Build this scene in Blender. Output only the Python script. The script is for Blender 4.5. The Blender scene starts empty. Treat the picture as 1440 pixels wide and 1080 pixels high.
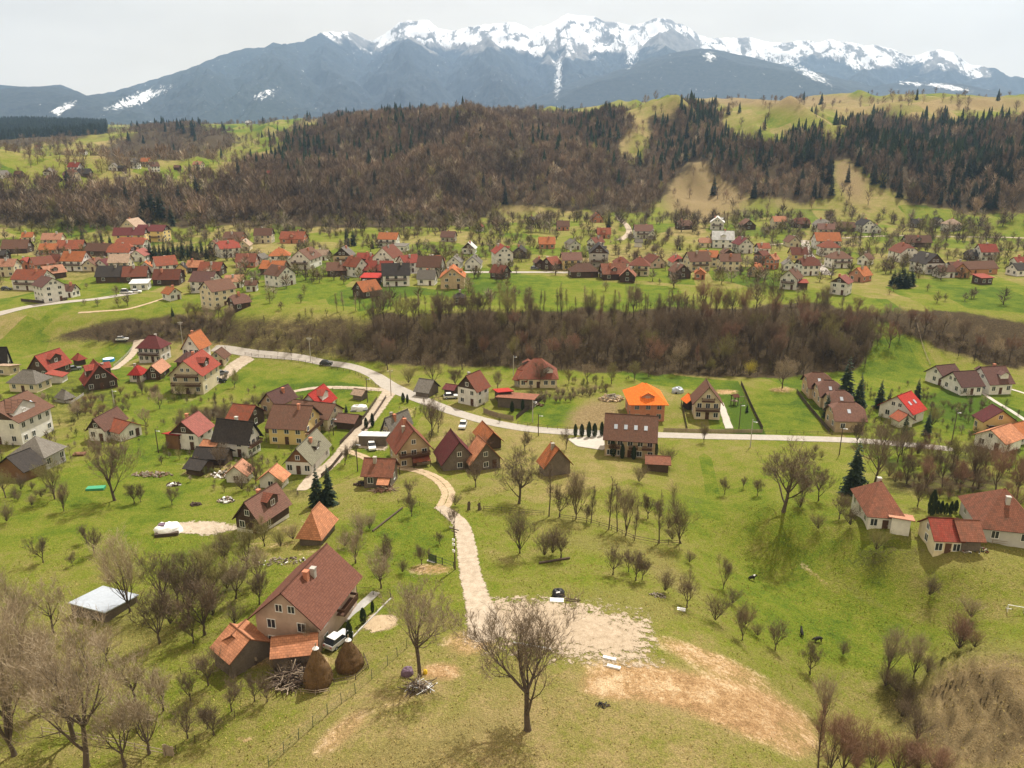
import bpy, math, random
import numpy as np
from mathutils import Vector, Matrix

RAD = math.radians
sc = bpy.context.scene
COL = sc.collection

# ------------------------------------------------------------------ camera
HC = 72.0                      # camera height over the village floor, metres
PITCH = RAD(17.4)
FPX = 1088.0                   # focal length in photograph pixels (1440 wide)
cam_d = bpy.data.cameras.new('camera')
cam_d.sensor_width = 36.0
cam_d.lens = 36.0 * FPX / 1440.0
cam_d.clip_start = 1.0
cam_d.clip_end = 60000.0
cam = bpy.data.objects.new('camera', cam_d)
cam.location = (0, 0, HC)
cam.rotation_euler = (math.pi / 2 - PITCH, 0, 0)
COL.objects.link(cam)
sc.camera = cam

# ------------------------------------------------------------------ sky and sun
SUN_EL, SUN_AZ = RAD(57), RAD(30)          # azimuth: to the right of straight ahead (+Y)
world = bpy.data.worlds.new('World')
sc.world = world
world.use_nodes = True
wn = world.node_tree.nodes
wl = world.node_tree.links
wn.clear()
w_out = wn.new('ShaderNodeOutputWorld')
w_bg = wn.new('ShaderNodeBackground')
w_sky = wn.new('ShaderNodeTexSky')
w_sky.sky_type = 'NISHITA'
w_sky.sun_disc = False
w_sky.sun_elevation = SUN_EL
w_sky.sun_rotation = SUN_AZ
w_sky.altitude = 800
w_sky.dust_density = 2.0
w_tc = wn.new('ShaderNodeTexCoord')
w_map = wn.new('ShaderNodeMapping')
w_map.inputs['Scale'].default_value = (1.6, 1.6, 5.0)
w_no = wn.new('ShaderNodeTexNoise')
w_no.inputs['Scale'].default_value = 2.2
w_no.inputs['Detail'].default_value = 6
w_no.inputs['Roughness'].default_value = 0.55
w_ramp = wn.new('ShaderNodeValToRGB')
w_ramp.color_ramp.elements[0].position = 0.30
w_ramp.color_ramp.elements[0].color = (10.4, 8.5, 6.0, 1)
w_ramp.color_ramp.elements[1].position = 0.70
w_ramp.color_ramp.elements[1].color = (12.8, 10.9, 8.2, 1)
w_mix = wn.new('ShaderNodeMixRGB')
w_mix.inputs[0].default_value = 0.96       # thin overcast over the blue
wl.new(w_tc.outputs['Generated'], w_map.inputs[0])
wl.new(w_map.outputs[0], w_no.inputs['Vector'])
wl.new(w_no.outputs['Fac'], w_ramp.inputs[0])
wl.new(w_sky.outputs[0], w_mix.inputs[1])
wl.new(w_ramp.outputs[0], w_mix.inputs[2])
wl.new(w_mix.outputs[0], w_bg.inputs[0])
w_bg.inputs[1].default_value = 0.074
wl.new(w_bg.outputs[0], w_out.inputs[0])

sun_d = bpy.data.lights.new('sun', 'SUN')
sun_d.energy = 5.0
sun_d.angle = RAD(0.6)
sun_d.color = (1.0, 0.95, 0.86)
sun = bpy.data.objects.new('sun', sun_d)
sdir = Vector((math.sin(SUN_AZ) * math.cos(SUN_EL), math.cos(SUN_AZ) * math.cos(SUN_EL), math.sin(SUN_EL)))
sun.rotation_euler = sdir.to_track_quat('Z', 'Y').to_euler()
sun.location = (0, 0, 400)
COL.objects.link(sun)

sc.view_settings.view_transform = 'Standard'
sc.view_settings.look = 'None'
sc.view_settings.gamma = 1.0
sc.view_settings.use_curve_mapping = False
sc.view_settings.exposure = 0.44
sc.cycles.use_denoising = True
sc.cycles.max_bounces = 6
sc.cycles.diffuse_bounces = 2
sc.cycles.glossy_bounces = 2
sc.cycles.transmission_bounces = 2
sc.cycles.volume_bounces = 1
sc.cycles.transparent_max_bounces = 12

# ------------------------------------------------------------------ numpy noise
def _hash(ix, iy, s):
    h = (ix.astype(np.int64) * 374761393 + iy.astype(np.int64) * 668265263 + s * 974634777) & 0xffffffff
    h = ((h ^ (h >> 13)) * 1274126177) & 0xffffffff
    h = h ^ (h >> 16)
    return (h & 0xffffff) / float(0xffffff)

def vnoise(x, y, s=0):
    x = np.asarray(x, float); y = np.asarray(y, float)
    ix = np.floor(x); iy = np.floor(y)
    fx = x - ix; fy = y - iy
    fx = fx * fx * fx * (fx * (fx * 6 - 15) + 10)
    fy = fy * fy * fy * (fy * (fy * 6 - 15) + 10)
    a = _hash(ix, iy, s); b = _hash(ix + 1, iy, s)
    c = _hash(ix, iy + 1, s); d = _hash(ix + 1, iy + 1, s)
    return (a * (1 - fx) + b * fx) * (1 - fy) + (c * (1 - fx) + d * fx) * fy

def fbm(x, y, octv=4, s=0, gain=0.5):
    t = 0; a = 1.0; n = 0
    for k in range(octv):
        t = t + a * vnoise(x, y, s + k * 17); n += a
        x = x * 2.03 + 11.3; y = y * 2.03 + 5.7; a *= gain
    return t / n

def ridged(x, y, octv=5, s=0):
    t = 0; a = 1.0; n = 0
    for k in range(octv):
        t = t + a * (1 - np.abs(2 * vnoise(x, y, s + k * 13) - 1)); n += a
        x = x * 2.07 + 3.1; y = y * 2.07 + 7.9; a *= 0.52
    return t / n

# ------------------------------------------------------------------ pixel <-> place
SP, CP = math.sin(PITCH), math.cos(PITCH)
def pixdir(px, py):
    u = (px - 720.0) / FPX; v = (py - 540.0) / FPX
    dx = u; dy = CP - v * SP; dz = -SP - v * CP
    hd = math.hypot(dx, dy)
    return math.atan2(dx, dy), -dz / hd          # azimuth, downward slope

def project(x, y, z):
    dz = z - HC
    dep = y * CP - dz * SP
    u = x / dep; v = (-y * SP - dz * CP) / dep
    return 720 + FPX * u, 540 + FPX * v, dep

# ------------------------------------------------------------------ terrain heights
# control points: pixel of the photograph with the height ('z') or the ground distance ('D') of the place seen there
CT = []
def cz(z, *pts):
    for p in pts:
        az, sl = pixdir(*p); D = (HC - z) / sl; CT.append((az, math.log(D), z))
def cd(D, *pts):
    for p in pts:
        az, sl = pixdir(*p); CT.append((az, math.log(D), HC - D * sl))
# foreground hill, hollow to the right, mound of the white houses
cz(4, (-60, 1080), (200, 1010)); cz(2, (60, 900), (-80, 880)); cz(2, (110, 780), (20, 720), (-80, 700))
cz(6, (360, 1080), (420, 870), (330, 930)); cz(8.5, (742, 1026), (600, 960), (500, 1040), (720, 1090), (860, 1080))
cz(7.5, (650, 850), (560, 860)); cz(5.2, (650, 740), (560, 770)); cz(3, (625, 690), (500, 720)); cz(1.2, (560, 660))
cz(8.6, (800, 870), (880, 940)); cz(8, (1000, 1000)); cz(6.5, (1100, 1075), (1060, 1000)); cz(3.8, (1130, 1040))
cz(7.6, (840, 830)); cz(6.4, (760, 780)); cz(3.8, (700, 700)); cz(4.6, (830, 745)); cz(2.4, (960, 775))
cz(6.0, (950, 850)); cz(2.6, (1010, 845)); cz(4.2, (1050, 925)); cz(-1.2, (1110, 890)); cz(-3.4, (1180, 960), (1160, 870)); cz(-4.2, (1265, 1010))
cz(-3.2, (1100, 800), (1200, 860)); cz(-1.5, (1030, 770)); cz(-0.5, (1000, 700)); cz(0.6, (940, 665)); cz(3.6, (1100, 715)); cz(1.0, (1050, 640), (1130, 640))
cz(5.6, (1240, 742), (1330, 778), (1300, 730), (1215, 730), (1275, 735), (1290, 750)); cz(6.2, (1440, 745), (1540, 760), (1380, 775)); cz(4.2, (1240, 765), (1330, 800)); cz(-0.8, (1260, 838), (1340, 885)); cz(3.0, (1420, 850), (1540, 860))
cz(5.6, (1420, 700)); cz(3.0, (1180, 725)); cz(-2.6, (1285, 930)); cz(4.5, (1355, 930)); cz(7.5, (1420, 950), (1420, 1060), (1540, 1000)); cz(1.5, (1310, 1060)); cz(-2.5, (1240, 1080))
# village floor
cz(0.5, (0, 650), (-80, 640), (240, 660), (420, 690)); cz(0, (0, 590), (130, 600), (240, 610), (450, 620), (600, 570), (700, 630), (800, 620), (1000, 615), (1150, 605), (1300, 605), (1450, 625), (1540, 620))
cz(2.2, (870, 690), (790, 700)); cz(1, (880, 650))
cz(0, (-80, 520), (100, 530), (230, 510), (350, 512), (480, 530), (620, 535), (760, 540), (900, 540), (1050, 540), (1200, 545), (1330, 545), (1540, 550))
# terrace bank: toe and lip
cz(0.2, (-80, 487), (40, 485), (150, 484), (260, 486)); cz(7.5, (-80, 446), (40, 446), (150, 444), (260, 442))
for x in range(350, 1560, 110):
    cz(0.4, (x, 507 if x < 1150 else 515)); cz(11.4, (x, 442 if x < 1150 else 440)); cz(11.7, (x, 428))
# terrace village
for x in range(-80, 1560, 160):
    cz(9.0 if x < 250 else 12, (x, 408)); cz(12, (x, 378)); cz(12.5, (x, 350)); cz(13, (x, 328)); 
for x in range(700, 1560, 120): cz(14.5, (x, 316))
# wooded hill: foot, face, crest (right two thirds)
for x in range(700, 1560, 105):
    k = 8 * math.sin(x * 0.021)
    cd(660 + k, (x, 303)); cd(760 + 2 * k, (x, 262 + 0.4 * k)); cd(850 + 3 * k, (x, 226)); cd(945 + 3 * k, (x, 190))
for x, y in ((700, 172), (780, 170), (860, 170), (930, 162), (1000, 156), (1080, 156), (1160, 160), (1240, 158), (1320, 160), (1400, 172), (1500, 178)):
    cd(1060, (x, y))
for x, y in ((600, 172), (700, 170), (800, 169), (880, 168)): cd(1250, (x, y))
for x, y in ((1000, 142), (1090, 147), (1200, 140), (1320, 142), (1420, 150), (1540, 156)): cd(1300, (x, y))
for x, y in ((1000, 137), (1100, 138), (1200, 134), (1320, 137), (1440, 140), (1540, 142)): cd(1600, (x, y))
for x, y in ((700, 170), (900, 165), (1100, 150), (1300, 150), (1540, 152)): cd(2200, (x, y))
# left part: low wooded ridge, small valley behind, rising pastures
for x, y in ((-80, 300), (80, 300), (220, 300), (360, 300), (500, 300), (610, 302)): cd(640, (x, y))
for x, y in ((-80, 272), (80, 272), (220, 274), (360, 268), (500, 255), (610, 245)): cd(740, (x, y))
for x, y in ((-80, 255), (80, 254), (220, 252), (340, 246)): cd(930, (x, y))
for x, y in ((470, 225), (600, 212)): cd(890, (x, y))
for x, y in ((-80, 236), (80, 232), (220, 228), (340, 222)): cd(1130, (x, y))
for x, y in ((460, 190), (560, 180), (640, 180)): cd(1060, (x, y))
for x, y in ((490, 166), (540, 160), (600, 172)): cd(1190, (x, y))
for x, y in ((-80, 214), (60, 208), (180, 200), (300, 196), (400, 188)): cd(1400, (x, y))
for x, y in ((-80, 206), (60, 198), (150, 190), (230, 178), (320, 174), (400, 172), (450, 168)): cd(1650, (x, y))
for x, y in ((-80, 196), (60, 194), (160, 188), (260, 180), (400, 176), (520, 174)): cd(2100, (x, y))
for x, y in ((-80, 176), (0, 174), (60, 173), (130, 176), (220, 180), (400, 180)): cd(2700, (x, y))
for x in (-80, 200, 500, 800, 1100, 1540): cd(4200, (x, 178)); cd(5600, (x, 184))
CT = np.array(CT)
CT = CT[np.concatenate([[True], [all(abs(CT[i, 0] - CT[:i, 0]) + abs(CT[i, 1] - CT[:i, 1]) > 1e-3) for i in range(1, len(CT))]])]
_c = 0.02
def _ker(r2): return np.sqrt(r2 + _c * _c)
_n = len(CT)
_A = np.zeros((_n + 3, _n + 3))
_zs = np.where(CT[:, 1] < math.log(320), CT[:, 2] / 1.0, CT[:, 2])
_d2 = (CT[:, None, 0] - CT[None, :, 0]) ** 2 + (CT[:, None, 1] - CT[None, :, 1]) ** 2
_A[:_n, :_n] = _ker(_d2) - np.eye(_n) * 0.002
_Pm = np.c_[np.ones(_n), CT[:, 0], CT[:, 1]]
_A[:_n, _n:] = _Pm; _A[_n:, :_n] = _Pm.T
_w = np.linalg.solve(_A, np.r_[_zs, 0, 0, 0])

NA, ND = 460, 560
AZ0, AZ1 = RAD(-54), RAD(54)
L0, L1 = math.log(26), math.log(5600)
gaz = np.linspace(AZ0, AZ1, NA); gl = np.linspace(L0, L1, ND)
GA, GL = np.meshgrid(gaz, gl, indexing='ij')
def _rbf(a, l):
    a = np.clip(a, RAD(-43), RAD(43))
    out = np.zeros(a.shape)
    for i in range(_n):
        out += _w[i] * np.sqrt((a - CT[i, 0]) ** 2 + (l - CT[i, 1]) ** 2 + _c * _c)
    return out + _w[_n] + _w[_n + 1] * a + _w[_n + 2] * l
GD = np.exp(GL)
GX = GD * np.sin(GA); GY = GD * np.cos(GA)
GZ = _rbf(GA, np.clip(GL, math.log(55), None))
# relief: small bumps near, gullies on the hills
GZ += (fbm(GX / 14, GY / 14, 3, 5) - 0.5) * 0.7 * np.clip((180 - GD) / 60, 0.25, 1)
hillw = np.clip((GD - 650) / 150, 0, 1)
GZ += (ridged(GX / 130, GY / 300, 3, 9) - 0.6) * 40 * hillw * np.clip((1900 - GD) / 500, 0.2, 1)
_wx = GX + (fbm(GX / 300, GY / 300, 2, 27) - 0.5) * 160
_sp = (1 - np.abs(2 * vnoise(_wx / 150, GY / 1400, 29) - 1)) - 0.5
GZ += _sp * 52 * np.clip((GD - 670) / 160, 0, 1) * np.clip((1180 - GD) / 160, 0, 1)
GZ += (fbm(GX / 40, GY / 40, 3, 21) - 0.5) * 6 * hillw
# terraced sheep steps on the brown bank lower right
_px, _py, _dep = project(GX, GY, GZ)
_m = np.clip((_px - 1262) / 60, 0, 1) * np.clip((_py - 885) / 30, 0, 1)
GZ += _m * 3.6 * (np.abs(((GZ * 0.55 + fbm(GX / 7, GY / 7, 3, 3) * 1.6) % 1.0) - 0.5) - 0.25)
_m = np.clip(1 - np.hypot((_px - 1270) / 190, (_py - 790) / 60), 0, 1)
GZ += _m * (fbm(GX / 1.8, GY / 1.8, 3, 8) - 0.5) * 2.0

def ground(x, y):
    a = math.atan2(x, y); l = math.log(max(27.0, math.hypot(x, y)))
    fa = min(max((a - AZ0) / (AZ1 - AZ0) * (NA - 1), 0), NA - 1.001)
    fl = min(max((l - L0) / (L1 - L0) * (ND - 1), 0), ND - 1.001)
    i = int(fa); j = int(fl); fa -= i; fl -= j
    return float((GZ[i, j] * (1 - fa) + GZ[i + 1, j] * fa) * (1 - fl) + (GZ[i, j + 1] * (1 - fa) + GZ[i + 1, j + 1] * fa) * fl)

def P(px, py, h=0.0):
    """ground point seen at a pixel (or the point h metres above the ground seen there)"""
    az, sl = pixdir(px, py)
    fa = min(max((az - AZ0) / (AZ1 - AZ0) * (NA - 1), 0), NA - 1.001)
    i = int(fa); fa -= i
    colz = GZ[i] * (1 - fa) + GZ[i + 1] * fa + h
    D = np.exp(gl)
    df = (HC - D * sl) - colz
    k = np.where((df[1:] <= 0) & (df[:-1] > 0))[0]
    if len(k) == 0:
        d = D[-2]
    else:
        k = k[0]; t = df[k] / (df[k] - df[k + 1]); d = D[k] + t * (D[k + 1] - D[k])
    x, y = d * math.sin(az), d * math.cos(az)
    return Vector((x, y, ground(x, y)))

def pxm(p):
    """photograph pixels per metre at a place"""
    return FPX / (p[1] * CP - (p[2] - HC) * SP)

# ------------------------------------------------------------------ materials
MATS = {}
def nodes(name):
    m = bpy.data.materials.new(name); m.use_nodes = True
    nt = m.node_tree; nt.nodes.clear()
    out = nt.nodes.new('ShaderNodeOutputMaterial')
    b = nt.nodes.new('ShaderNodeBsdfPrincipled')
    b.inputs['Roughness'].default_value = 0.85
    b.inputs['Specular IOR Level'].default_value = 0.25
    nt.links.new(b.outputs[0], out.inputs[0])
    MATS[name] = m
    return m, nt, b
def N(nt, kind, **kw):
    n = nt.nodes.new(kind)
    for k, v in kw.items():
        if k.startswith('_'): setattr(n, k[1:], v)
        else: n.inputs[k.replace('__', ' ')].default_value = v
    return n
def noise(nt, scale, detail=4, rough=0.55, vec=None, dist=0):
    n = N(nt, 'ShaderNodeTexNoise', Scale=scale, Detail=detail, Roughness=rough, Distortion=dist)
    if vec is not None: nt.links.new(vec, n.inputs['Vector'])
    return n.outputs['Fac']
def ramp(nt, fac, stops):
    r = nt.nodes.new('ShaderNodeValToRGB')
    e = r.color_ramp.elements
    while len(e) < len(stops): e.new(0.5)
    for q, (p, c) in zip(e, stops):
        q.position = p; q.color = (c, c, c, 1) if isinstance(c, (int, float)) else (*c, 1)
    nt.links.new(fac, r.inputs[0])
    return r.outputs[0]
def mix(nt, fac, a, b, mode='MIX'):
    m = nt.nodes.new('ShaderNodeMixRGB'); m.blend_type = mode
    for i, v in ((0, fac), (1, a), (2, b)):
        if isinstance(v, (int, float)): m.inputs[i].default_value = v
        elif isinstance(v, tuple): m.inputs[i].default_value = (*v, 1)
        else: nt.links.new(v, m.inputs[i])
    return m.outputs[0]
def math_(nt, op, a, b=0.0, clamp=False):
    m = nt.nodes.new('ShaderNodeMath'); m.operation = op; m.use_clamp = clamp
    for i, v in ((0, a), (1, b)):
        if isinstance(v, (int, float)): m.inputs[i].default_value = v
        else: nt.links.new(v, m.inputs[i])
    return m.outputs[0]
def bump(nt, b, h, strength, dist):
    n = N(nt, 'ShaderNodeBump', Strength=strength, Distance=dist)
    nt.links.new(h, n.inputs['Height']); nt.links.new(n.outputs[0], b.inputs['Normal'])

def simple(name, col, var=0.25, scale=3.0, rough=0.85, rnd=0.15, metal=0.0, spec=0.25, bmp=0.0):
    """plain surface with mottling, streaks and a per-object shade"""
    m, nt, b = nodes(name)
    tc = nt.nodes.new('ShaderNodeTexCoord').outputs['Object']
    n1 = noise(nt, scale, 5, 0.6, tc); n2 = noise(nt, scale * 0.17, 2, 0.5, tc)
    f = math_(nt, 'ADD', math_(nt, 'MULTIPLY', n1, 0.6), math_(nt, 'MULTIPLY', n2, 0.4))
    f = ramp(nt, f, [(0.3, 1 - var), (0.7, 1 + var * 0.6)])
    oi = nt.nodes.new('ShaderNodeObjectInfo').outputs['Random']
    f2 = math_(nt, 'ADD', math_(nt, 'MULTIPLY', oi, 2 * rnd), 1 - rnd)
    c = mix(nt, 1.0, col, f, 'MULTIPLY'); c = mix(nt, 1.0, c, f2, 'MULTIPLY')
    nt.links.new(c, b.inputs['Base Color'])
    b.inputs['Roughness'].default_value = rough; b.inputs['Metallic'].default_value = metal
    b.inputs['Specular IOR Level'].default_value = spec
    if bmp: bump(nt, b, n1, bmp, 0.05)
    return m

def roof_mat(name, col, weather=0.35, course=0.35, tint=(0.10, 0.08, 0.06), rough=0.75, pan=0.22):
    """tiles: courses and pans from the roof's own UV in metres, tile-by-tile shade, weather stains"""
    m, nt, b = nodes(name)
    uv = nt.nodes.new('ShaderNodeUVMap').outputs[0]
    br = N(nt, 'ShaderNodeTexBrick', Scale=1.0, Mortar__Size=0.022, Mortar__Smooth=0.3, Bias=0.0)
    br.inputs['Brick Width'].default_value = pan; br.inputs['Row Height'].default_value = course
    br.inputs['Color1'].default_value = (0.8, 0.8, 0.8, 1); br.inputs['Color2'].default_value = (1.12, 1.12, 1.12, 1)
    br.inputs['Mortar'].default_value = (0.45, 0.45, 0.45, 1)
    nt.links.new(uv, br.inputs['Vector'])
    tc = nt.nodes.new('ShaderNodeTexCoord').outputs['Object']
    st = ramp(nt, noise(nt, 0.9, 6, 0.65, tc), [(0.42, 0.0), (0.72, 1.0)])
    oi = nt.nodes.new('ShaderNodeObjectInfo').outputs['Random']
    f2 = math_(nt, 'ADD', math_(nt, 'MULTIPLY', oi, 0.35), 0.68)
    c = mix(nt, 1.0, col, br.outputs['Color'], 'MULTIPLY')
    c = mix(nt, math_(nt, 'MULTIPLY', st, weather), c, tint)
    c = mix(nt, 1.0, c, f2, 'MULTIPLY')
    nt.links.new(c, b.inputs['Base Color'])
    b.inputs['Roughness'].default_value = max(rough, 0.8); b.inputs['Specular IOR Level'].default_value = 0.08
    bump(nt, b, br.outputs['Color'], 0.5, 0.04)
    return m

# roofs
roof_mat('r_red', (0.30, 0.062, 0.042), 0.4, 0.4, rough=0.5, pan=0.3)
roof_mat('r_bright', (0.46, 0.045, 0.035), 0.15, 0.4, rough=0.45, pan=0.3)
roof_mat('r_pink', (0.33, 0.115, 0.095), 0.3, 0.4)
roof_mat('r_orange', (0.46, 0.155, 0.06), 0.45, 0.35)
roof_mat('r_vivid', (0.85, 0.19, 0.03), 0.05, 0.38)
roof_mat('r_redorange', (0.34, 0.10, 0.055), 0.6)
roof_mat('r_redbrown', (0.22, 0.075, 0.048), 0.45)
roof_mat('r_brown', (0.17, 0.088, 0.06), 0.3)
roof_mat('r_house', (0.165, 0.072, 0.05), 0.2, 0.35, (0.2, 0.1, 0.08), rough=0.6, pan=0.2)
roof_mat('r_maroon', (0.16, 0.045, 0.045), 0.25, rough=0.55)
roof_mat('r_purple', (0.15, 0.078, 0.068), 0.2, rough=0.55)
roof_mat('r_mauve', (0.20, 0.105, 0.08), 0.3)
roof_mat('r_dark', (0.055, 0.048, 0.045), 0.25, rough=0.6)
roof_mat('r_grey', (0.22, 0.20, 0.175), 0.3)
roof_mat('r_olive', (0.25, 0.235, 0.17), 0.15)
roof_mat('r_salmon', (0.50, 0.25, 0.16), 0.3)
roof_mat('r_tan', (0.46, 0.33, 0.24), 0.35)
roof_mat('r_white', (0.62, 0.62, 0.62), 0.25, 1.2, (0.3, 0.28, 0.25), pan=0.8)
roof_mat('r_oldtile', (0.55, 0.24, 0.13), 0.55, 0.34, (0.22, 0.11, 0.07), pan=0.5)
roof_mat('r_oldbrown', (0.30, 0.12, 0.075), 0.6, 0.34, (0.10, 0.07, 0.05), pan=0.3)
# walls
simple('w_white', (0.72, 0.70, 0.66), 0.26, 0.8)
simple('w_grey', (0.45, 0.44, 0.42), 0.15, 1.2)
simple('w_cream', (0.62, 0.54, 0.38), 0.26, 0.8)
simple('w_yellow', (0.66, 0.50, 0.22), 0.1, 1.2)
simple('w_tan', (0.50, 0.38, 0.24), 0.26, 0.8)
simple('w_pink', (0.50, 0.37, 0.29), 0.26, 0.8)
simple('w_orange', (0.48, 0.24, 0.12), 0.2, 1.2)
simple('w_stone', (0.36, 0.32, 0.27), 0.4, 2.5)
simple('w_wood', (0.075, 0.048, 0.032), 0.4, 4.0)
simple('w_oldwood', (0.16, 0.13, 0.105), 0.4, 4.0)
simple('w_brownwood', (0.20, 0.105, 0.05), 0.3, 4.0)
m, nt, b = nodes('w_brick')
tc = nt.nodes.new('ShaderNodeTexCoord').outputs['Object']
br = N(nt, 'ShaderNodeTexBrick', Scale=2.2)
br.inputs['Color1'].default_value = (0.42, 0.13, 0.07, 1); br.inputs['Color2'].default_value = (0.50, 0.19, 0.10, 1)
br.inputs['Mortar'].default_value = (0.4, 0.3, 0.24, 1)
vt = N(nt, 'ShaderNodeMapping'); vt.inputs['Rotation'].default_value = (math.pi / 2, 0, 0)
nt.links.new(tc, vt.inputs[0]); nt.links.new(vt.outputs[0], br.inputs['Vector'])
nt.links.new(mix(nt, 0.35, br.outputs[0], ramp(nt, noise(nt, 1.5, 4, 0.6, tc), [(0.3, (0.3, 0.1, 0.06)), (0.7, (0.55, 0.25, 0.15))])), b.inputs['Base Color'])
simple('frame_white', (0.72, 0.72, 0.70), 0.05, 2, rnd=0.05)
simple('frame_brown', (0.09, 0.045, 0.025), 0.2, 2)
simple('glass', (0.025, 0.03, 0.038), 0.3, 1.0, rough=0.08, spec=0.6)
simple('concrete', (0.42, 0.40, 0.37), 0.25, 2)
simple('timber', (0.30, 0.235, 0.17), 0.35, 6)
simple('dark_timber', (0.085, 0.06, 0.045), 0.35, 6)
simple('metal_dark', (0.03, 0.035, 0.03), 0.2, 4, rough=0.5)
simple('metal_green', (0.05, 0.085, 0.055), 0.2, 4, rough=0.5)
simple('metal_zinc', (0.42, 0.46, 0.52), 0.2, 2, rough=0.4, metal=0.4)
simple('plastic_white', (0.78, 0.78, 0.78), 0.12, 4, rough=0.5)
simple('plastic_dark', (0.02, 0.02, 0.022), 0.4, 6, rough=0.5)
simple('plastic_yellow', (0.75, 0.5, 0.02), 0.1, 4, rough=0.5)
simple('plastic_blue', (0.02, 0.25, 0.55), 0.1, 4, rough=0.4)
simple('plastic_green', (0.05, 0.30, 0.16), 0.1, 4, rough=0.5)
simple('plastic_purple', (0.14, 0.09, 0.13), 0.2, 4, rough=0.6)
simple('hay', (0.13, 0.075, 0.032), 0.5, 9, bmp=1.0)
simple('paint_white', (0.75, 0.75, 0.75), 0.05, 2, rough=0.3, spec=0.5)
simple('paint_grey', (0.16, 0.17, 0.19), 0.05, 2, rough=0.3, spec=0.5)
simple('paint_dark', (0.03, 0.032, 0.036), 0.05, 2, rough=0.3, spec=0.5)
simple('paint_red', (0.40, 0.03, 0.03), 0.05, 2, rough=0.3, spec=0.5)
simple('rubber', (0.012, 0.012, 0.012), 0.1, 4)
simple('rock', (0.30, 0.26, 0.21), 0.4, 5)
simple('bark', (0.10, 0.074, 0.052), 0.4, 5, rnd=0.2)
simple('twig', (0.16, 0.118, 0.078), 0.3, 2, rnd=0.25)
simple('twig_red', (0.24, 0.14, 0.095), 0.3, 2, rnd=0.2)
simple('twig_pale', (0.36, 0.285, 0.19), 0.3, 2, rnd=0.2)
simple('twig_olive', (0.24, 0.215, 0.085), 0.3, 2, rnd=0.2)
simple('twig_yellow', (0.50, 0.42, 0.06), 0.2, 2, rnd=0.1)
simple('needle', (0.03, 0.05, 0.024), 0.4, 2, rnd=0.25)
simple('thuja', (0.026, 0.042, 0.016), 0.4, 5, rnd=0.2)
simple('skin_dark', (0.018, 0.016, 0.015), 0.3, 4)

# ------------------------------------------------------------------ helpers for objects
def link(o, parent=None):
    COL.objects.link(o)
    if parent is not None: o.parent = parent
    return o
def tag(o, label=None, cat=None, group=None, kind=None):
    if label: o['label'] = label
    if cat: o['category'] = cat
    if group: o['group'] = group
    if kind: o['kind'] = kind
    return o
def empty(name, loc, rz=0.0):
    o = bpy.data.objects.new(name, None); o.location = loc; o.rotation_euler = (0, 0, rz)
    o.empty_display_size = 0.5
    return link(o)
class MB:
    """collects shapes for ONE mesh"""
    def __init__(s): s.v = []; s.f = []; s.uv = []; s.mi = []; s.cm = 0
    def face(s, pts, uv=None):
        k = len(s.v); s.v += [tuple(p) for p in pts]; s.f.append(tuple(range(k, k + len(pts))))
        s.uv += uv if uv else [(0.0, 0.0)] * len(pts); s.mi.append(s.cm)
    def box(s, x0, x1, y0, y1, z0, z1):
        c = [(x0, y0, z0), (x1, y0, z0), (x1, y1, z0), (x0, y1, z0), (x0, y0, z1), (x1, y0, z1), (x1, y1, z1), (x0, y1, z1)]
        for q in ((0, 3, 2, 1), (4, 5, 6, 7), (0, 1, 5, 4), (1, 2, 6, 5), (2, 3, 7, 6), (3, 0, 4, 7)): s.face([c[i] for i in q])
    def bar(s, a, b, r0, r1=None, n=5):
        a = Vector(a); b = Vector(b); r1 = r0 if r1 is None else r1
        d = (b - a).normalized(); u = d.orthogonal().normalized(); w = d.cross(u)
        A = []; B = []
        for k in range(n):
            t = 2 * math.pi * k / n; e = u * math.cos(t) + w * math.sin(t)
            A.append(a + e * r0); B.append(b + e * r1)
        for k in range(n): s.face([A[k], A[(k + 1) % n], B[(k + 1) % n], B[k]])
        s.face(B); s.face(A[::-1])
    def slab(s, pts, th, uv=None):
        """polygon with thickness th downwards along its normal; uv for the top"""
        p = [Vector(q) for q in pts]
        n = (p[1] - p[0]).cross(p[2] - p[0]).normalized()
        if n.z < 0: n = -n
        q = [a - n * th for a in p]
        s.face(p, uv); s.face(q[::-1])
        for i in range(len(p)):
            j = (i + 1) % len(p); s.face([p[i], q[i], q[j], p[j]])
    def mesh(s, name, mats):
        me = bpy.data.meshes.new(name)
        me.from_pydata(s.v, [], s.f)
        for m in (mats if isinstance(mats, (list, tuple)) else [mats]): me.materials.append(MATS[m])
        ul = me.uv_layers.new(name='UVMap')
        ul.data.foreach_set('uv', np.array(s.uv, float).ravel())
        if any(s.mi): me.polygons.foreach_set('material_index', s.mi)
        me.update()
        return me
    def build(s, name, mats, parent=None, loc=None, smooth=False):
        me = s.mesh(name, mats)
        if smooth: me.polygons.foreach_set('use_smooth', [True] * len(me.polygons))
        o = bpy.data.objects.new(name, me)
        if loc is not None: o.location = loc
        return link(o, parent)

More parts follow.
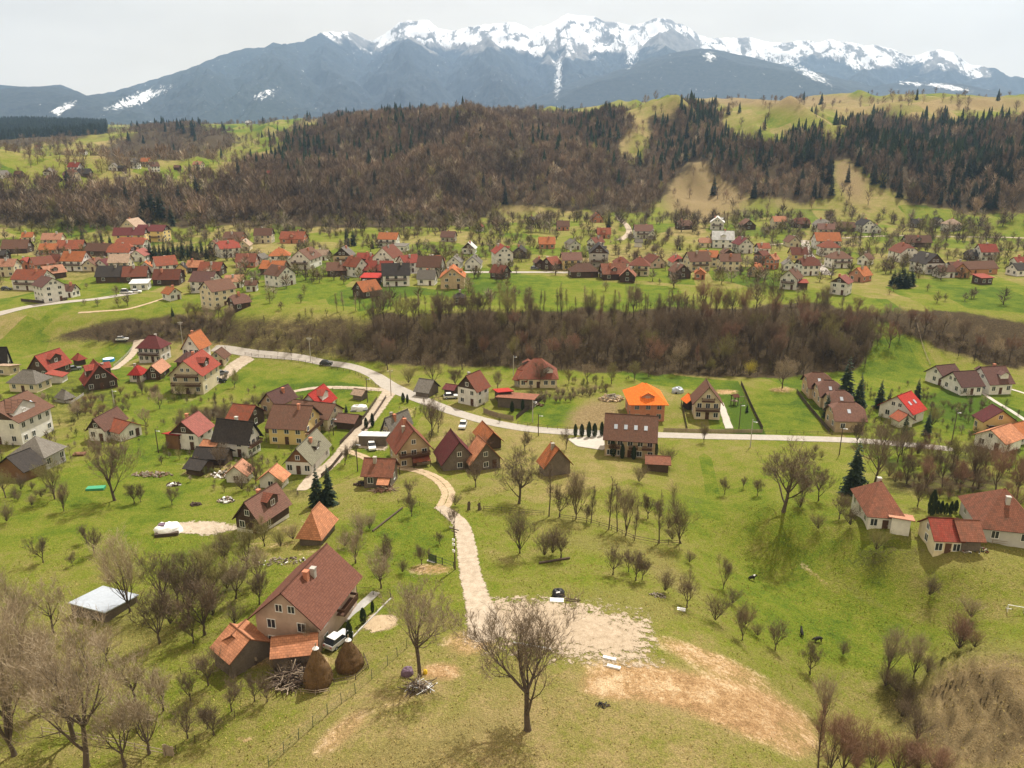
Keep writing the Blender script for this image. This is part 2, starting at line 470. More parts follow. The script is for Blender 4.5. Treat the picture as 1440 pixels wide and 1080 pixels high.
def np_mesh(name, V, F, mat, cols=None, smooth=True, attr='mask'):
    """big mesh from arrays; F is (n,3) or (n,4)"""
    me = bpy.data.meshes.new(name)
    V = np.asarray(V, np.float32); F = np.asarray(F, np.int32); k = F.shape[1]
    me.vertices.add(len(V)); me.vertices.foreach_set('co', V.ravel())
    me.loops.add(F.size); me.loops.foreach_set('vertex_index', F.ravel())
    me.polygons.add(len(F))
    me.polygons.foreach_set('loop_start', np.arange(0, F.size, k, dtype=np.int32))
    me.polygons.foreach_set('loop_total', np.full(len(F), k, np.int32))
    if smooth: me.polygons.foreach_set('use_smooth', np.ones(len(F), bool))
    for nm, c in (cols or {}).items():
        a = me.color_attributes.new(nm, 'FLOAT_COLOR', 'POINT')
        c = np.asarray(c, np.float32)
        if c.shape[1] == 3: c = np.c_[c, np.ones(len(c), np.float32)]
        a.data.foreach_set('color', c.ravel())
    me.materials.append(MATS[mat] if isinstance(mat, str) else mat)
    me.update(); me.validate()
    return me

def pip(px, py, poly):
    inside = np.zeros(np.shape(px), bool); n = len(poly); j = n - 1
    for i in range(n):
        xi, yi = poly[i]; xj, yj = poly[j]
        c = ((yi > py) != (yj > py)) & (px < (xj - xi) * (py - yi) / ((yj - yi) or 1e-9) + xi)
        inside ^= c; j = i
    return inside

# ------------------------------------------------------------------ ground cover (which plants or soil grow where, plus shading painted on the mound slope)
GPX, GPY, GDEP = project(GX, GY, GZ)
jx = GPX + (fbm(GX / 9, GY / 9, 3, 31) - 0.5) * 30 * np.clip(GD / 400, 0.3, 1.2)
jy = GPY + (fbm(GX / 9, GY / 9, 3, 41) - 0.5) * 18 * np.clip(GD / 400, 0.3, 1.2)
M_dirt = np.zeros_like(GX); M_for_shade = np.zeros_like(GX); M_lush = np.full(GX.shape, 0.5); M_tan = np.zeros_like(GX)
def blob(M, px, py, rx, ry, val=1.0, rot=0.0, dmin=0, dmax=1e9, add=False):
    c, s_ = math.cos(RAD(rot)), math.sin(RAD(rot))
    dx = GPX - px; dy = GPY - py
    r = np.hypot((dx * c + dy * s_) / rx, (-dx * s_ + dy * c) / ry)
    w = np.clip(1.35 - r, 0, 1); w = w * w * (3 - 2 * w) * ((GD > dmin) & (GD < dmax))
    if add: M += w * val
    else: M[...] = M * (1 - w) + val * w
# lushness: 1 fresh green, 0 dry yellow-olive
blob(M_lush, 700, 1040, 700, 150, 0.22); blob(M_lush, 1150, 840, 190, 90, 0.66, 25); blob(M_lush, 1050, 680, 190, 60, 0.66)
blob(M_lush, 820, 690, 130, 60, 0.35); blob(M_lush, 760, 800, 90, 40, 0.5); blob(M_lush, 560, 760, 90, 70, 0.7); blob(M_lush, 150, 730, 190, 60, 0.62)
blob(M_lush, 60, 960, 300, 130, 0.35); blob(M_lush, 1180, 800, 60, 25, 0.55); blob(M_lush, 1100, 575, 90, 45, 1.0); blob(M_lush, 430, 530, 100, 30, 1.0)
blob(M_lush, 770, 580, 60, 25, 1.0); blob(M_lush, 1380, 570, 90, 35, 1.0); blob(M_lush, 720, 415, 800, 35, 0.62); blob(M_lush, 1300, 315, 200, 20, 0.6); blob(M_lush, 720, 340, 900, 30, 0.45)
blob(M_lush, 1090, 155, 70, 14, 0.55, dmin=900); blob(M_lush, 200, 215, 320, 40, 0.36, dmin=800); blob(M_tan, 200, 205, 300, 30, 0.38, dmin=800); blob(M_lush, 300, 225, 90, 12, 0.6, -15, dmin=800); blob(M_lush, 330, 180, 60, 10, 0.7, dmin=1000)
blob(M_lush, 700, 520, 800, 20, 0.7); blob(M_lush, 80, 240, 140, 14, 0.5, dmin=800); blob(M_lush, 420, 480, 130, 40, 0.42)
blob(M_lush, 1270, 470, 120, 40, 0.75); blob(M_lush, 1230, 770, 90, 28, 0.6)
# tan dry grass
blob(M_tan, 985, 270, 62, 52, 1.0, dmin=500); blob(M_tan, 1195, 250, 26, 48, 0.9, -28, dmin=500); blob(M_tan, 1110, 280, 40, 26, 0.6, dmin=500); blob(M_tan, 725, 290, 45, 18, 0.7, dmin=500)
blob(M_tan, 1230, 148, 300, 14, 0.55, dmin=900); blob(M_tan, 1080, 140, 140, 10, 0.9, dmin=900); blob(M_tan, 1390, 145, 90, 12, 0.8, dmin=900); blob(M_tan, 880, 195, 14, 40, 0.6, 20, dmin=700)
blob(M_tan, 500, 225, 70, 10, 0.8, -35, dmin=700); blob(M_tan, 450, 165, 60, 8, 0.7, -20, dmin=700); blob(M_tan, 480, 232, 24, 16, 0.8, -30, dmin=700)
blob(M_tan, 835, 585, 50, 26, 1.0, -20); blob(M_tan, 930, 800, 100, 20, 0.6, 35); blob(M_tan, 1395, 1005, 135, 108, 1.1); blob(M_tan, 1350, 780, 150, 30, 0.4)
blob(M_tan, 620, 1050, 260, 50, 0.45, -20); blob(M_tan, 860, 770, 120, 18, 0.5, 10); blob(M_tan, 880, 850, 110, 30, 0.45, 10); blob(M_tan, 700, 960, 60, 30, 0.3)
blob(M_tan, 400, 470, 60, 30, 0.5); blob(M_tan, 1150, 300, 60, 14, 0.4, dmin=500); blob(M_tan, 780, 735, 60, 12, 0.4)
blob(M_tan, 950, 700, 60, 25, 0.3); blob(M_tan, 1200, 830, 70, 10, 0.45, 30); blob(M_tan, 170, 880, 120, 60, 0.4)
# bare earth
blob(M_dirt, 960, 972, 170, 36, 1.05, 14); blob(M_dirt, 1060, 1005, 105, 42, 1.05, 22); blob(M_dirt, 1120, 1040, 40, 30, 0.8, 30); blob(M_dirt, 870, 965, 70, 25, 0.9); blob(M_dirt, 1000, 930, 110, 18, 0.8, 22)
blob(M_dirt, 620, 945, 40, 17, 0.9); blob(M_dirt, 660, 905, 50, 26, 0.75); blob(M_dirt, 480, 1030, 20, 70, 0.7, 50); blob(M_dirt, 560, 985, 50, 12, 0.5, -25); blob(M_dirt, 535, 876, 24, 11, 1.2)
blob(M_dirt, 400, 930, 110, 16, 0.7); blob(M_dirt, 605, 800, 40, 10, 0.8); blob(M_dirt, 300, 660, 70, 18, 0.6); blob(M_dirt, 400, 760, 90, 40, 0.55); blob(M_dirt, 285, 742, 40, 9, 1.0)
blob(M_dirt, 885, 330, 1, 1, 0); blob(M_dirt, 1160, 820, 60, 7, 0.55, 38); blob(M_dirt, 340, 955, 20, 5, .4); blob(M_dirt, 345, 1040, 18, 5, 0.7)
blob(M_dirt, 290, 540, 60, 14, 0.5, -40); blob(M_dirt, 888, 325, 70, 10, 0.0)
blob(M_dirt, 900, 556, 16, 10, .9); blob(M_dirt, 1100, 548, 26, 5, 0.8); blob(M_dirt, 930, 552, 12, 10, .5); blob(M_dirt, 575, 580, 30, 14, 0.5); blob(M_dirt, 1020, 551, 24, 5, 0.9)
# woodland floor, plus painted relief shading on the mound slope
bank = [(470, 505), (520, 446), (700, 437), (1000, 432), (1150, 428), (1240, 440), (1210, 520), (1100, 530), (960, 528), (800, 522), (620, 515)]
bank2 = [(1225, 440), (1500, 428), (1500, 522), (1400, 518), (1340, 500), (1280, 480)]
bank3 = [(-100, 452), (300, 444), (330, 470), (210, 482), (-100, 480)]
wood = [(-150, 318), (-150, 268), (90, 262), (230, 262), (330, 258), (420, 250), (470, 235), (470, 222), (520, 195), (540, 174), (600, 164), (620, 160), (760, 158), (880, 160), (890, 182), (870, 215), (900, 230),
        (920, 200), (905, 172), (950, 152), (1000, 148), (1018, 170), (1025, 202), (1090, 200), (1165, 196), (1205, 164), (1300, 163), (1380, 170), (1440, 174), (1560, 174), (1560, 298), (1350, 300), (1280, 290), (1250, 272), (1205, 235), (1175, 225), (1170, 260),
        (1185, 285), (1130, 285), (1050, 275), (1000, 240), (985, 222), (960, 245), (930, 275), (915, 300), (850, 300), (760, 292), (700, 290), (660, 318), (560, 322), (300, 318)]
wood2 = [(-150, 215), (-150, 172), (60, 168), (150, 172), (150, 190), (60, 205)]
wood3 = [(130, 210), (200, 180), (250, 172), (320, 185), (345, 200), (260, 225), (160, 235)]
wood4 = [(380, 215), (470, 160), (520, 150), (600, 158), (640, 165), (560, 215), (450, 240), (330, 262), (280, 262)]
POLY_FAR = (wood, wood2, wood3, wood4)
for pl in (bank, bank2, bank3): M_for_shade[pip(jx, jy, pl) & (GD > 220) & (GD < 330)] = 1.0
for pl in POLY_FAR: M_for_shade[pip(jx, jy, pl) & (GD > 560)] = 0.9
blob(M_for_shade, 120, 930, 160, 70, 0.35); blob(M_for_shade, 1270, 1000, 40, 90, 0.6, -25); blob(M_for_shade, 280, 830, 130, 40, 0.5, -15); blob(M_for_shade, 1330, 680, 130, 24, 0.7)
blob(M_for_shade, 100, 560, 100, 60, 0.45); blob(M_for_shade, 1350, 640, 100, 20, 0.5); blob(M_for_shade, 330, 580, 130, 14, 0.6); blob(M_for_shade, 780, 555, 90, 10, 0.5); blob(M_for_shade, 400, 690, 60, 24, 0.5)
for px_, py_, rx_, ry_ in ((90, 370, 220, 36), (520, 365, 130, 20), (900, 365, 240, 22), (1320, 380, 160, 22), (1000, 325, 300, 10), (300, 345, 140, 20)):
    blob(M_for_shade, px_, py_, rx_, ry_, 0.40)
blob(M_for_shade, 1240, 790, 80, 32, 0.45); blob(M_for_shade, 1400, 1005, 135, 105, 0.5); blob(M_for_shade, 350, 468, 60, 26, 0.85); blob(M_for_shade, 480, 472, 60, 34, 0.85); blob(M_for_shade, 290, 468, 60, 20, 0.8); blob(M_lush, 1230, 152, 330, 18, 0.22, dmin=900); blob(M_lush, 890, 190, 30, 40, 0.25, dmin=700); blob(M_tan, 1000, 250, 90, 70, 0.9, dmin=600); blob(M_for_shade, 410, 475, 105, 38, 0.72); blob(M_for_shade, 1120, 770, 50, 24, 0.3); blob(M_for_shade, 1440, 820, 60, 30, 0.35)  # first blob darkens the mound slope: relief shading painted into the ground colour
# gentle smoothing of the hard polygon edges
for _ in range(2):
    M_for_shade[1:-1, 1:-1] = (M_for_shade[1:-1, 1:-1] * 2 + M_for_shade[:-2, 1:-1] + M_for_shade[2:, 1:-1] + M_for_shade[1:-1, :-2] + M_for_shade[1:-1, 2:]) / 6

m, nt, b = nodes('ground')
pos = nt.nodes.new('ShaderNodeNewGeometry').outputs['Position']
at = N(nt, 'ShaderNodeAttribute', _attribute_name='mask')
sp = nt.nodes.new('ShaderNodeSeparateColor'); nt.links.new(at.outputs['Color'], sp.inputs[0])
dirt, forst_shade, lush, tan = sp.outputs[0], sp.outputs[1], sp.outputs[2], at.outputs['Alpha']
nbig = noise(nt, 0.03, 4, 0.6, pos); nmid = noise(nt, 0.22, 5, 0.65, pos); nfin = noise(nt, 1.6, 5, 0.7, pos); nvf = noise(nt, 5.5, 3, 0.7, pos)
k = math_(nt, 'ADD', lush, math_(nt, 'MULTIPLY', math_(nt, 'SUBTRACT', nmid, 0.5), 1.1))
k = math_(nt, 'ADD', k, math_(nt, 'MULTIPLY', math_(nt, 'SUBTRACT', nbig, 0.5), 0.8))
k = math_(nt, 'ADD', k, math_(nt, 'MULTIPLY', math_(nt, 'SUBTRACT', nfin, 0.5), 0.9))
vmp = N(nt, 'ShaderNodeMapping'); vmp.inputs['Scale'].default_value = (1 / 30.0, 1 / 52.0, 0.0); vmp.inputs['Rotation'].default_value = (0, 0, 0.25); nt.links.new(pos, vmp.inputs[0])
vor = N(nt, 'ShaderNodeTexVoronoi', Scale=1.0, Randomness=0.75); vor.distance = 'CHEBYCHEV'; nt.links.new(vmp.outputs[0], vor.inputs['Vector'])
vs = nt.nodes.new('ShaderNodeSeparateColor'); nt.links.new(vor.outputs['Color'], vs.inputs[0])
sy = nt.nodes.new('ShaderNodeSeparateXYZ'); nt.links.new(pos, sy.inputs[0])
plots = ramp(nt, math_(nt, 'DIVIDE', sy.outputs[1], 1000.0), [(0.13, 0.0), (0.17, 1.0)])
k = math_(nt, 'ADD', k, math_(nt, 'MULTIPLY', math_(nt, 'MULTIPLY', math_(nt, 'SUBTRACT', vs.outputs[0], 0.48), 0.65), plots))
grass = ramp(nt, k, [(0.0, (0.28, 0.215, 0.095)), (0.33, (0.195, 0.182, 0.048)), (0.58, (0.150, 0.172, 0.022)), (0.78, (0.108, 0.148, 0.015)), (1.0, (0.062, 0.105, 0.013))])
def edge(maskv, amp, lo, hi):
    e = math_(nt, 'ADD', maskv, math_(nt, 'MULTIPLY', math_(nt, 'SUBTRACT', nmid, 0.5), amp))
    e = math_(nt, 'ADD', e, math_(nt, 'MULTIPLY', math_(nt, 'SUBTRACT', nfin, 0.5), amp * 0.9))
    return ramp(nt, e, [(lo, 0.0), (hi, 1.0)])
tanc = ramp(nt, nfin, [(0.3, (0.13, 0.09, 0.042)), (0.7, (0.31, 0.235, 0.12))])
c = mix(nt, edge(tan, 0.9, 0.3, 0.9), grass, tanc)
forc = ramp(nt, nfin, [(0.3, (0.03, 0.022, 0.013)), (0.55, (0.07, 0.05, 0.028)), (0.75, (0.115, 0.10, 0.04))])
c = mix(nt, edge(forst_shade, 0.9, 0.35, 0.75), c, forc)
dirc = ramp(nt, math_(nt, 'ADD', math_(nt, 'MULTIPLY', nmid, 0.55), math_(nt, 'MULTIPLY', nfin, 0.45)), [(0.38, (0.24, 0.14, 0.065)), (0.5, (0.38, 0.24, 0.12)), (0.62, (0.56, 0.42, 0.26))])
c = mix(nt, edge(dirt, 1.1, 0.42, 0.85), c, dirc)
c = mix(nt, 1.0, c, ramp(nt, nvf, [(0.25, 0.42), (0.75, 1.52)]), 'MULTIPLY')
nt.links.new(c, b.inputs['Base Color'])
b.inputs['Roughness'].default_value = 1.0; b.inputs['Specular IOR Level'].default_value = 0.05
bump(nt, b, math_(nt, 'ADD', math_(nt, 'MULTIPLY', nfin, 0.7), math_(nt, 'MULTIPLY', nvf, 0.45)), 1.0, 0.45)

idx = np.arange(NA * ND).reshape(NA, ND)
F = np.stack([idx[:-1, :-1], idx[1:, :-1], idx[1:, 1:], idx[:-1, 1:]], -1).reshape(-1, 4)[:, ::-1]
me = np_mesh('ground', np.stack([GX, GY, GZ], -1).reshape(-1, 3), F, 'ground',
             {'mask': np.stack([M_dirt, M_for_shade, M_lush, M_tan], -1).reshape(-1, 4)})
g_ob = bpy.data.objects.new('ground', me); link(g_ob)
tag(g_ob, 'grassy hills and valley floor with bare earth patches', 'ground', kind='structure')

# ------------------------------------------------------------------ far mountains
m, nt, b = nodes('mountain')
pos = nt.nodes.new('ShaderNodeNewGeometry').outputs['Position']
at = N(nt, 'ShaderNodeAttribute', _attribute_name='mask')
sp = nt.nodes.new('ShaderNodeSeparateColor'); nt.links.new(at.outputs['Color'], sp.inputs[0])
n1 = noise(nt, 0.011, 6, 0.7, pos); n2 = noise(nt, 0.03, 4, 0.7, pos)
def medge(v, amp, lo, hi):
    e = math_(nt, 'ADD', v, math_(nt, 'MULTIPLY', math_(nt, 'SUBTRACT', n1, 0.5), amp))
    return ramp(nt, e, [(lo, 0.0), (hi, 1.0)])
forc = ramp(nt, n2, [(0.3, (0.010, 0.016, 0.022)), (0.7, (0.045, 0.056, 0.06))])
rock = ramp(nt, n1, [(0.3, (0.10, 0.095, 0.09)), (0.7, (0.26, 0.25, 0.24))])
c = mix(nt, medge(sp.outputs[1], 0.7, 0.42, 0.58), forc, rock)
vm = N(nt, 'ShaderNodeMapping'); vm.inputs['Scale'].default_value = (0.042, 0.016, 0.012); nt.links.new(pos, vm.inputs[0])
n3 = noise(nt, 1.0, 8, 0.72, vm.outputs[0], 0.4)
e_ = math_(nt, 'ADD', sp.outputs[0], math_(nt, 'MULTIPLY', math_(nt, 'SUBTRACT', n3, 0.5), 2.6))
e_ = math_(nt, 'ADD', e_, math_(nt, 'MULTIPLY', math_(nt, 'SUBTRACT', n1, 0.5), 0.6))
c = mix(nt, ramp(nt, e_, [(0.38, 0.0), (0.60, 1.0)]), c, (0.80, 0.81, 0.84))
nt.links.new(c, b.inputs['Base Color'])
b.inputs['Roughness'].default_value = 0.95; b.inputs['Specular IOR Level'].default_value = 0.05

PROF = [(-250, 122), (-60, 118), (0, 118), (40, 122), (85, 118), (100, 124), (122, 135), (160, 128), (220, 110), (270, 94), (310, 77), (345, 67), (372, 66), (384, 58), (400, 62), (425, 57), (445, 47), (462, 43), (492, 44), (505, 50), (525, 56), (545, 44), (560, 31), (575, 28), (602, 28), (618, 40), (640, 43), (662, 36), (690, 33), (720, 30), (745, 39),
        (765, 35), (780, 28), (797, 19), (815, 22), (838, 22), (850, 30), (868, 31), (885, 36), (905, 32), (920, 26), (935, 23), (950, 31), (968, 36), (985, 50), (1005, 53), (1030, 53), (1052, 52), (1075, 58), (1100, 60), (1130, 56), (1150, 58), (1165, 54), (1190, 58), (1215, 62), (1245, 64), (1265, 72), (1280, 79), (1300, 74), (1318, 69), (1340, 71), (1362, 90),
        (1380, 92), (1402, 96), (1420, 104), (1440, 108), (1520, 120), (1700, 135)]
MA, MD = 1150, 190
maz = np.linspace(RAD(-44), RAD(44), MA); mdl = np.linspace(5300, 11200, MD)
XA, XD = np.meshgrid(maz, mdl, indexing='ij')
MX = XD * np.sin(XA); MY = XD * np.cos(XA)
pa, pz = [], []
DR = 10200.0
for x_, y_ in PROF:
    a_, s_ = pixdir(x_, y_); pa.append(a_); pz.append(-s_)
crest = np.interp(maz, pa, pz)[:, None]
DRa = DR - 1800 * np.clip((np.interp(maz, [pixdir(x_, 100)[0] for x_ in (-250, 130, 420, 520, 1100, 1700)], [1, 1, 0.75, 0.0, 0.0, 0.5])), 0, 1)[:, None]
zc = HC + crest * DRa
fr = (DRa - XD)
dist_front = np.clip(fr, 0, None); dist_back = np.clip(-fr, 0, None)
base_n = ridged(MX / 900, MY / 1700, 5, 3)
Z = zc - 0.26 * dist_front - 0.6 * dist_back
Z -= np.clip(dist_front / 420, 0, 1) * 150 + np.clip((dist_front - 500) / 500, 0, 1) * 150
Z += (base_n - 0.62) * 300 * np.clip(dist_front / 1200, 0, 1)
Z += (ridged(MX / 260, MY / 420, 5, 6) - 0.6) * 170 * np.clip(dist_front / 400, 0.05, 1)
ZMAIN = Z.copy()
# spurs: buttresses that step forward of the crest (pixel of the tip, distance, steepness, side slope)
for (x_, y_, D_, fs, ss) in ((384, 60, 8700, .22, .42), (470, 60, 8900, .26, .5), (582, 52, 8900, .26, .55), (690, 50, 9100, .26, .6), (640, 92, 8300, .28, .6), (740, 88, 8700, .3, .7), (820, 62, 9500, .3, .6),
                             (770, 58, 9650, .34, .8), (900, 62, 9500, .3, .7), (860, 80, 9000, .3, .7), (940, 38, 9700, .3, .6), (1050, 84, 8900, .28, .5), (1130, 92, 8900, .27, .5), (1210, 96, 8800, .25, .5), (1290, 105, 8800, .25, .5), (1390, 118, 8600, .22, .4),
                             (300, 92, 7800, .2, .36), (180, 126, 7400, .15, .3), (480, 108, 7300, .2, .4), (560, 124, 7000, .2, .42), (700, 122, 7000, .2, .45)):
    a_, s_ = pixdir(x_, y_)
    zt = HC - s_ * D_
    lat = np.abs((XA - a_) * XD + (vnoise(XD / 700, XD * 0 + x_, 4) - 0.5) * 260)
    sp_z = zt - fs * np.clip(D_ - XD, 0, None) - 0.9 * np.clip(XD - D_, 0, None) - ss * 1.25 * lat + (ridged(MX / 260, MY / 420, 5, 11) - 0.6) * 190 * np.clip((lat + np.abs(D_ - XD)) / 500, 0.1, 1)
    Z = np.maximum(Z, sp_z)
# rounded forested dome in front of the snow
a_, s_ = pixdir(985, 70); D_ = 7300; zt = HC - s_ * D_
lat = (XA - a_) * XD
dome = zt - 0.0000 * lat - np.where(lat < 0, 0.30, 0.27) * (np.sqrt(lat ** 2 + 250 ** 2) - 250) - 0.16 * np.clip(D_ - XD, 0, None) - 0.5 * np.clip(XD - D_, 0, None) + (fbm(MX / 300, MY / 300, 4, 71) - 0.5) * 70
Z = np.maximum(Z, dome)
for (x_, y_, D_, sl) in ((60, 120, 6900, .22), (1290, 116, 7000, .2), (-100, 116, 7200, .2), (20, 122, 7000, .24)):
    a_, s_ = pixdir(x_, y_); lat = (XA - a_) * XD
    Z = np.maximum(Z, HC - s_ * D_ - sl * (np.sqrt(lat ** 2 + 200 ** 2) - 200) - 0.16 * np.clip(D_ - XD, 0, None) - 0.5 * np.clip(XD - D_, 0, None) + (fbm(MX / 240, MY / 240, 4, 72) - 0.5) * 60)
foot = 60 + (fbm(MX / 600, MY / 600, 3, 14) - 0.5) * 100
Z = np.maximum(Z, foot)
Z = np.minimum(Z, 20 + 0.52 * (XD - 5300))
QX0 = 720 + FPX * np.tan(XA) * 0.985
# nothing stands above the traced skyline
Z = np.minimum(Z, HC + crest * XD + (ridged(MX / 130, MY / 130, 3, 23) - 0.72) * np.clip((QX0 - 360) / 120, 0.2, 1) * 60)
ZS = Z
gx_ = np.gradient(ZS, axis=1) / np.gradient(XD, axis=1)
gy_ = np.gradient(ZS, axis=0) / (np.gradient(XA, axis=0) * XD)
slope = np.hypot(gx_, gy_)
QX, QY, _q = project(MX, MY, ZS)
nz = fbm(MX / 420, MY / 420, 4, 33)
onmain = np.clip((ZMAIN - ZS + 25) / 25, 0, 1)
line = np.interp(QX, [-200, 380, 430, 480, 640, 760, 900, 1040, 1300, 1440], [2000, 1700, 1250, 1120, 980, 900, 880, 880, 760, 700])
crag = ridged(MX / 150, MY / 260, 4, 37)
snow = np.clip((ZS - line - (nz - 0.5) * 380) / 160, 0, 1) * 0.86 * onmain + (1 - onmain) * np.clip((ZS - line - 330 - (nz - 0.5) * 500) / 300, 0, 0.85)
snow -= np.clip((crag - 0.58) * 3.0, 0, 0.7) + np.clip((slope - 0.95) * 0.6, 0, 0.4)
snow = np.where(XD < 8000, np.minimum(snow, 0.1), snow)
for (x_, y_, rx, ry, rot, v) in ((195, 138, 40, 7, -20, .72), (88, 153, 22, 5, -25, .66), (372, 133, 18, 6, -20, .45), (785, 108, 5, 30, 5, .55), (998, 80, 10, 7, 0, .45), (1140, 104, 30, 6, 28, .5), (1330, 122, 34, 4, 8, .55), (1280, 117, 20, 3, 8, .5), (890, 66, 10, 26, 15, .6)):
    c_, s_ = math.cos(RAD(rot)), math.sin(RAD(rot)); dx = QX - x_; dy = QY - y_
    r = np.hypot((dx * c_ + dy * s_) / rx, (-dx * s_ + dy * c_) / ry)
    snow = np.maximum(snow, np.clip(1.5 - r, 0, 1) * v)
rockm = np.clip((ZS - line + 60 - (nz - 0.5) * 400) / 260, 0, 1)
idx = np.arange(MA * MD).reshape(MA, MD)
F = np.stack([idx[:-1, :-1], idx[1:, :-1], idx[1:, 1:], idx[:-1, 1:]], -1).reshape(-1, 4)[:, ::-1]
me = np_mesh('mountain', np.stack([MX, MY, ZS], -1).reshape(-1, 3), F, 'mountain',
             {'mask': np.stack([snow, rockm, snow * 0], -1).reshape(-1, 3)})
o = bpy.data.objects.new('mountain', me); link(o)
tag(o, 'blue forested mountain range with jagged snow-covered crest', 'mountain', kind='structure')

# ------------------------------------------------------------------ air
m = bpy.data.materials.new('haze'); m.use_nodes = True; MATS['haze'] = m
nt = m.node_tree; nt.nodes.clear()
out = nt.nodes.new('ShaderNodeOutputMaterial'); pv = nt.nodes.new('ShaderNodeVolumePrincipled')
pv.inputs['Color'].default_value = (0.46, 0.67, 1.0, 1)
pv.inputs['Density'].default_value = 0.000064
pv.inputs['Anisotropy'].default_value = 0.2
nt.links.new(pv.outputs[0], out.inputs['Volume'])
mb = MB(); mb.box(-8600, 8600, -300, 11400, -30, 1960)
hz = mb.build('haze', 'haze'); tag(hz, 'thin bluish haze over the whole valley', 'haze', kind='stuff')

# ------------------------------------------------------------------ roads, tracks and yards (draped sheets with frayed edges)
def track_mat(name, stops, fray=0.5, alpha=1.0):
    m, nt, b = nodes(name)
    pos = nt.nodes.new('ShaderNodeNewGeometry').outputs['Position']
    n1 = noise(nt, 0.9, 6, 0.72, pos); n2 = noise(nt, 6.0, 4, 0.75, pos)
    f = math_(nt, 'ADD', math_(nt, 'MULTIPLY', n1, 0.5), math_(nt, 'MULTIPLY', n2, 0.5))
    c = ramp(nt, f, stops)
    nt.links.new(c, b.inputs['Base Color']); b.inputs['Roughness'].default_value = 0.95
    bump(nt, b, n2, 0.6, 0.06)
    uv = nt.nodes.new('ShaderNodeUVMap').outputs[0]
    sx = nt.nodes.new('ShaderNodeSeparateXYZ'); nt.links.new(uv, sx.inputs[0])
    e = math_(nt, 'ADD', sx.outputs[0], math_(nt, 'MULTIPLY', math_(nt, 'SUBTRACT', n1, 0.5), fray * 2))
    e = math_(nt, 'ADD', e, math_(nt, 'MULTIPLY', math_(nt, 'SUBTRACT', n2, 0.5), fray * 1.2))
    nt.links.new(ramp(nt, e, [(0.22, 0.0), (0.34, alpha)]), b.inputs['Alpha'])
    return m
track_mat('gravel', [(0.32, (0.22, 0.17, 0.12)), (0.5, (0.38, 0.31, 0.235)), (0.68, (0.53, 0.45, 0.36))], 0.6)
track_mat('gravel_thin', [(0.32, (0.19, 0.14, 0.085)), (0.5, (0.35, 0.275, 0.195)), (0.68, (0.49, 0.40, 0.305))], 1.5)
track_mat('earth_track', [(0.3, (0.24, 0.17, 0.10)), (0.5, (0.40, 0.30, 0.19)), (0.7, (0.5, 0.41, 0.28))], 0.5)
track_mat('asphalt', [(0.3, (0.24, 0.215, 0.185)), (0.5, (0.35, 0.315, 0.275)), (0.7, (0.45, 0.41, 0.36))], 0.10)
track_mat('paving', [(0.3, (0.36, 0.32, 0.28)), (0.7, (0.52, 0.48, 0.42))], 0.05)

def smooth_line(pts, step=1.2):
    out = []
    n = len(pts)
    for i in range(n - 1):
        p0 = pts[max(i - 1, 0)]; p1 = pts[i]; p2 = pts[i + 1]; p3 = pts[min(i + 2, n - 1)]
        k = max(2, int((p2 - p1).length / step))
        for j in range(k):
            t = j / k
            out.append(0.5 * ((2 * p1) + (p2 - p0) * t + (2 * p0 - 5 * p1 + 4 * p2 - p3) * t * t + (3 * p1 - p0 - 3 * p2 + p3) * t ** 3))
    out.append(pts[-1])
    return out
def ribbon(name, pix, widths, mat, label, lift=0.07, cat='road', ruts=None):
    pts = [P(*p) for p in pix]
    w = widths if isinstance(widths, (list, tuple)) else [widths] * len(pts)
    W3 = smooth_line([Vector((q.x, q.y, ww)) for q, ww in zip(pts, w)])
    n = len(W3); cross = 6
    V = []; UV = []; Fc = []
    for i, q in enumerate(W3):
        a = W3[max(i - 1, 0)]; c_ = W3[min(i + 1, n - 1)]
        t = Vector((c_.x - a.x, c_.y - a.y, 0)).normalized(); s_ = Vector((t.y, -t.x, 0))
        for k in range(cross + 1):
            f = k / cross * 2 - 1
            x, y = q.x + s_.x * f * q.z / 2, q.y + s_.y * f * q.z / 2
            V.append((x, y, ground(x, y) + lift * (1 if abs(f) < 0.99 else 0.4)))
            endd = min(i, n - 1 - i) / max(1.0, 2.0)
            e = 1 - abs(f)
            if ruts: e = min(e, ruts * 2 * (abs(abs(f) - 0.0)) + 0.12)
            UV.append((min(e * 1.6, 0.3 + endd), i * 0.1))
    for i in range(n - 1):
        for k in range(cross):
            a = i * (cross + 1) + k; Fc.append((a, a + 1, a + cross + 2, a + cross + 1))
    me = bpy.data.meshes.new(name); me.from_pydata(V, [], Fc); me.materials.append(MATS[mat])
    ul = me.uv_layers.new(name='UVMap')
    ul.data.foreach_set('uv', np.array([UV[l.vertex_index] for l in me.loops], float).ravel())
    o = bpy.data.objects.new(name, me); link(o); tag(o, label, cat, kind='structure')
    return o
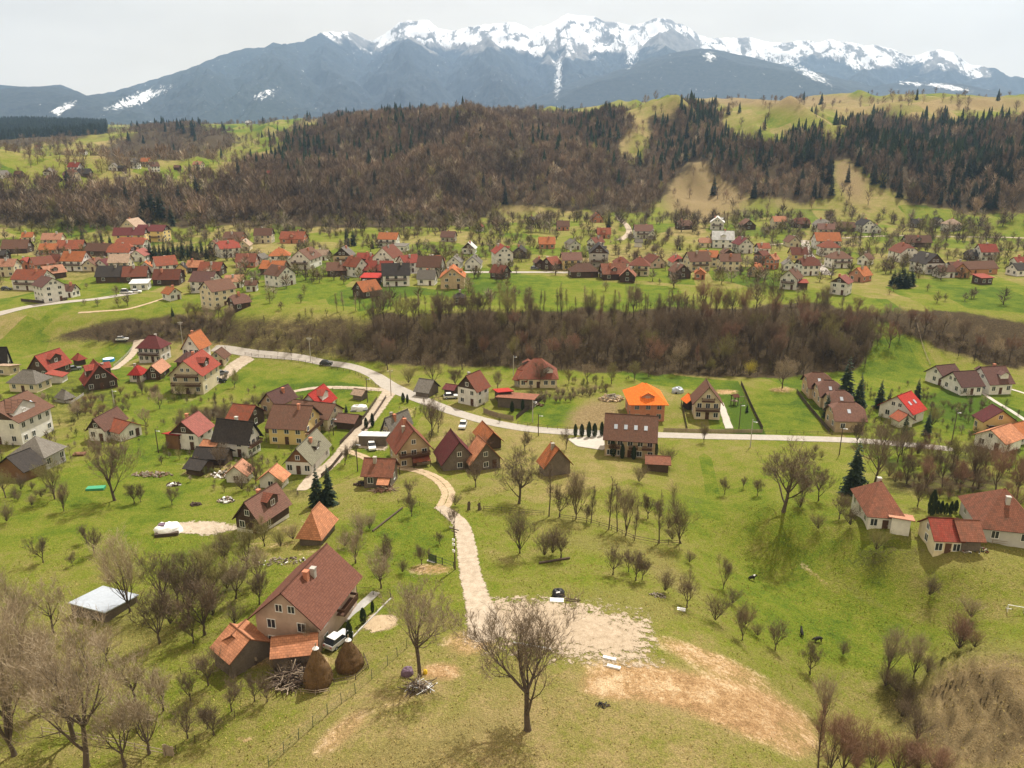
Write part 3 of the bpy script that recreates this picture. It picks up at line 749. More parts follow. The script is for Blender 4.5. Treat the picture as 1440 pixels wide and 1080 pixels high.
def patch(name, pix, mat, label, lift=0.06, cat='yard', step=1.0, soft=3.0):
    """area inside a pixel outline, draped on the ground"""
    w = [P(*p) for p in pix]; poly = [(q.x, q.y) for q in w]
    x0 = min(q[0] for q in poly); x1 = max(q[0] for q in poly); y0 = min(q[1] for q in poly); y1 = max(q[1] for q in poly)
    xs = np.arange(x0 - 1, x1 + 1.01, step); ys = np.arange(y0 - 1, y1 + 1.01, step)
    X, Y = np.meshgrid(xs, ys, indexing='ij')
    ins = pip(X, Y, poly)
    dm = np.full(X.shape, 1e9)
    for i in range(len(poly)):
        ax, ay = poly[i]; bx, by = poly[(i + 1) % len(poly)]
        t = np.clip(((X - ax) * (bx - ax) + (Y - ay) * (by - ay)) / ((bx - ax) ** 2 + (by - ay) ** 2 + 1e-9), 0, 1)
        dm = np.minimum(dm, np.hypot(X - ax - t * (bx - ax), Y - ay - t * (by - ay)))
    e = np.where(ins, dm, -dm) / soft + 0.28
    Zp = np.array([[ground(x, y) for y in ys] for x in xs]) + lift
    nx, ny = X.shape; idx = np.arange(nx * ny).reshape(nx, ny)
    Fq = np.stack([idx[:-1, :-1], idx[1:, :-1], idx[1:, 1:], idx[:-1, 1:]], -1).reshape(-1, 4)
    keep = (e.ravel()[Fq] > -0.1).any(1)
    Fq = Fq[keep]
    me = np_mesh(name, np.stack([X, Y, Zp], -1).reshape(-1, 3), Fq, mat, smooth=True)
    ul = me.uv_layers.new(name='UVMap')
    ev = np.clip(e.ravel(), 0, 1)[Fq.ravel()]
    ul.data.foreach_set('uv', np.c_[ev, ev * 0].ravel())
    o = bpy.data.objects.new(name, me); link(o); tag(o, label, cat, kind='structure')
    return o

ribbon('main_road', [(300, 490), (335, 494), (390, 500), (440, 507), (490, 515), (525, 527), (552, 545), (600, 565), (650, 583), (700, 596), (760, 605), (830, 609), (900, 611), (1000, 614), (1100, 616), (1190, 619), (1260, 624), (1340, 632)],
       [4.6] * 4 + [5, 6, 7, 6] + [5.2] * 10, 'asphalt', 'pale paved main road curving through the near village', 0.10)
ribbon('lane', [(552, 545), (538, 565), (520, 590), (500, 612), (484, 632), (466, 652), (440, 672), (424, 690)], [6, 5, 4.5, 4.5, 4, 4, 4, 3], 'gravel', 'dusty village lane running down from the main road junction', 0.08)
ribbon('lane', [(548, 549), (520, 547), (480, 545), (440, 546), (405, 552)], [4, 3.5, 3.2, 3, 2.6], 'gravel', 'short gravel lane going left from the road junction', 0.07)
ribbon('dirt_track', [(488, 634), (505, 640), (530, 650), (565, 658), (595, 664), (618, 676), (630, 692), (626, 708), (620, 716)], [2.5, 2.6, 2.6, 2.8, 3, 3.2, 3.4, 3.4, 3.6], 'earth_track', 'two-rut farm track curling round the small meadow', 0.07, 'track', ruts=0.8)
ribbon('gravel_drive', [(618, 712), (632, 722), (648, 738), (656, 765), (660, 800), (668, 830), (676, 858), (684, 885), (690, 900)], [2.8, 3.2, 3.5, 3.8, 4.0, 4.3, 5.0, 6.2, 6], 'gravel', 'pale gravel drive climbing to the gravel yard', 0.075, 'drive')
patch('gravel_yard', [(664, 862), (700, 843), (760, 846), (830, 856), (900, 872), (917, 884), (912, 915), (895, 933), (850, 928), (800, 920), (735, 900), (690, 903)], 'gravel_thin', 'thin gravel parking yard on top of the meadow', 0.06, step=0.8, soft=7.0)
patch('forecourt', [(797, 617), (848, 612), (852, 634), (812, 628)], 'paving', 'paved forecourt beside the long tan guesthouse', 0.12)
patch('forecourt', [(500, 612), (545, 618), (542, 634), (502, 630)], 'gravel', 'gravel parking place below the flat carport roof', 0.12)
patch('driveway', [(1009, 566), (1017, 566), (1031, 603), (1020, 603)], 'paving', 'pale concrete driveway beside the balconied tan house', 0.12, soft=1.5)
ribbon('driveway', [(352, 502), (335, 512), (318, 526), (300, 540)], [6, 7, 6, 5], 'gravel', 'sandy driveway beside the red-roofed guesthouse', 0.09, 'drive')
ribbon('driveway', [(196, 478), (190, 492), (176, 508), (160, 520)], [5, 3.5, 3.2, 3], 'gravel', 'sloping drive with stepped kerb left of the dark-roofed villa', 0.1, 'drive')
ribbon('footpath', [(1379, 551), (1400, 565), (1425, 580), (1455, 600)], 1.6, 'paving', 'straight pale path below the white houses', 0.1, 'path')
ribbon('footpath', [(1420, 547), (1440, 553), (1470, 564)], 1.6, 'paving', 'short pale path at the right edge by the white houses', 0.1, 'path')
ribbon('main_road', [(-60, 452), (0, 441), (50, 430), (100, 424), (140, 420), (190, 412)], 6, 'asphalt', 'road curving past the white apartment house on the terrace', 0.15)
ribbon('village_street', [(470, 388), (560, 384), (660, 383), (760, 383), (830, 384), (900, 384)], 6, 'asphalt', 'pale street along the front row of terrace houses', 0.15)
ribbon('village_street', [(1166, 387), (1152, 374), (1140, 362), (1134, 351), (1132, 338)], 6, 'asphalt', 'bright street running away between the terrace houses', 0.15)
ribbon('village_street', [(868, 303), (882, 318), (884, 328), (872, 338)], 5, 'gravel', 'steep lane climbing to the foot of the wooded hill', 0.2)
ribbon('village_street', [(1080, 345), (1200, 334), (1300, 332), (1440, 335)], 4, 'gravel', 'far straight lane on the terrace below the hill', 0.2)
ribbon('footpath', [(110, 440), (170, 436), (205, 428), (230, 420)], 1.8, 'earth_track', 'narrow trodden path across the terrace grass', 0.12, 'path')
patch('gravel_pad', [(237, 736), (300, 733), (345, 742), (300, 752), (240, 748)], 'gravel', 'sandy pad beside the white tarp heap', 0.06)
patch('earth_patch', [(511, 876), (524, 866), (548, 865), (560, 873), (545, 886), (520, 888)], 'earth_track', 'round sandy patch outside the garden kerb', 0.05, soft=1.0)


# ------------------------------------------------------------------ houses
_wcache = {}
def win_mesh(w, h, fm):
    k = (round(w, 2), round(h, 2), fm)
    if k not in _wcache:
        f = MB(); t = 0.09
        f.box(-w / 2 - t, w / 2 + t, -0.07, 0.05, h / 2, h / 2 + t); f.box(-w / 2 - t, w / 2 + t, -0.10, 0.05, -h / 2 - t, -h / 2)
        f.box(-w / 2 - t, -w / 2, -0.07, 0.05, -h / 2, h / 2); f.box(w / 2, w / 2 + t, -0.07, 0.05, -h / 2, h / 2)
        f.box(-0.035, 0.035, -0.06, 0.05, -h / 2, h / 2)
        p = MB(); p.box(-w / 2, w / 2, -0.03, 0.04, -h / 2, h / 2)
        _wcache[k] = (f.mesh('window', fm), p.mesh('pane', 'glass'))
    return _wcache[k]
def add_mesh(name, me, parent, loc, rz=0.0):
    o = bpy.data.objects.new(name, me); o.location = loc; o.rotation_euler = (0, 0, rz)
    return link(o, parent)

HOUSE_SPOTS = []
def make_house(name, label, c, rz, L, W, h, rh, wall, roof, typ='gable', near=True, group=None, cat='house', win=(3, 2, None), gable=None, chim=1,
               ox=0.6, oy=0.6, balc=(), dorm=(), sky=0, fm='frame_white', upper=None, porch=(), doors=1, seed=None, foundation=1.6, attic=1):
    rnd = random.Random(seed if seed is not None else int(c[0] * 7 + c[1] * 13))
    root = empty(name, c, rz); tag(root, label, cat, group)
    HOUSE_SPOTS.append((c[0], c[1], max(L, W) * 0.62))
    l2, w2 = L / 2, W / 2
    zr = h + rh
    if typ == 'shed': zr = h + rh
    # walls
    mb = MB()
    zb = -foundation
    if typ == 'shed':      # high at +Y
        mb.face([(-l2, -w2, zb), (l2, -w2, zb), (l2, -w2, h), (-l2, -w2, h)]); mb.face([(l2, w2, zb), (-l2, w2, zb), (-l2, w2, zr), (l2, w2, zr)])
        mb.face([(l2, -w2, zb), (l2, w2, zb), (l2, w2, zr), (l2, -w2, h)]); mb.face([(-l2, w2, zb), (-l2, -w2, zb), (-l2, -w2, h), (-l2, w2, zr)])
    else:
        mb.face([(-l2, -w2, zb), (l2, -w2, zb), (l2, -w2, h), (-l2, -w2, h)]); mb.face([(l2, w2, zb), (-l2, w2, zb), (-l2, w2, h), (l2, w2, h)])
        for s in (1, -1):
            p = [(s * l2, -s * w2, zb), (s * l2, s * w2, zb), (s * l2, s * w2, h)]
            if typ == 'gable': p += [(s * l2, 0, zr - 0.02)]
            if typ == 'halfhip': p += [(s * l2, s * w2 * 0.42, h + rh * 0.58 - 0.02), (s * l2, -s * w2 * 0.42, h + rh * 0.58 - 0.02)]
            p += [(s * l2, -s * w2, h)]
            mb.face(p)
    mb.build('wall', wall, root)
    if upper and typ != 'shed':                    # boarded upper storey, a little proud
        mb = MB(); e = 0.05; z0 = h * upper[1]
        mb.box(-l2 - e, l2 + e, -w2 - e, w2 + e, z0, h - 0.03); mb.build('upper_storey', upper[0], root)
    if gable and typ in ('gable', 'halfhip'):
        for s in (1, -1):
            mb = MB(); x0, x1 = s * (l2 + 0.012), s * (l2 + 0.06)
            g = [(-w2, h), (w2, h), (0, zr - 0.05)] if typ == 'gable' else [(-w2, h), (w2, h), (w2 * 0.42, h + rh * 0.58 - 0.05), (-w2 * 0.42, h + rh * 0.58 - 0.05)]
            a = [(x1, y, z) for y, z in g]; bb = [(x0, y, z) for y, z in g]
            mb.face(a if s > 0 else a[::-1]); mb.face(bb[::-1] if s > 0 else bb)
            for i in range(len(g)): mb.face([a[i], bb[i], bb[(i + 1) % len(g)], a[(i + 1) % len(g)]])
            mb.build('gable_cladding', gable, root)
    # roof
    L2, W2 = l2 + ox, w2 + oy
    k = rh / w2
    ze = h - oy * k; th = 0.16; up = 0.10
    sl = math.hypot(W2, zr - ze)
    mb = MB()
    def poly(pts, eave):
        a = Vector(pts[0]); d = (Vector(pts[1]) - a); d.normalize()
        uv = []
        for p in pts:
            q = Vector(p) - a; u = q.dot(d); uv.append((u, (q - d * u).length))
        mb.slab([(p[0], p[1], p[2] + up) for p in pts], th, uv)
    if typ == 'gable':
        poly([(-L2, -W2, ze), (L2, -W2, ze), (L2, 0, zr), (-L2, 0, zr)], 0); poly([(L2, W2, ze), (-L2, W2, ze), (-L2, 0, zr + 0.004), (L2, 0, zr + 0.004)], 0)
    elif typ == 'hip':
        lr = max(0.15, l2 - w2 * 0.85)
        poly([(-L2, -W2, ze), (L2, -W2, ze), (lr, 0, zr), (-lr, 0, zr)], 0); poly([(L2, W2, ze), (-L2, W2, ze), (-lr, 0, zr), (lr, 0, zr)], 0)
        poly([(L2, -W2, ze), (L2, W2, ze), (lr, 0, zr)], 0); poly([(-L2, W2, ze), (-L2, -W2, ze), (-lr, 0, zr)], 0)
    elif typ == 'halfhip':
        wk, zk = w2 * 0.42, h + rh * 0.58; lr = l2 - w2 * 0.35
        poly([(-L2, -W2, ze), (L2, -W2, ze), (L2, -wk, zk), (lr, 0, zr), (-lr, 0, zr), (-L2, -wk, zk)], 0)
        poly([(L2, W2, ze), (-L2, W2, ze), (-L2, wk, zk), (-lr, 0, zr), (lr, 0, zr), (L2, wk, zk)], 0)
        poly([(L2, -wk, zk), (L2, wk, zk), (lr, 0, zr)], 0); poly([(-L2, wk, zk), (-L2, -wk, zk), (-lr, 0, zr)], 0)
    elif typ == 'shed':
        kk = rh / W
        poly([(-L2, -W2, h - oy * kk), (L2, -W2, h - oy * kk), (L2, W2, zr + oy * kk), (-L2, W2, zr + oy * kk)], 0)
    ro = mb.build('roof', roof, root)
    def roofz(x, y): return (h + (y + w2) / W * rh if typ == 'shed' else zr - abs(y) * k) + up
    # ridge cap
    if near and typ in ('gable', 'halfhip', 'hip'):
        lr = L2 if typ == 'gable' else (l2 - w2 * 0.35 if typ == 'halfhip' else max(0.15, l2 - w2 * 0.85))
        m2 = MB(); m2.bar((-lr, 0, zr + up), (lr, 0, zr + up), 0.11, n=6); m2.build('ridge_cap', roof, ro)
    for q in range(chim):
        x = rnd.uniform(-0.5, 0.5) * l2 if typ != 'hip' else rnd.uniform(-0.2, 0.2) * l2
        y = rnd.choice((-1, 1)) * w2 * rnd.uniform(0.1, 0.4)
        z = roofz(x, y); cw = 0.32 if near else 0.4
        m2 = MB(); m2.box(x - cw, x + cw, y - cw, y + cw, z - 0.8, z + 1.15); m2.box(x - cw - 0.08, x + cw + 0.08, y - cw - 0.08, y + cw + 0.08, z + 1.152, z + 1.27)
        m2.build('chimney', rnd.choice(['w_stone', 'concrete', 'w_brick']), ro)
    # which sides does the photograph see
    cz_, sz_ = math.cos(rz), math.sin(rz)
    tocam = Vector((-c[0], -c[1], 0)).normalized()
    sides = {}
    for nm, (nx, ny, ln, off) in {'F': (0, -1, L, w2), 'B': (0, 1, L, w2), 'R': (1, 0, W, l2), 'L': (-1, 0, W, l2)}.items():
        wn_ = Vector((nx * cz_ - ny * sz_, nx * sz_ + ny * cz_, 0))
        sides[nm] = (nx, ny, ln, off, wn_.dot(tocam))
    fl = win[2] or max(1, int((h + 0.4) / 2.75))
    sto = h / fl
    def put(side, t, z, w=1.1, hh=1.25, kind='window', parent=None):
        nx, ny, ln, off, _ = sides[side]
        tx, ty = -ny, nx
        x, y = nx * off + tx * t, ny * off + ty * t
        e = 0.065 if (upper and z > h * upper[1]) or (gable and z > h and nx) else 0.0
        x += nx * e; y += ny * e
        ang = math.atan2(ny, nx) + math.pi / 2
        if kind == 'window':
            a, p_ = win_mesh(w, hh, fm)
            o = add_mesh('window', a, root, (x, y, z), ang); add_mesh('pane', p_, o, (0, 0, 0))
        return x, y, ang
    dside = None
    for nm, s in sides.items():
        if s[4] < 0.08: continue
        isg = nm in 'RL'
        n = win[1] if isg else win[0]
        if dside is None or s[4] > sides[dside][4]: dside = nm
        for f_ in range(fl):
            for q in range(n):
                t = (q + 0.5) / n * s[2] - s[2] / 2
                if f_ == 0 and nm == dside and doors and q == n // 2 and n > 1: continue
                put(nm, t + rnd.uniform(-0.1, 0.1), sto * f_ + sto * 0.52, 1.1 if near else 1.25, min(1.3, sto * 0.48))
        if isg and typ in ('gable', 'halfhip') and attic and rh > 2.0 and n > 0:
            for t in ((-0.9, 0.9) if W > 8 and rh > 2.8 else (0,)): put(nm, t, h + rh * 0.32, 0.9, 1.0)
    if doors and dside and max(win[0], win[1]) > 0:
        nx, ny, ln, off, _ = sides[dside]; n = win[1] if dside in 'RL' else win[0]
        t = ((n // 2 + 0.5) / n * ln - ln / 2) if n > 1 else ln * 0.3
        x, y = nx * off - ny * t, ny * off + nx * t
        mb = MB(); mb.box(-0.5, 0.5, -0.08, 0.03, 0.0, 2.05); d = mb.build('door', 'frame_brown', root, (x, y, 0.05)); d.rotation_euler[2] = math.atan2(ny, nx) + math.pi / 2
        if near:
            m2 = MB(); m2.box(0.33, 0.4, -0.14, -0.081, 0.95, 1.1); m2.build('handle', 'metal_zinc', d)
    for (nm, t0, t1, z, dep_, mat_) in balc:       # balconies with slab, rail and balusters
        nx, ny, ln, off, _ = sides[nm]
        mb = MB(); mb.box(t0 * ln, t1 * ln, -dep_, -0.02, z - 0.12, z)
        mb.box(t0 * ln, t1 * ln, -dep_, -dep_ + 0.07, z + 0.88, z + 0.96)
        q = t0 * ln
        while q < t1 * ln: mb.box(q, q + 0.10, -dep_ + 0.01, -dep_ + 0.05, z, z + 0.9); q += 0.2
        for q in (t0 * ln, t1 * ln - 0.08): mb.box(q, q + 0.08, -dep_, -0.02, z + 0.5, z + 0.9)
        o = mb.build('balcony', mat_, root, (nx * off, ny * off, 0)); o.rotation_euler[2] = math.atan2(ny, nx) + math.pi / 2
    for (sgn, x, wd, dh, rm, wm) in dorm:          # dormers on a slope: front wall, pitched roof
        y1 = sgn * w2 * 0.78; z0 = roofz(x, y1); zt = z0 + dh
        yb = sgn * max(0.02, (zr + up - zt) / k)
        mb = MB(); m3 = MB(); hw = wd / 2
        mb.face([(x - hw, y1, z0 - 0.3), (x + hw, y1, z0 - 0.3), (x + hw, y1, zt), (x, y1, zt + hw * 0.55), (x - hw, y1, zt)] if sgn < 0 else [(x + hw, y1, z0 - 0.3), (x - hw, y1, z0 - 0.3), (x - hw, y1, zt), (x, y1, zt + hw * 0.55), (x + hw, y1, zt)])
        for s in (-1, 1): mb.face([(x + s * hw, y1, z0 - 0.3), (x + s * hw, yb, zt), (x + s * hw, y1, zt)])
        yp = y1 + sgn * 0.35
        zrp = zt + hw * 0.55; ybr = sgn * max(0.02, (zr + up - zrp) / k)
        dz = 0.35 * 0.55
        for s in (-1, 1):
            pts = [(x + s * (hw + 0.35), yp, zt - dz), (x, yp, zrp), (x, ybr, zrp), (x + s * (hw + 0.35), yb * 1.02, zt - dz)]
            m3.slab([(p[0], p[1], p[2] + 0.12) for p in (pts if s * sgn < 0 else pts[::-1])], 0.1, [(0, 0), (1, 0), (1, 1), (0, 1)])
        do = mb.build('dormer', wm, root); m3.build('dormer_roof', rm, do)
        a, p_ = win_mesh(min(1.0, wd * 0.5), min(1.0, dh * 0.75), fm)
        o = add_mesh('window', a, do, (x, y1 + sgn * 0.01, z0 + dh * 0.45), 0 if sgn < 0 else math.pi)
        m4 = MB(); 
    sk = 0
    for sgn in (-1, 1):                             # skylights lie on the slope the photograph sees
        if sky and sides['F' if sgn < 0 else 'B'][4] > 0.05:
            for q in range(sky):
                x = ((q + 0.5) / sky - 0.5) * L * 0.8; y = sgn * w2 * 0.55
                n_ = Vector((0, sgn * k, 1)).normalized(); s_ = Vector((0, -sgn, k)).normalized()
                o0 = Vector((x, y, roofz(x, y))) + n_ * 0.03
                mb = MB(); pts = [o0 + Vector((dx, 0, 0)) + s_ * dy for dx, dy in ((-0.4, -0.6), (0.4, -0.6), (0.4, 0.6), (-0.4, 0.6))]
                mb.slab([p + n_ * 0.06 for p in pts], 0.05); mb.build('skylight', 'metal_zinc', ro)
    for (nm, t0, t1, z, dep_, drop, rm) in porch:  # lean-to porch roof on posts
        nx, ny, ln, off, _ = sides[nm]
        mb = MB(); a, b_ = t0 * ln, t1 * ln
        mb.slab([(a, -dep_, z - drop), (b_, -dep_, z - drop), (b_, -0.03, z), (a, -0.03, z)], 0.12, [(0, 0), (b_ - a, 0), (b_ - a, dep_), (0, dep_)])
        o = mb.build('porch_roof', rm, root, (nx * off, ny * off, 0)); o.rotation_euler[2] = math.atan2(ny, nx) + math.pi / 2
        for q in (a + 0.1, b_ - 0.1):
            m2 = MB(); m2.box(q - 0.07, q + 0.07, -dep_ + 0.05, -dep_ + 0.19, -0.6, z - drop - 0.02); m2.build('post', 'dark_timber', o)
    return root

def near_house(name, label, A, B, C, ridge, h, rh, wall, roof, typ='gable', at='e', W=None, **kw):
    """A, B, C: pixels of the left end, nearest corner and right end of the two walls in view, at the eave ('e') or on the ground ('g')"""
    hh = h if at == 'e' else 0.0
    pb = P(*B, hh)
    zref = pb.z + hh
    def same(px, py):            # the other corners lie at the same level as the nearest one
        az, sl_ = pixdir(px, py); D = (HC - zref) / sl_
        return Vector((D * math.sin(az), D * math.cos(az), 0))
    pb2 = Vector((pb.x, pb.y, 0))
    ox, oy = kw.get('ox', 0.6), kw.get('oy', 0.6)
    if ridge == 'A':
        q = same(*A) - pb2; L = q.length; X = q.normalized()
        o_ = (same(*C) - pb2) if C else None
    else:
        q = same(*C) - pb2; L = q.length; X = q.normalized()
        o_ = (same(*A) - pb2) if A else None
    Y = Vector((-X.y, X.x, 0))
    if o_ is not None:
        sgn = 1 if o_.dot(Y) > 0 else -1; w_ = abs(o_.dot(Y))
    else:
        sgn = 1 if Y.dot(pb2) > 0 else -1; w_ = W
    if W: w_ = W
    c = pb2 + X * L / 2 + Y * sgn * w_ / 2
    if at == 'e':
        L = max(3, L - 2 * ox); w_ = max(2.5, w_ - (2 * oy if not W else 0))
    rz = math.atan2(X.y, X.x)
    c.z = pb.z if abs(ground(c.x, c.y) - pb.z) > 1.5 else (pb.z + ground(c.x, c.y)) / 2
    return make_house(name, label, c, rz, L, w_, h, rh, wall, roof, typ, **kw)

NH = near_house
# ---- the farmstead in the left foreground
NH('farmhouse', 'big pink farmhouse with long brown metal roof in the left foreground', (334, 873), (451, 876), (510, 801), 'C', 5.2, 4.0, 'w_pink', 'r_house', win=(3, 2, 2), chim=2, ox=0.7, oy=0.9,
   balc=[('F', -0.05, 0.32, 2.7, 1.3, 'frame_brown'), ('B', -0.32, 0.05, 2.7, 1.3, 'frame_brown')], seed=3)
NH('tiled_shed', 'long low shed with mossy tile roof in front of the pink farmhouse', (379, 922), (447, 915), (478, 884), 'A', 2.3, 1.3, 'w_oldwood', 'r_oldtile', 'gable', W=4.2, chim=0, win=(0, 0, 1), doors=0, ox=0.3, oy=0.4, cat='shed')
NH('wooden_barn', 'small wooden barn with patched orange tiles left of the farmhouse', (298, 908), (326, 932), (340, 909), 'A', 2.6, 1.9, 'w_oldwood', 'r_oldtile', 'gable', W=5.6, chim=0, win=(0, 0, 1), doors=1, ox=0.3, oy=0.4, cat='barn')
NH('wooden_barn', 'tile-roofed wooden shed squeezed between the barn and the farmhouse', (336, 899), (350, 910), (369, 888), 'C', 2.7, 1.6, 'w_oldwood', 'r_oldtile', 'gable', W=4.6, chim=0, win=(0, 0, 1), doors=1, ox=0.3, oy=0.4, cat='shed')
# ---- houses above it
NH('cottage', 'old dark-gabled cottage with faded tile roof behind the orchard', (322, 726), (366, 733), (411, 703), 'C', 3.0, 3.4, 'w_white', 'r_mauve', win=(2, 2, 1), gable='w_wood', upper=('w_wood', 0.2), dorm=[(-1, 0.5, 3.2, 1.5, 'r_redbrown', 'w_wood')], seed=5)
NH('old_barn', 'sagging barn with broad ochre tile roof beside the twin spruces', (420, 742), (452, 752), (476, 722), 'C', 2.4, 3.4, 'w_oldwood', 'r_oldtile', 'hip', chim=0, win=(0, 0, 1), doors=0, cat='barn')
NH('wooden_house', 'old wooden farm building with rusty patched roof below the track', (506, 666), (552, 668), (567, 650), 'A', 3.0, 2.4, 'w_oldwood', 'r_oldbrown', win=(2, 1, 1), chim=1, fm='frame_white', porch=[('F', -0.5, -0.05, 2.6, 2.2, 1.0, 'r_oldtile'), ('B', 0.05, 0.5, 2.6, 2.2, 1.0, 'r_oldtile')])
NH('guesthouse', 'large tan house with dark red roof and long gable balcony', (542, 613), (556, 634), (613, 630), 'A', 4.6, 4.4, 'w_tan', 'r_redbrown', win=(3, 3, 2), chim=2, ox=0.8, oy=0.8, balc=[('L', -0.48, 0.48, 2.9, 1.2, 'frame_brown'), ('R', -0.48, 0.48, 2.9, 1.2, 'frame_brown')],
   porch=[('L', -0.1, 0.46, 2.5, 2.0, 0.8, 'r_redorange'), ('R', -0.1, 0.46, 2.5, 2.0, 0.8, 'r_redorange')])
NH('barn', 'steep dark red barn roof right beside the large tan house', (612, 630), (624, 650), (650, 640), 'A', 2.4, 4.6, 'w_oldwood', 'r_maroon', W=7.5, win=(0, 1, 1), chim=0, cat='barn')
NH('barn', 'barn with mottled orange tile roof right of the dark red barn', (652, 638), (664, 650), (690, 642), 'A', 2.4, 4.2, 'w_oldwood', 'r_oldtile', W=7.0, win=(0, 1, 1), chim=0, cat='barn')
NH('shed', 'narrow shed with bright orange roof by the main road', (667, 604), (683, 621), (696, 614), 'A', 2.3, 2.2, 'w_wood', 'r_orange', W=4.2, win=(0, 0, 1), chim=0, doors=0, cat='shed')
NH('house', 'cream house with plain grey roof below the road junction', (530, 602), (548, 604), (581, 590), 'C', 2.9, 2.6, 'w_cream', 'r_grey', win=(2, 2, 1), chim=2)
NH('carport', 'flat pale carport roof beside the gravel parking place', (503, 615), (544, 616), (545, 607), 'A', 2.3, 0.4, 'w_oldwood', 'r_white', 'shed', W=4.0, chim=0, win=(0, 0, 1), doors=0, ox=0.2, oy=0.2, cat='carport')
NH('hay_barn', 'weathered grey barn with small orange roof alone on the meadow', (757, 644), (768, 655), (789, 647), 'A', 2.8, 3.6, 'w_oldwood', 'r_orange', W=6.0, win=(0, 0, 1), chim=1, doors=0, cat='barn')
# ---- left group of the near village
NH('apartment_house', 'big white three-storey house with brown roof at the left edge', (-32, 583), (26, 593), (77, 569), 'C', 6.6, 3.6, 'w_white', 'r_brown', win=(4, 3, 2), gable='w_wood', sky=3, dorm=[(-1, -1.5, 7.5, 1.0, 'r_brown', 'w_white')], ox=0.9, oy=0.8, chim=0)
NH('house', 'grey hip-roofed house at the left edge above the orchard', (18, 634), (62, 642), (95, 625), 'C', 3.6, 3.2, 'w_grey', 'r_grey', 'hip', win=(3, 2, 1), chim=0)
NH('barn', 'brown barn with dark slate roof at the left edge', (-20, 652), (30, 662), (64, 648), 'C', 2.6, 2.6, 'w_brownwood', 'r_dark', W=8, win=(0, 0, 1), chim=0, doors=0, cat='barn')
NH('house', 'white house with faded brown roof and dark gable beside the stream', (125, 599), (147, 604), (181, 585), 'C', 3.4, 2.6, 'w_white', 'r_mauve', win=(3, 2, 1), gable='w_wood', chim=0)
NH('annex', 'low white annex with orange tile roof in front of the dark gable', (145, 601), (170, 608), (186, 600), 'A', 2.6, 1.7, 'w_white', 'r_redorange', W=6, win=(2, 1, 1), chim=0)
NH('lodge', 'wide dark timber lodge with red roof and recessed dormer', (41, 515), (67, 519), (102, 507), 'C', 3.2, 4.2, 'w_wood', 'r_red', win=(3, 2, 1), dorm=[(-1, 0, 4.5, 1.6, 'r_red', 'w_wood')], gable='w_wood', chim=0)
NH('annex', 'small red lean-to roof in front of the wide timber lodge', (72, 526), (85, 530), (95, 524), 'C', 2.2, 0.9, 'w_white', 'r_red', 'shed', W=4, win=(0, 0, 1), chim=0, doors=0, cat='shed')
NH('lodge', 'steep red A-frame house of dark timber with cross gable', (113, 530), (121, 540), (157, 532), 'A', 2.6, 5.0, 'w_wood', 'r_red', W=8.6, win=(2, 3, 1), gable='w_wood', dorm=[(-1, 0, 4.2, 2.2, 'r_red', 'w_wood'), (1, 0, 4.2, 2.2, 'r_red', 'w_wood')], chim=1)
NH('house', 'cream house with mossy grey-brown roof beside the timber lodge', (7, 537), (50, 539), (58, 528), 'A', 3.2, 2.8, 'w_cream', 'r_grey', 'hip', win=(3, 2, 1), chim=0)
NH('house', 'white gabled house with dark slate roof at the left edge below the bank', (-25, 508), (10, 507), (30, 503), 'A', 3.4, 4.2, 'w_white', 'r_dark', win=(2, 2, 1), chim=0)
NH('annex', 'tiny yellow flat-roofed annex at the left edge', (-12, 517), (15, 518), (22, 513), 'A', 2.4, 0.8, 'w_cream', 'r_tan', 'shed', W=4.5, win=(1, 1, 1), chim=0, doors=0, cat='shed')
NH('villa', 'two-storey white villa with dark brown hip roof above the timber lodges', (189, 487), (225, 488), (233, 480), 'A', 5.4, 3.2, 'w_white', 'r_maroon', 'hip', win=(4, 2, 2), chim=1, balc=[('F', -0.45, 0.45, 2.7, 1.3, 'frame_brown'), ('B', -0.45, 0.45, 2.7, 1.3, 'frame_brown')])
NH('cottage', 'little white cottage with red hip roof among the lodges', (184, 522), (198, 526), (210, 519), 'C', 2.9, 1.9, 'w_white', 'r_bright', 'hip', win=(1, 1, 1), chim=1)
NH('shed', 'small dark house with pale orange roof left of the purple annex', (212, 517), (226, 524), (241, 513), 'C', 2.6, 2.2, 'w_wood', 'r_salmon', win=(1, 1, 1), chim=0)
NH('tall_house', 'tall white house with bright orange roof beside the bend of the road', (249, 492), (281, 491), (298, 482), 'C', 6.0, 4.4, 'w_white', 'r_orange', win=(2, 3, 2), chim=1)
NH('annex', 'purple-roofed annex at the foot of the tall white house', (244, 508), (262, 510), (268, 500), 'A', 3.6, 2.4, 'w_wood', 'r_purple', 'hip', win=(1, 1, 1), chim=0)
NH('guesthouse', 'cream three-storey guesthouse with red roof and stacked balconies', (246, 520), (285, 528), (311, 510), 'C', 6.2, 4.4, 'w_cream', 'r_red', win=(3, 3, 2), chim=1, dorm=[(-1, 0, 4, 1.5, 'r_red', 'w_wood')], balc=[('L', -0.45, 0.45, 2.9, 1.2, 'frame_brown'), ('L', -0.3, 0.4, 5.6, 1.1, 'frame_brown'), ('R', -0.45, 0.45, 2.9, 1.2, 'frame_brown'), ('R', -0.3, 0.4, 5.6, 1.1, 'frame_brown')])
NH('garage', 'low cream outbuilding with brown roof beside the sandy driveway', (299, 499), (316, 505), (326, 498), 'C', 2.8, 2.2, 'w_cream', 'r_brown', win=(1, 1, 1), chim=0)
NH('house', 'half-plastered brick house with mauve roof behind the hedge', (352, 570), (389, 570), (420, 556), 'C', 3.4, 3.0, 'w_tan', 'r_purple', win=(2, 2, 1), chim=1)
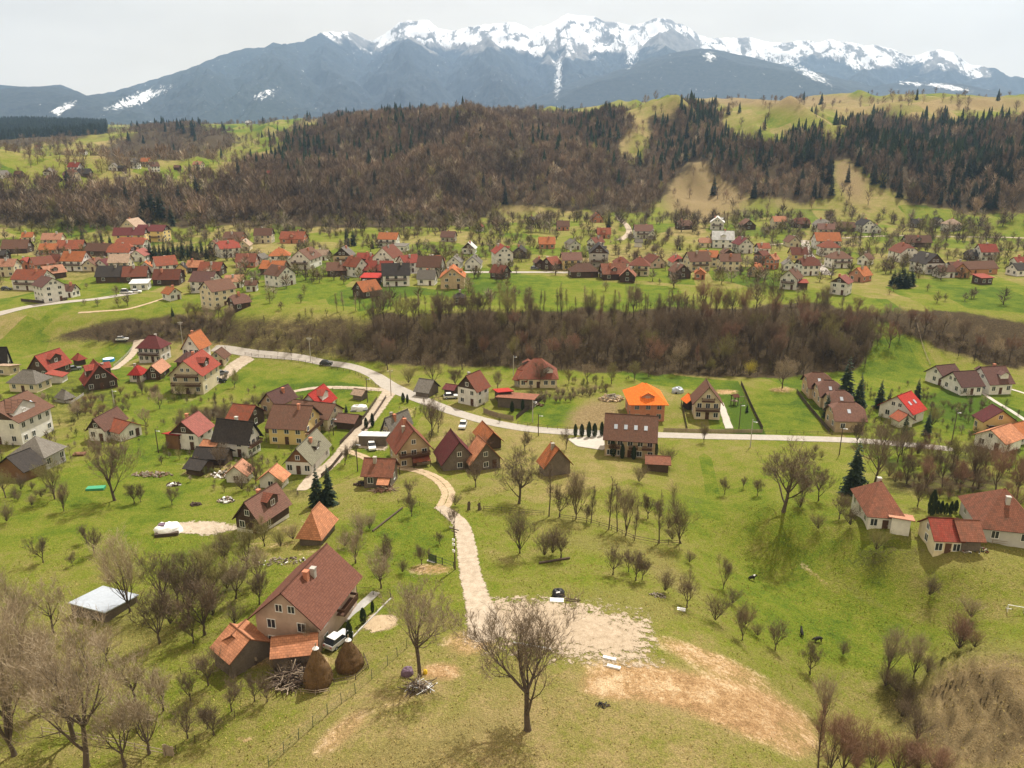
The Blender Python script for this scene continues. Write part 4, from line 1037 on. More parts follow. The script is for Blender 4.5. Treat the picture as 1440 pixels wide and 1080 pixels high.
NH('villa', 'white villa with light red roof and recessed attic balcony', (414, 571), (453, 573), (475, 557), 'C', 4.6, 3.4, 'w_white', 'r_bright', win=(2, 3, 2), dorm=[(-1, 0, 3.6, 1.5, 'r_red', 'w_white')], chim=0)
NH('house', 'low house with plain red tile roof behind the black-roofed villa', (316, 589), (349, 592), (370, 586), 'A', 3.0, 2.8, 'w_wood', 'r_redorange', W=8.5, win=(2, 1, 1), gable='w_wood', chim=0)
NH('villa', 'white villa with black roof and dark timber gable balconies', (295, 616), (348, 622), (379, 609), 'A', 4.4, 3.8, 'w_white', 'r_dark', win=(2, 3, 2), chim=1, sky=0, balc=[('R', -0.45, 0.45, 2.6, 1.1, 'frame_brown'), ('L', -0.45, 0.45, 2.6, 1.1, 'frame_brown')], ox=0.8, oy=0.7)
NH('villa', 'yellow villa with wide brown roof and dark gable balcony', (373, 599), (431, 602), (447, 594), 'A', 4.6, 4.0, 'w_yellow', 'r_brown', W=10.5, win=(3, 2, 2), chim=1, balc=[('R', -0.45, 0.45, 2.7, 1.2, 'frame_brown'), ('L', -0.45, 0.45, 2.7, 1.2, 'frame_brown')], ox=0.8)
NH('house', 'cream house with dark brown roof behind the yellow villa', (402, 581), (463, 588), (471, 578), 'A', 3.6, 2.6, 'w_cream', 'r_brown', W=8, win=(3, 2, 1), chim=0)
NH('house', 'white house with olive-grey roof and brown board gable beside the lane', (397, 649), (439, 652), (467, 622), 'C', 3.0, 3.4, 'w_white', 'r_olive', win=(3, 3, 1), gable='w_brownwood', dorm=[(-1, 0.5, 2.4, 1.2, 'r_olive', 'w_wood')], chim=1)
NH('house', 'pink-roofed white house with dark timber gable left of the black roof', (240, 606), (279, 612), (303, 596), 'C', 4.2, 3.2, 'w_white', 'r_pink', win=(2, 2, 2), gable='w_wood', chim=1)
NH('annex', 'vivid red lean-to porch on the pink-roofed house', (230, 615), (253, 618), (263, 610), 'A', 2.8, 1.1, 'w_brownwood', 'r_bright', 'shed', W=5.5, win=(0, 0, 1), chim=0, doors=0, cat='shed')
NH('shed', 'crumbling tile-roofed shed in front of the black-roofed villa', (278, 630), (301, 633), (309, 622), 'A', 2.0, 1.4, 'w_stone', 'r_oldtile', W=4.5, win=(0, 0, 1), chim=0, doors=0, cat='shed')
NH('shed', 'long dark shed roof below the black-roofed villa', (270, 642), (318, 644), (322, 636), 'A', 2.0, 1.5, 'w_wood', 'r_dark', W=4.5, win=(0, 0, 1), chim=0, doors=0, cat='shed')
NH('shed', 'small shed with orange tile roof and white wall in the cluttered yard', (328, 662), (344, 668), (356, 656), 'C', 2.2, 1.9, 'w_white', 'r_salmon', W=4.5, win=(0, 1, 1), chim=0, doors=0, cat='shed')
NH('shed', 'mossy tile-roofed shed in front of the olive-roofed house', (378, 672), (394, 676), (406, 664), 'C', 2.2, 2.0, 'w_white', 'r_oldtile', W=5, win=(0, 1, 1), chim=0, doors=0, cat='shed')
NH('shed', 'black tarred shed in the scrap yard left of the orchard', (258, 656), (284, 660), (292, 650), 'A', 1.8, 1.2, 'w_wood', 'r_dark', W=4.5, win=(0, 0, 1), chim=0, doors=0, cat='shed')
NH('shed', 'low brown shed with red strip roof beside the lane', (470, 591), (500, 594), (510, 584), 'A', 2.2, 1.2, 'w_wood', 'r_mauve', W=5, win=(0, 0, 1), chim=0, doors=0, cat='shed')
NH('shed', 'small garden shed on the fenced lawn by the junction', (496, 553), (508, 555), (512, 551), 'A', 1.8, 1.0, 'w_oldwood', 'r_tan', W=3, win=(0, 0, 1), chim=0, doors=0, cat='shed')
# ---- middle group
NH('house', 'white two-storey house with red-brown roof and dark attic balcony by the road', (641, 543), (671, 550), (691, 541), 'C', 5.0, 3.8, 'w_white', 'r_redbrown', win=(2, 2, 2), gable='w_wood', chim=1)
NH('old_barn', 'sagging grey barn under bare trees across the road', (582, 548), (604, 551), (617, 545), 'A', 2.0, 2.6, 'w_oldwood', 'r_grey', W=6.5, win=(0, 0, 1), chim=0, doors=0, cat='barn')
NH('shed', 'narrow dark red shed left of the white house by the road', (624, 546), (638, 548), (642, 544), 'A', 2.2, 0.8, 'w_wood', 'r_maroon', W=4, win=(0, 0, 1), chim=0, doors=0, cat='shed')
NH('manor', 'broad brown house with big hipped roof under the wooded bank', (728, 531), (786, 531), (790, 522), 'A', 3.4, 4.6, 'w_cream', 'r_redbrown', 'hip', W=11, win=(5, 2, 1), dorm=[(-1, 3, 3, 1.2, 'r_redbrown', 'w_white'), (1, -3, 3, 1.2, 'r_redbrown', 'w_white')], chim=0)
NH('annex', 'old tiled annex at the left end of the broad brown house', (721, 532), (742, 535), (757, 529), 'A', 2.4, 2.0, 'w_stone', 'r_redorange', W=6, win=(1, 0, 1), chim=0, doors=0)
NH('shed', 'bright red lean-to roof in the scrap yard by the road', (699, 555), (722, 553), (728, 546), 'A', 2.6, 0.7, 'w_wood', 'r_bright', 'shed', W=5, win=(0, 0, 1), chim=0, doors=0, cat='shed')
NH('shed', 'rusty sheet-roofed shelter with junk in the walled yard', (697, 562), (752, 566), (762, 556), 'A', 2.2, 0.8, 'w_oldwood', 'r_oldbrown', 'shed', W=7, win=(0, 0, 1), chim=0, doors=0, cat='shed')
NH('brick_house', 'unfinished brick house with vivid orange hip roof', (880, 564), (884, 566), (940, 566), 'C', 5.4, 3.6, 'w_brick', 'r_vivid', 'hip', W=11.5, win=(3, 2, 2), chim=0, fm='concrete', ox=0.9, oy=0.9, dorm=[(-1, 0, 3.2, 0.5, 'r_vivid', 'w_brick'), (1, 0, 3.2, 0.5, 'r_vivid', 'w_brick')])
NH('guesthouse', 'long tan guesthouse with brown roof and four skylights by the road', (848, 614), (925, 619), (930, 606), 'A', 5.0, 4.2, 'w_tan', 'r_brown', W=9.5, win=(5, 2, 2), chim=0, sky=4, fm='frame_white', ox=0.5, oy=0.7, balc=[('F', -0.42, -0.2, 2.7, 0.9, 'frame_brown'), ('F', -0.02, 0.16, 2.7, 0.9, 'frame_brown'), ('F', 0.24, 0.44, 2.7, 0.9, 'frame_brown'), ('B', -0.42, -0.2, 2.7, 0.9, 'frame_brown'), ('B', -0.02, 0.16, 2.7, 0.9, 'frame_brown'), ('B', 0.24, 0.44, 2.7, 0.9, 'frame_brown')])
NH('shed', 'open wooden shelter with brown roof right of the long guesthouse', (907, 651), (944, 653), (946, 643), 'A', 2.2, 0.8, 'w_wood', 'r_oldbrown', W=4.5, win=(0, 0, 1), chim=0, doors=0, cat='shed')
NH('house', 'cream gabled house with brown roof and two balconies beside the garden', (970, 552), (974, 565), (1018, 565), 'A', 5.2, 4.2, 'w_cream', 'r_brown', win=(2, 3, 2), chim=0, ox=0.8, oy=0.8, balc=[('L', -0.47, 0.47, 2.7, 1.2, 'frame_brown'), ('L', -0.25, 0.25, 5.3, 1.0, 'frame_brown'), ('R', -0.47, 0.47, 2.7, 1.2, 'frame_brown'), ('R', -0.25, 0.25, 5.3, 1.0, 'frame_brown')])
NH('shed', 'narrow orange-roofed shed beside the cream gabled house', (962, 561), (966, 564), (973, 563), 'A', 2.5, 1.2, 'w_wood', 'r_vivid', W=3.2, win=(0, 0, 1), chim=0, doors=0, cat='shed')
# ---- right group
for i, (a, b_, lab) in enumerate((((1136, 544), (1172, 545), 'brown half-hipped guesthouse farthest back in the row of four'), ((1152, 556), (1187, 557), 'brown half-hipped guesthouse second from the back in the row of four'),
                                  ((1168, 571), (1203, 572), 'brown half-hipped guesthouse third from the back in the row of four'), ((1173, 589), (1220, 590), 'brown half-hipped guesthouse nearest the road in the row of four'))):
    NH('row_guesthouse', lab, a, b_, None, 'A', 3.6, 3.3, 'w_tan', 'r_mauve' if i else 'r_brown', 'halfhip', W=8.2, win=(2, 2, 1), chim=0, group='row of brown-roofed guesthouses', sky=1)
NH('house', 'white house with bright red roof among dark spruces', (1256, 572), (1282, 581), (1302, 573), 'C', 3.4, 3.6, 'w_white', 'r_bright', W=9, win=(2, 2, 1), chim=0, sky=2)
NH('annex', 'small red-roofed annex left of the bright red house', (1255, 585), (1265, 590), (1269, 583), 'A', 2.3, 1.4, 'w_white', 'r_redorange', W=4, win=(0, 0, 1), chim=0, doors=0)
NH('house', 'small white house with purple-brown roof at the left of the white group', (1318, 527), (1326, 530), (1354, 527), 'C', 3.2, 2.6, 'w_white', 'r_purple', W=7, win=(2, 1, 1), chim=0)
NH('house', 'long low white house with purple-brown roof in the middle of the white group', (1332, 535), (1351, 543), (1385, 541), 'C', 3.0, 3.2, 'w_white', 'r_purple', W=8.5, win=(3, 2, 1), chim=0)
NH('house', 'white house with dormer and dark purple roof at the right of the white group', (1377, 531), (1391, 539), (1427, 537), 'C', 3.6, 3.8, 'w_white', 'r_purple', W=9, win=(3, 2, 1), chim=1, dorm=[(-1, 1.5, 2.6, 1.3, 'r_purple', 'w_white'), (1, -1.5, 2.6, 1.3, 'r_purple', 'w_white')])
NH('house', 'yellow house with dark brown roof below the pale path', (1370, 582), (1386, 592), (1406, 582), 'A', 4.2, 2.8, 'w_yellow', 'r_maroon', W=8, win=(2, 2, 1), chim=0, balc=[('R', -0.4, 0.4, 2.2, 1.1, 'frame_brown'), ('L', -0.4, 0.4, 2.2, 1.1, 'frame_brown')])
NH('house', 'low white house with orange-brown tile roof at the right edge', (1392, 612), (1412, 622), (1440, 612), 'C', 2.8, 2.2, 'w_white', 'r_oldtile', W=7, win=(2, 2, 1), chim=0)
NH('annex', 'orange tile roof over white wall cut by the right edge', (1420, 607), (1432, 612), (1456, 606), 'C', 2.8, 1.8, 'w_white', 'r_orange', W=6, win=(2, 1, 1), chim=0)
NH('old_house', 'old white house with patched red-brown hip roof on the mound', (1198, 697), (1218, 725), (1275, 729), 'C', 3.0, 4.2, 'w_white', 'r_oldbrown', 'hip', W=11, win=(3, 3, 1), chim=1, ox=0.5, oy=0.5)
NH('annex', 'small tiled lean-to between the old white house and the red shed', (1258, 735), (1276, 738), (1284, 731), 'A', 2.2, 0.8, 'w_white', 'r_salmon', 'shed', W=3.5, win=(0, 0, 1), chim=0, doors=1)
NH('small_house', 'small cream house with light red roof and brown door on the mound', (1293, 735), (1312, 764), (1356, 766), 'C', 2.7, 2.4, 'w_cream', 'r_red', W=6.6, win=(3, 1, 1), chim=0, ox=0.35, oy=0.35)
NH('annex', 'brown-tiled annex joined to the small red-roofed house', (1352, 756), (1354, 758), (1381, 759), 'C', 2.4, 2.0, 'w_oldwood', 'r_oldbrown', W=5.5, win=(0, 0, 1), chim=0, doors=0, cat='shed')
NH('farmhouse', 'large barn-like house with brown tiled hip roof at the right edge', (1343, 712), (1376, 738), (1470, 748), 'C', 3.0, 4.6, 'w_grey', 'r_oldbrown', 'hip', W=12, win=(2, 2, 1), chim=1, doors=0)
NH('pavilion', 'small grey hipped garden pavilion below the A-frame house', (75, 556), (90, 560), (101, 554), 'A', 1.8, 1.6, 'w_brownwood', 'r_grey', 'hip', win=(0, 0, 1), chim=0, doors=0, cat='pavilion')
NH('pavilion', 'tiny red garden pavilion roof beside the wide timber lodge', (100, 503), (109, 505), (117, 501), 'A', 2.4, 1.4, 'w_wood', 'r_red', 'hip', win=(0, 0, 1), chim=0, doors=0, cat='pavilion')

# ---- terrace village and farther houses: zoom origin, zoom scale, (x, base y, width, kind, roof, wall[, storeys])
FAR = []
def far(ox_, oy_, s_, rows, row):
    for r in rows:
        x, y, w, k, rf, wl_ = r[:6]
        FAR.append((ox_ + x / s_, oy_ + y / s_, w / s_, k, rf, wl_, r[6] if len(r) > 6 else 0, row))
far(0, 300, 4, [
    (105, 225, 140, 'L', 'brown', 'wood'), (165, 158, 55, 'L', 'orange', 'cream'), (310, 192, 105, 'L', 'salmon', 'cream'), (285, 232, 90, 'L', 'orange', 'brick'), (412, 228, 140, 'L', 'redorange', 'wood'), (580, 240, 160, 'L', 'brown', 'wood'),
    (745, 185, 170, 'L', 'maroon', 'yellow', 3), (870, 160, 170, 'L', 'maroon', 'yellow', 3), (757, 118, 100, 'G', 'tan', 'cream'), (755, 222, 170, 'L', 'redorange', 'white'), (695, 270, 130, 'L', 'redorange', 'white'), (795, 270, 90, 'G', 'pink', 'white'),
    (605, 322, 85, 'G', 'maroon', 'white'), (535, 325, 85, 'G', 'brown', 'cream'), (440, 322, 130, 'L', 'orange', 'white'), (345, 300, 80, 'L', 'redbrown', 'white'), (240, 318, 130, 'D', 'redbrown', 'brick'), (155, 314, 70, 'G', 'red', 'brick'),
    (305, 370, 130, 'D', 'salmon', 'wood'), (45, 355, 130, 'L', 'salmon', 'cream'), (200, 432, 185, 'L', 'redorange', 'white'), (290, 500, 165, 'D', 'purple', 'white', 3), (400, 472, 75, 'L', 'mauve', 'white'),
    (690, 332, 110, 'L', 'tan', 'cream'), (650, 388, 170, 'L', 'dark', 'wood'), (775, 388, 130, 'L', 'redbrown', 'wood'), (830, 338, 80, 'G', 'orange', 'white'), (935, 348, 140, 'D', 'redorange', 'white'), (955, 405, 150, 'L', 'redbrown', 'wood'),
    (795, 432, 95, 'S', 'white', 'white'), (970, 490, 100, 'D', 'orange', 'white'), (1030, 342, 60, 'G', 'dark', 'yellow'), (1110, 335, 90, 'L', 'oldtile', 'wood'), (1200, 355, 125, 'L', 'redorange', 'wood'), (1285, 248, 140, 'D', 'red', 'white'),
    (1215, 208, 60, 'G', 'brown', 'cream'), (1325, 165, 110, 'L', 'brown', 'brick'), (1395, 305, 110, 'L', 'redbrown', 'brick'), (1165, 445, 140, 'L', 'purple', 'white'), (1235, 528, 185, 'D', 'brown', 'cream', 3), (1350, 545, 120, 'D', 'mauve', 'wood'),
    (1325, 420, 95, 'L', 'salmon', 'white'), (1420, 440, 60, 'L', 'brown', 'white'), (1380, 210, 70, 'G', 'tan', 'cream'), (15, 265, 70, 'L', 'dark', 'wood')], 'in the left part of the terrace village')
far(360, 300, 4, [
    (50, 168, 100, 'L', 'brown', 'cream'), (215, 170, 140, 'L', 'redorange', 'brick'), (140, 292, 115, 'H', 'orange', 'white'), (285, 315, 130, 'G', 'brown', 'white'), (375, 265, 80, 'L', 'tan', 'white'), (30, 285, 60, 'G', 'grey', 'white'),
    (110, 345, 140, 'L', 'orange', 'wood'), (140, 410, 165, 'D', 'brown', 'white'), (500, 295, 110, 'G', 'grey', 'tan'), (460, 355, 110, 'L', 'brown', 'wood'), (565, 357, 130, 'D', 'redorange', 'white'), (615, 285, 80, 'L', 'red', 'wood'),
    (665, 295, 70, 'L', 'red', 'cream'), (690, 355, 175, 'L', 'red', 'wood'), (655, 400, 110, 'S', 'bright', 'wood'), (745, 305, 130, 'G', 'redbrown', 'white'), (860, 335, 130, 'D', 'red', 'white'), (790, 410, 155, 'L', 'dark', 'white'),
    (625, 475, 150, 'D', 'orange', 'wood'), (965, 405, 100, 'L', 'grey', 'white'), (985, 360, 140, 'L', 'brown', 'white'), (1110, 425, 145, 'G', 'orange', 'tan', 2), (1015, 302, 90, 'D', 'redorange', 'white'), (1120, 308, 85, 'G', 'grey', 'white'),
    (1225, 318, 95, 'G', 'grey', 'white'), (1385, 300, 110, 'G', 'red', 'white', 3), (1375, 370, 110, 'D', 'redbrown', 'wood'), (1200, 228, 80, 'G', 'white', 'white'), (750, 192, 110, 'L', 'orange', 'white'), (1260, 102, 40, 'G', 'red', 'white'),
    (1085, 160, 80, 'L', 'mauve', 'stone'), (815, 215, 80, 'S', 'grey', 'white'), (1145, 515, 66, 'H', 'dark', 'wood')], 'in the middle of the terrace village')
far(720, 300, 4, [
    (105, 62, 50, 'G', 'dark', 'wood'), (285, 97, 70, 'L', 'brown', 'brick'), (475, 52, 70, 'G', 'brown', 'brick'), (45, 252, 80, 'G', 'dark', 'wood'), (220, 320, 115, 'D', 'redorange', 'wood'), (330, 318, 110, 'L', 'mauve', 'yellow', 2), (195, 200, 90, 'L', 'orange', 'brick'),
    (340, 205, 70, 'G', 'grey', 'white'), (470, 212, 90, 'D', 'redbrown', 'white', 2), (515, 142, 75, 'L', 'redorange', 'brick'), (485, 302, 115, 'G', 'dark', 'grey', 3), (400, 362, 160, 'H', 'brown', 'wood'), (565, 375, 140, 'L', 'oldbrown', 'wood'),
    (612, 312, 90, 'H', 'redbrown', 'white'), (715, 352, 115, 'H', 'redbrown', 'cream'), (735, 142, 105, 'L', 'mauve', 'white'), (785, 145, 50, 'G', 'grey', 'white'), (795, 308, 90, 'G', 'redbrown', 'pink'), (930, 308, 90, 'G', 'red', 'white'),
    (940, 368, 100, 'G', 'brown', 'wood'), (1035, 325, 125, 'L', 'brown', 'cream'), (1100, 300, 100, 'L', 'orange', 'cream'), (1055, 372, 60, 'G', 'orange', 'brick'), (1215, 325, 115, 'L', 'brown', 'cream'), (965, 92, 80, 'L', 'brown', 'wood'), (1152, 92, 80, 'G', 'white', 'white'),
    (1320, 92, 80, 'G', 'brown', 'wood'), (1082, 192, 65, 'L', 'salmon', 'cream'), (1180, 195, 120, 'L', 'white', 'white'), (1292, 225, 90, 'G', 'maroon', 'white', 2), (1405, 225, 70, 'L', 'redorange', 'white'), (1400, 290, 80, 'D', 'redbrown', 'brick', 2), (1370, 358, 100, 'D', 'orange', 'tan'),
    (650, 390, 90, 'G', 'oldbrown', 'wood'), (1205, 255, 60, 'G', 'brown', 'wood'), (150, 310, 50, 'G', 'brown', 'wood'), (710, 190, 40, 'L', 'grey', 'white')], 'right of the centre of the terrace village')
far(1080, 300, 4, [
    (180, 82, 90, 'L', 'redbrown', 'wood'), (300, 108, 80, 'G', 'grey', 'white'), (420, 102, 115, 'L', 'brown', 'wood'), (540, 108, 75, 'G', 'dark', 'white'), (600, 112, 55, 'G', 'grey', 'white'), (318, 132, 90, 'L', 'mauve', 'cream'), (320, 202, 140, 'L', 'orange', 'white', 2), (335, 242, 105, 'H', 'redorange', 'white'),
    (390, 308, 125, 'H', 'brown', 'white'), (165, 262, 90, 'L', 'redbrown', 'yellow'), (20, 315, 75, 'D', 'oldtile', 'brick', 2), (112, 322, 70, 'G', 'grey', 'white'), (215, 350, 105, 'L', 'redbrown', 'white'), (125, 428, 130, 'D', 'brown', 'white'), (185, 430, 45, 'S', 'red', 'wood'),
    (405, 458, 130, 'D', 'pink', 'white', 2), (515, 385, 120, 'D', 'orange', 'brick'), (545, 290, 90, 'D', 'brown', 'white'), (755, 275, 115, 'G', 'redbrown', 'white'), (830, 190, 140, 'L', 'brown', 'wood'), (1025, 102, 85, 'H', 'tan', 'white'), (835, 82, 60, 'L', 'dark', 'wood'), (950, 68, 40, 'G', 'dark', 'white'),
    (885, 340, 125, 'G', 'dark', 'white'), (1130, 345, 300, 'L', 'brown', 'orange'), (1065, 360, 100, 'G', 'redbrown', 'orange'), (985, 362, 90, 'L', 'brown', 'white'), (1215, 268, 95, 'L', 'red', 'white'), (1200, 400, 80, 'S', 'red', 'wood'), (1405, 305, 70, 'L', 'red', 'white'), (1405, 352, 100, 'L', 'dark', 'white'),
    (55, 85, 75, 'L', 'oldtile', 'cream'), (130, 190, 70, 'G', 'brown', 'cream'), (1145, 265, 70, 'L', 'dark', 'wood')], 'in the right part of the terrace village')
far(0, 0, 2, [
    (10, 502, 24, 'G', 'grey', 'white'), (142, 494, 26, 'G', 'grey', 'white'), (215, 487, 32, 'L', 'red', 'white'), (240, 498, 34, 'L', 'dark', 'wood'), (204, 510, 36, 'L', 'brown', 'cream'), (152, 516, 34, 'L', 'brown', 'wood'), (322, 480, 26, 'G', 'grey', 'white'), (376, 474, 34, 'L', 'grey', 'white', 2),
    (414, 470, 28, 'L', 'orange', 'cream'), (434, 484, 32, 'D', 'brown', 'white'), (345, 482, 20, 'L', 'dark', 'wood'), (560, 478, 26, 'L', 'salmon', 'cream'), (757, 496, 20, 'L', 'red', 'wood'), (110, 420, 16, 'L', 'orange', 'cream'), (55, 500, 20, 'L', 'brown', 'wood'), (235, 434, 18, 'L', 'brown', 'white'), (345, 514, 16, 'L', 'grey', 'cream'),
    (700, 352, 16, 'L', 'white', 'white'), (500, 480, 16, 'L', 'brown', 'wood'), (115, 518, 16, 'L', 'tan', 'white'), (1436, 270, 14, 'L', 'brown', 'wood')], 'in the far side valley on the left')
RNAME = {'brown': 'brown', 'orange': 'orange', 'salmon': 'faded pinkish', 'redorange': 'brick-red', 'maroon': 'dark maroon', 'tan': 'beige', 'pink': 'rose-red', 'redbrown': 'reddish-brown', 'red': 'bright red', 'bright': 'scarlet', 'purple': 'purple-brown', 'mauve': 'mauve-grey', 'dark': 'blackish', 'white': 'white', 'grey': 'grey', 'oldtile': 'mottled ochre', 'oldbrown': 'mossy brown', 'olive': 'olive'}
WNAME = {'wood': 'timber', 'cream': 'cream', 'brick': 'brick', 'white': 'white', 'yellow': 'yellow', 'tan': 'tan', 'grey': 'grey', 'stone': 'stone', 'pink': 'pink', 'orange': 'orange'}
ORD = ['', 'second ', 'third ', 'fourth ', 'fifth ', 'sixth ', 'seventh ', 'eighth ', 'ninth ', 'tenth ']
_same = {}
for i, q in enumerate(FAR): _same.setdefault((q[4], q[5], q[7]), []).append((q[0], i))
FLAB = {}
for (rf, wl_, row), lst in _same.items():
    lst.sort(); n = len(lst)
    for k_, (x, i) in enumerate(lst):
        base = f'{WNAME[wl_]} house with {RNAME[rf]} roof'
        if n > 1: pre = 'leftmost ' if k_ == 0 else ('rightmost ' if k_ == n - 1 else ORD[min(k_, 9)] + 'from left, '); FLAB[i] = f'{pre}{base} {row}'
        else: FLAB[i] = f'{base} {row}'
for i, (px_, py_, wp, kd, rf, wl_, st, row) in enumerate(FAR):
    rn = random.Random(i * 31 + 5)
    p = P(px_, py_)
    s_ = pxm(p); w_ = 1.06 * wp / s_
    w_ = min(max(w_, 4.5), 26)
    fl = st or (2 if wl_ in ('white', 'cream', 'tan') and w_ > 9 else 1)
    h = {1: 3.0, 2: 5.0, 3: 6.8}[fl]
    if kd == 'G': W_, L_, rz = w_ * 0.86, w_ * rn.uniform(0.95, 1.3), math.pi / 2 + RAD(rn.uniform(-16, 16))
    elif kd == 'D': L_, W_, rz = w_ * 0.74, w_ * 0.66, RAD(rn.choice((38, 45, 52, -38)))
    else: L_, W_, rz = w_ * 0.9, min(w_ * 0.78, rn.uniform(7.5, 9.5)), RAD(rn.uniform(-14, 14))
    typ = {'H': 'hip', 'S': 'shed'}.get(kd, 'halfhip' if rn.random() < 0.12 else 'gable')
    rh = W_ * (0.36 if kd == 'H' else rn.uniform(0.36, 0.5)) if kd != 'S' else 0.8
    dirv = Vector((p.x, p.y, 0)).normalized()
    c = p + dirv * (W_ if kd not in ('G',) else L_) * 0.5
    c.z = min(p.z, ground(c.x, c.y)) if abs(p.z - ground(c.x, c.y)) < 3 else ground(c.x, c.y)
    wood_ = wl_ == 'wood'
    small = wp < 12
    make_house('house', FLAB[i], c, rz, L_, W_, h, rh, 'w_' + wl_, 'r_' + rf, typ, near=False, group='village houses beyond the bank' if 'terrace' in row else 'houses of the side valley',
               win=((0, 0, 1) if small else ((2, 1, fl) if wood_ else (3 if w_ > 9 else 2, 2, fl))), gable=('w_wood' if rn.random() < 0.3 and not wood_ else None), chim=0 if small or kd == 'S' else 1, ox=0.5, oy=0.5, doors=0 if small or kd == 'S' else 1, seed=i, foundation=2.5,
               dorm=([(-1, 0, 2.4, 1.1, 'r_' + rf, 'w_' + wl_)] if rn.random() < 0.22 and w_ > 9 and typ == 'gable' else ()), balc=([('L' if rz > 0.3 else 'F', -0.4, 0.4, 2.7, 1.0, 'frame_brown')] if fl >= 2 and rn.random() < 0.5 else ()))

# ------------------------------------------------------------------ trees: prototypes
class TB:
    """tapered tubes into flat arrays"""
    def __init__(s): s.V = []; s.F = []
    def tube(s, pts, rad, n):
        base = len(s.V)
        m_ = len(pts)
        for i, (p, r) in enumerate(zip(pts, rad)):
            d = (pts[min(i + 1, m_ - 1)] - pts[max(i - 1, 0)])
            if d.length < 1e-6: d = Vector((0, 0, 1))
            d.normalize(); u = d.orthogonal().normalized(); w = d.cross(u)
            for k in range(n):
                t = 6.2832 * k / n; s.V.append(p + (u * math.cos(t) + w * math.sin(t)) * r)
        for i in range(m_ - 1):
            for k in range(n):
                a = base + i * n + k; b_ = base + i * n + (k + 1) % n
                s.F.append((a, b_, b_ + n, a + n))
    def sliver(s, a, b_, w, rnd):
        d = b_ - a; u = d.cross(Vector((rnd.uniform(-1, 1), rnd.uniform(-1, 1), rnd.uniform(-1, 1))))
        if u.length < 1e-6: return
        u.normalize(); k = len(s.V)
        mid = a.lerp(b_, 0.5) + Vector((rnd.uniform(-.06, .06), rnd.uniform(-.06, .06), 0.03)) * d.length
        s.V += [a - u * w, a + u * w, mid + u * w * 0.7, mid - u * w * 0.7, b_]
        s.F += [(k, k + 1, k + 2, k + 3), (k + 3, k + 2, k + 4)]
    def mesh(s, name, mat):
        me = bpy.data.meshes.new(name); me.from_pydata([tuple(v) for v in s.V], [], s.F)
        me.materials.append(MATS[mat]); me.polygons.foreach_set('use_smooth', [True] * len(me.polygons)); me.update()
        return me

def rdir(d, ang, rnd):
    u = d.orthogonal().normalized(); w = d.cross(u); t = rnd.uniform(0, 6.2832)
    return (d * math.cos(ang) + (u * math.cos(t) + w * math.sin(t)) * math.sin(ang)).normalized()

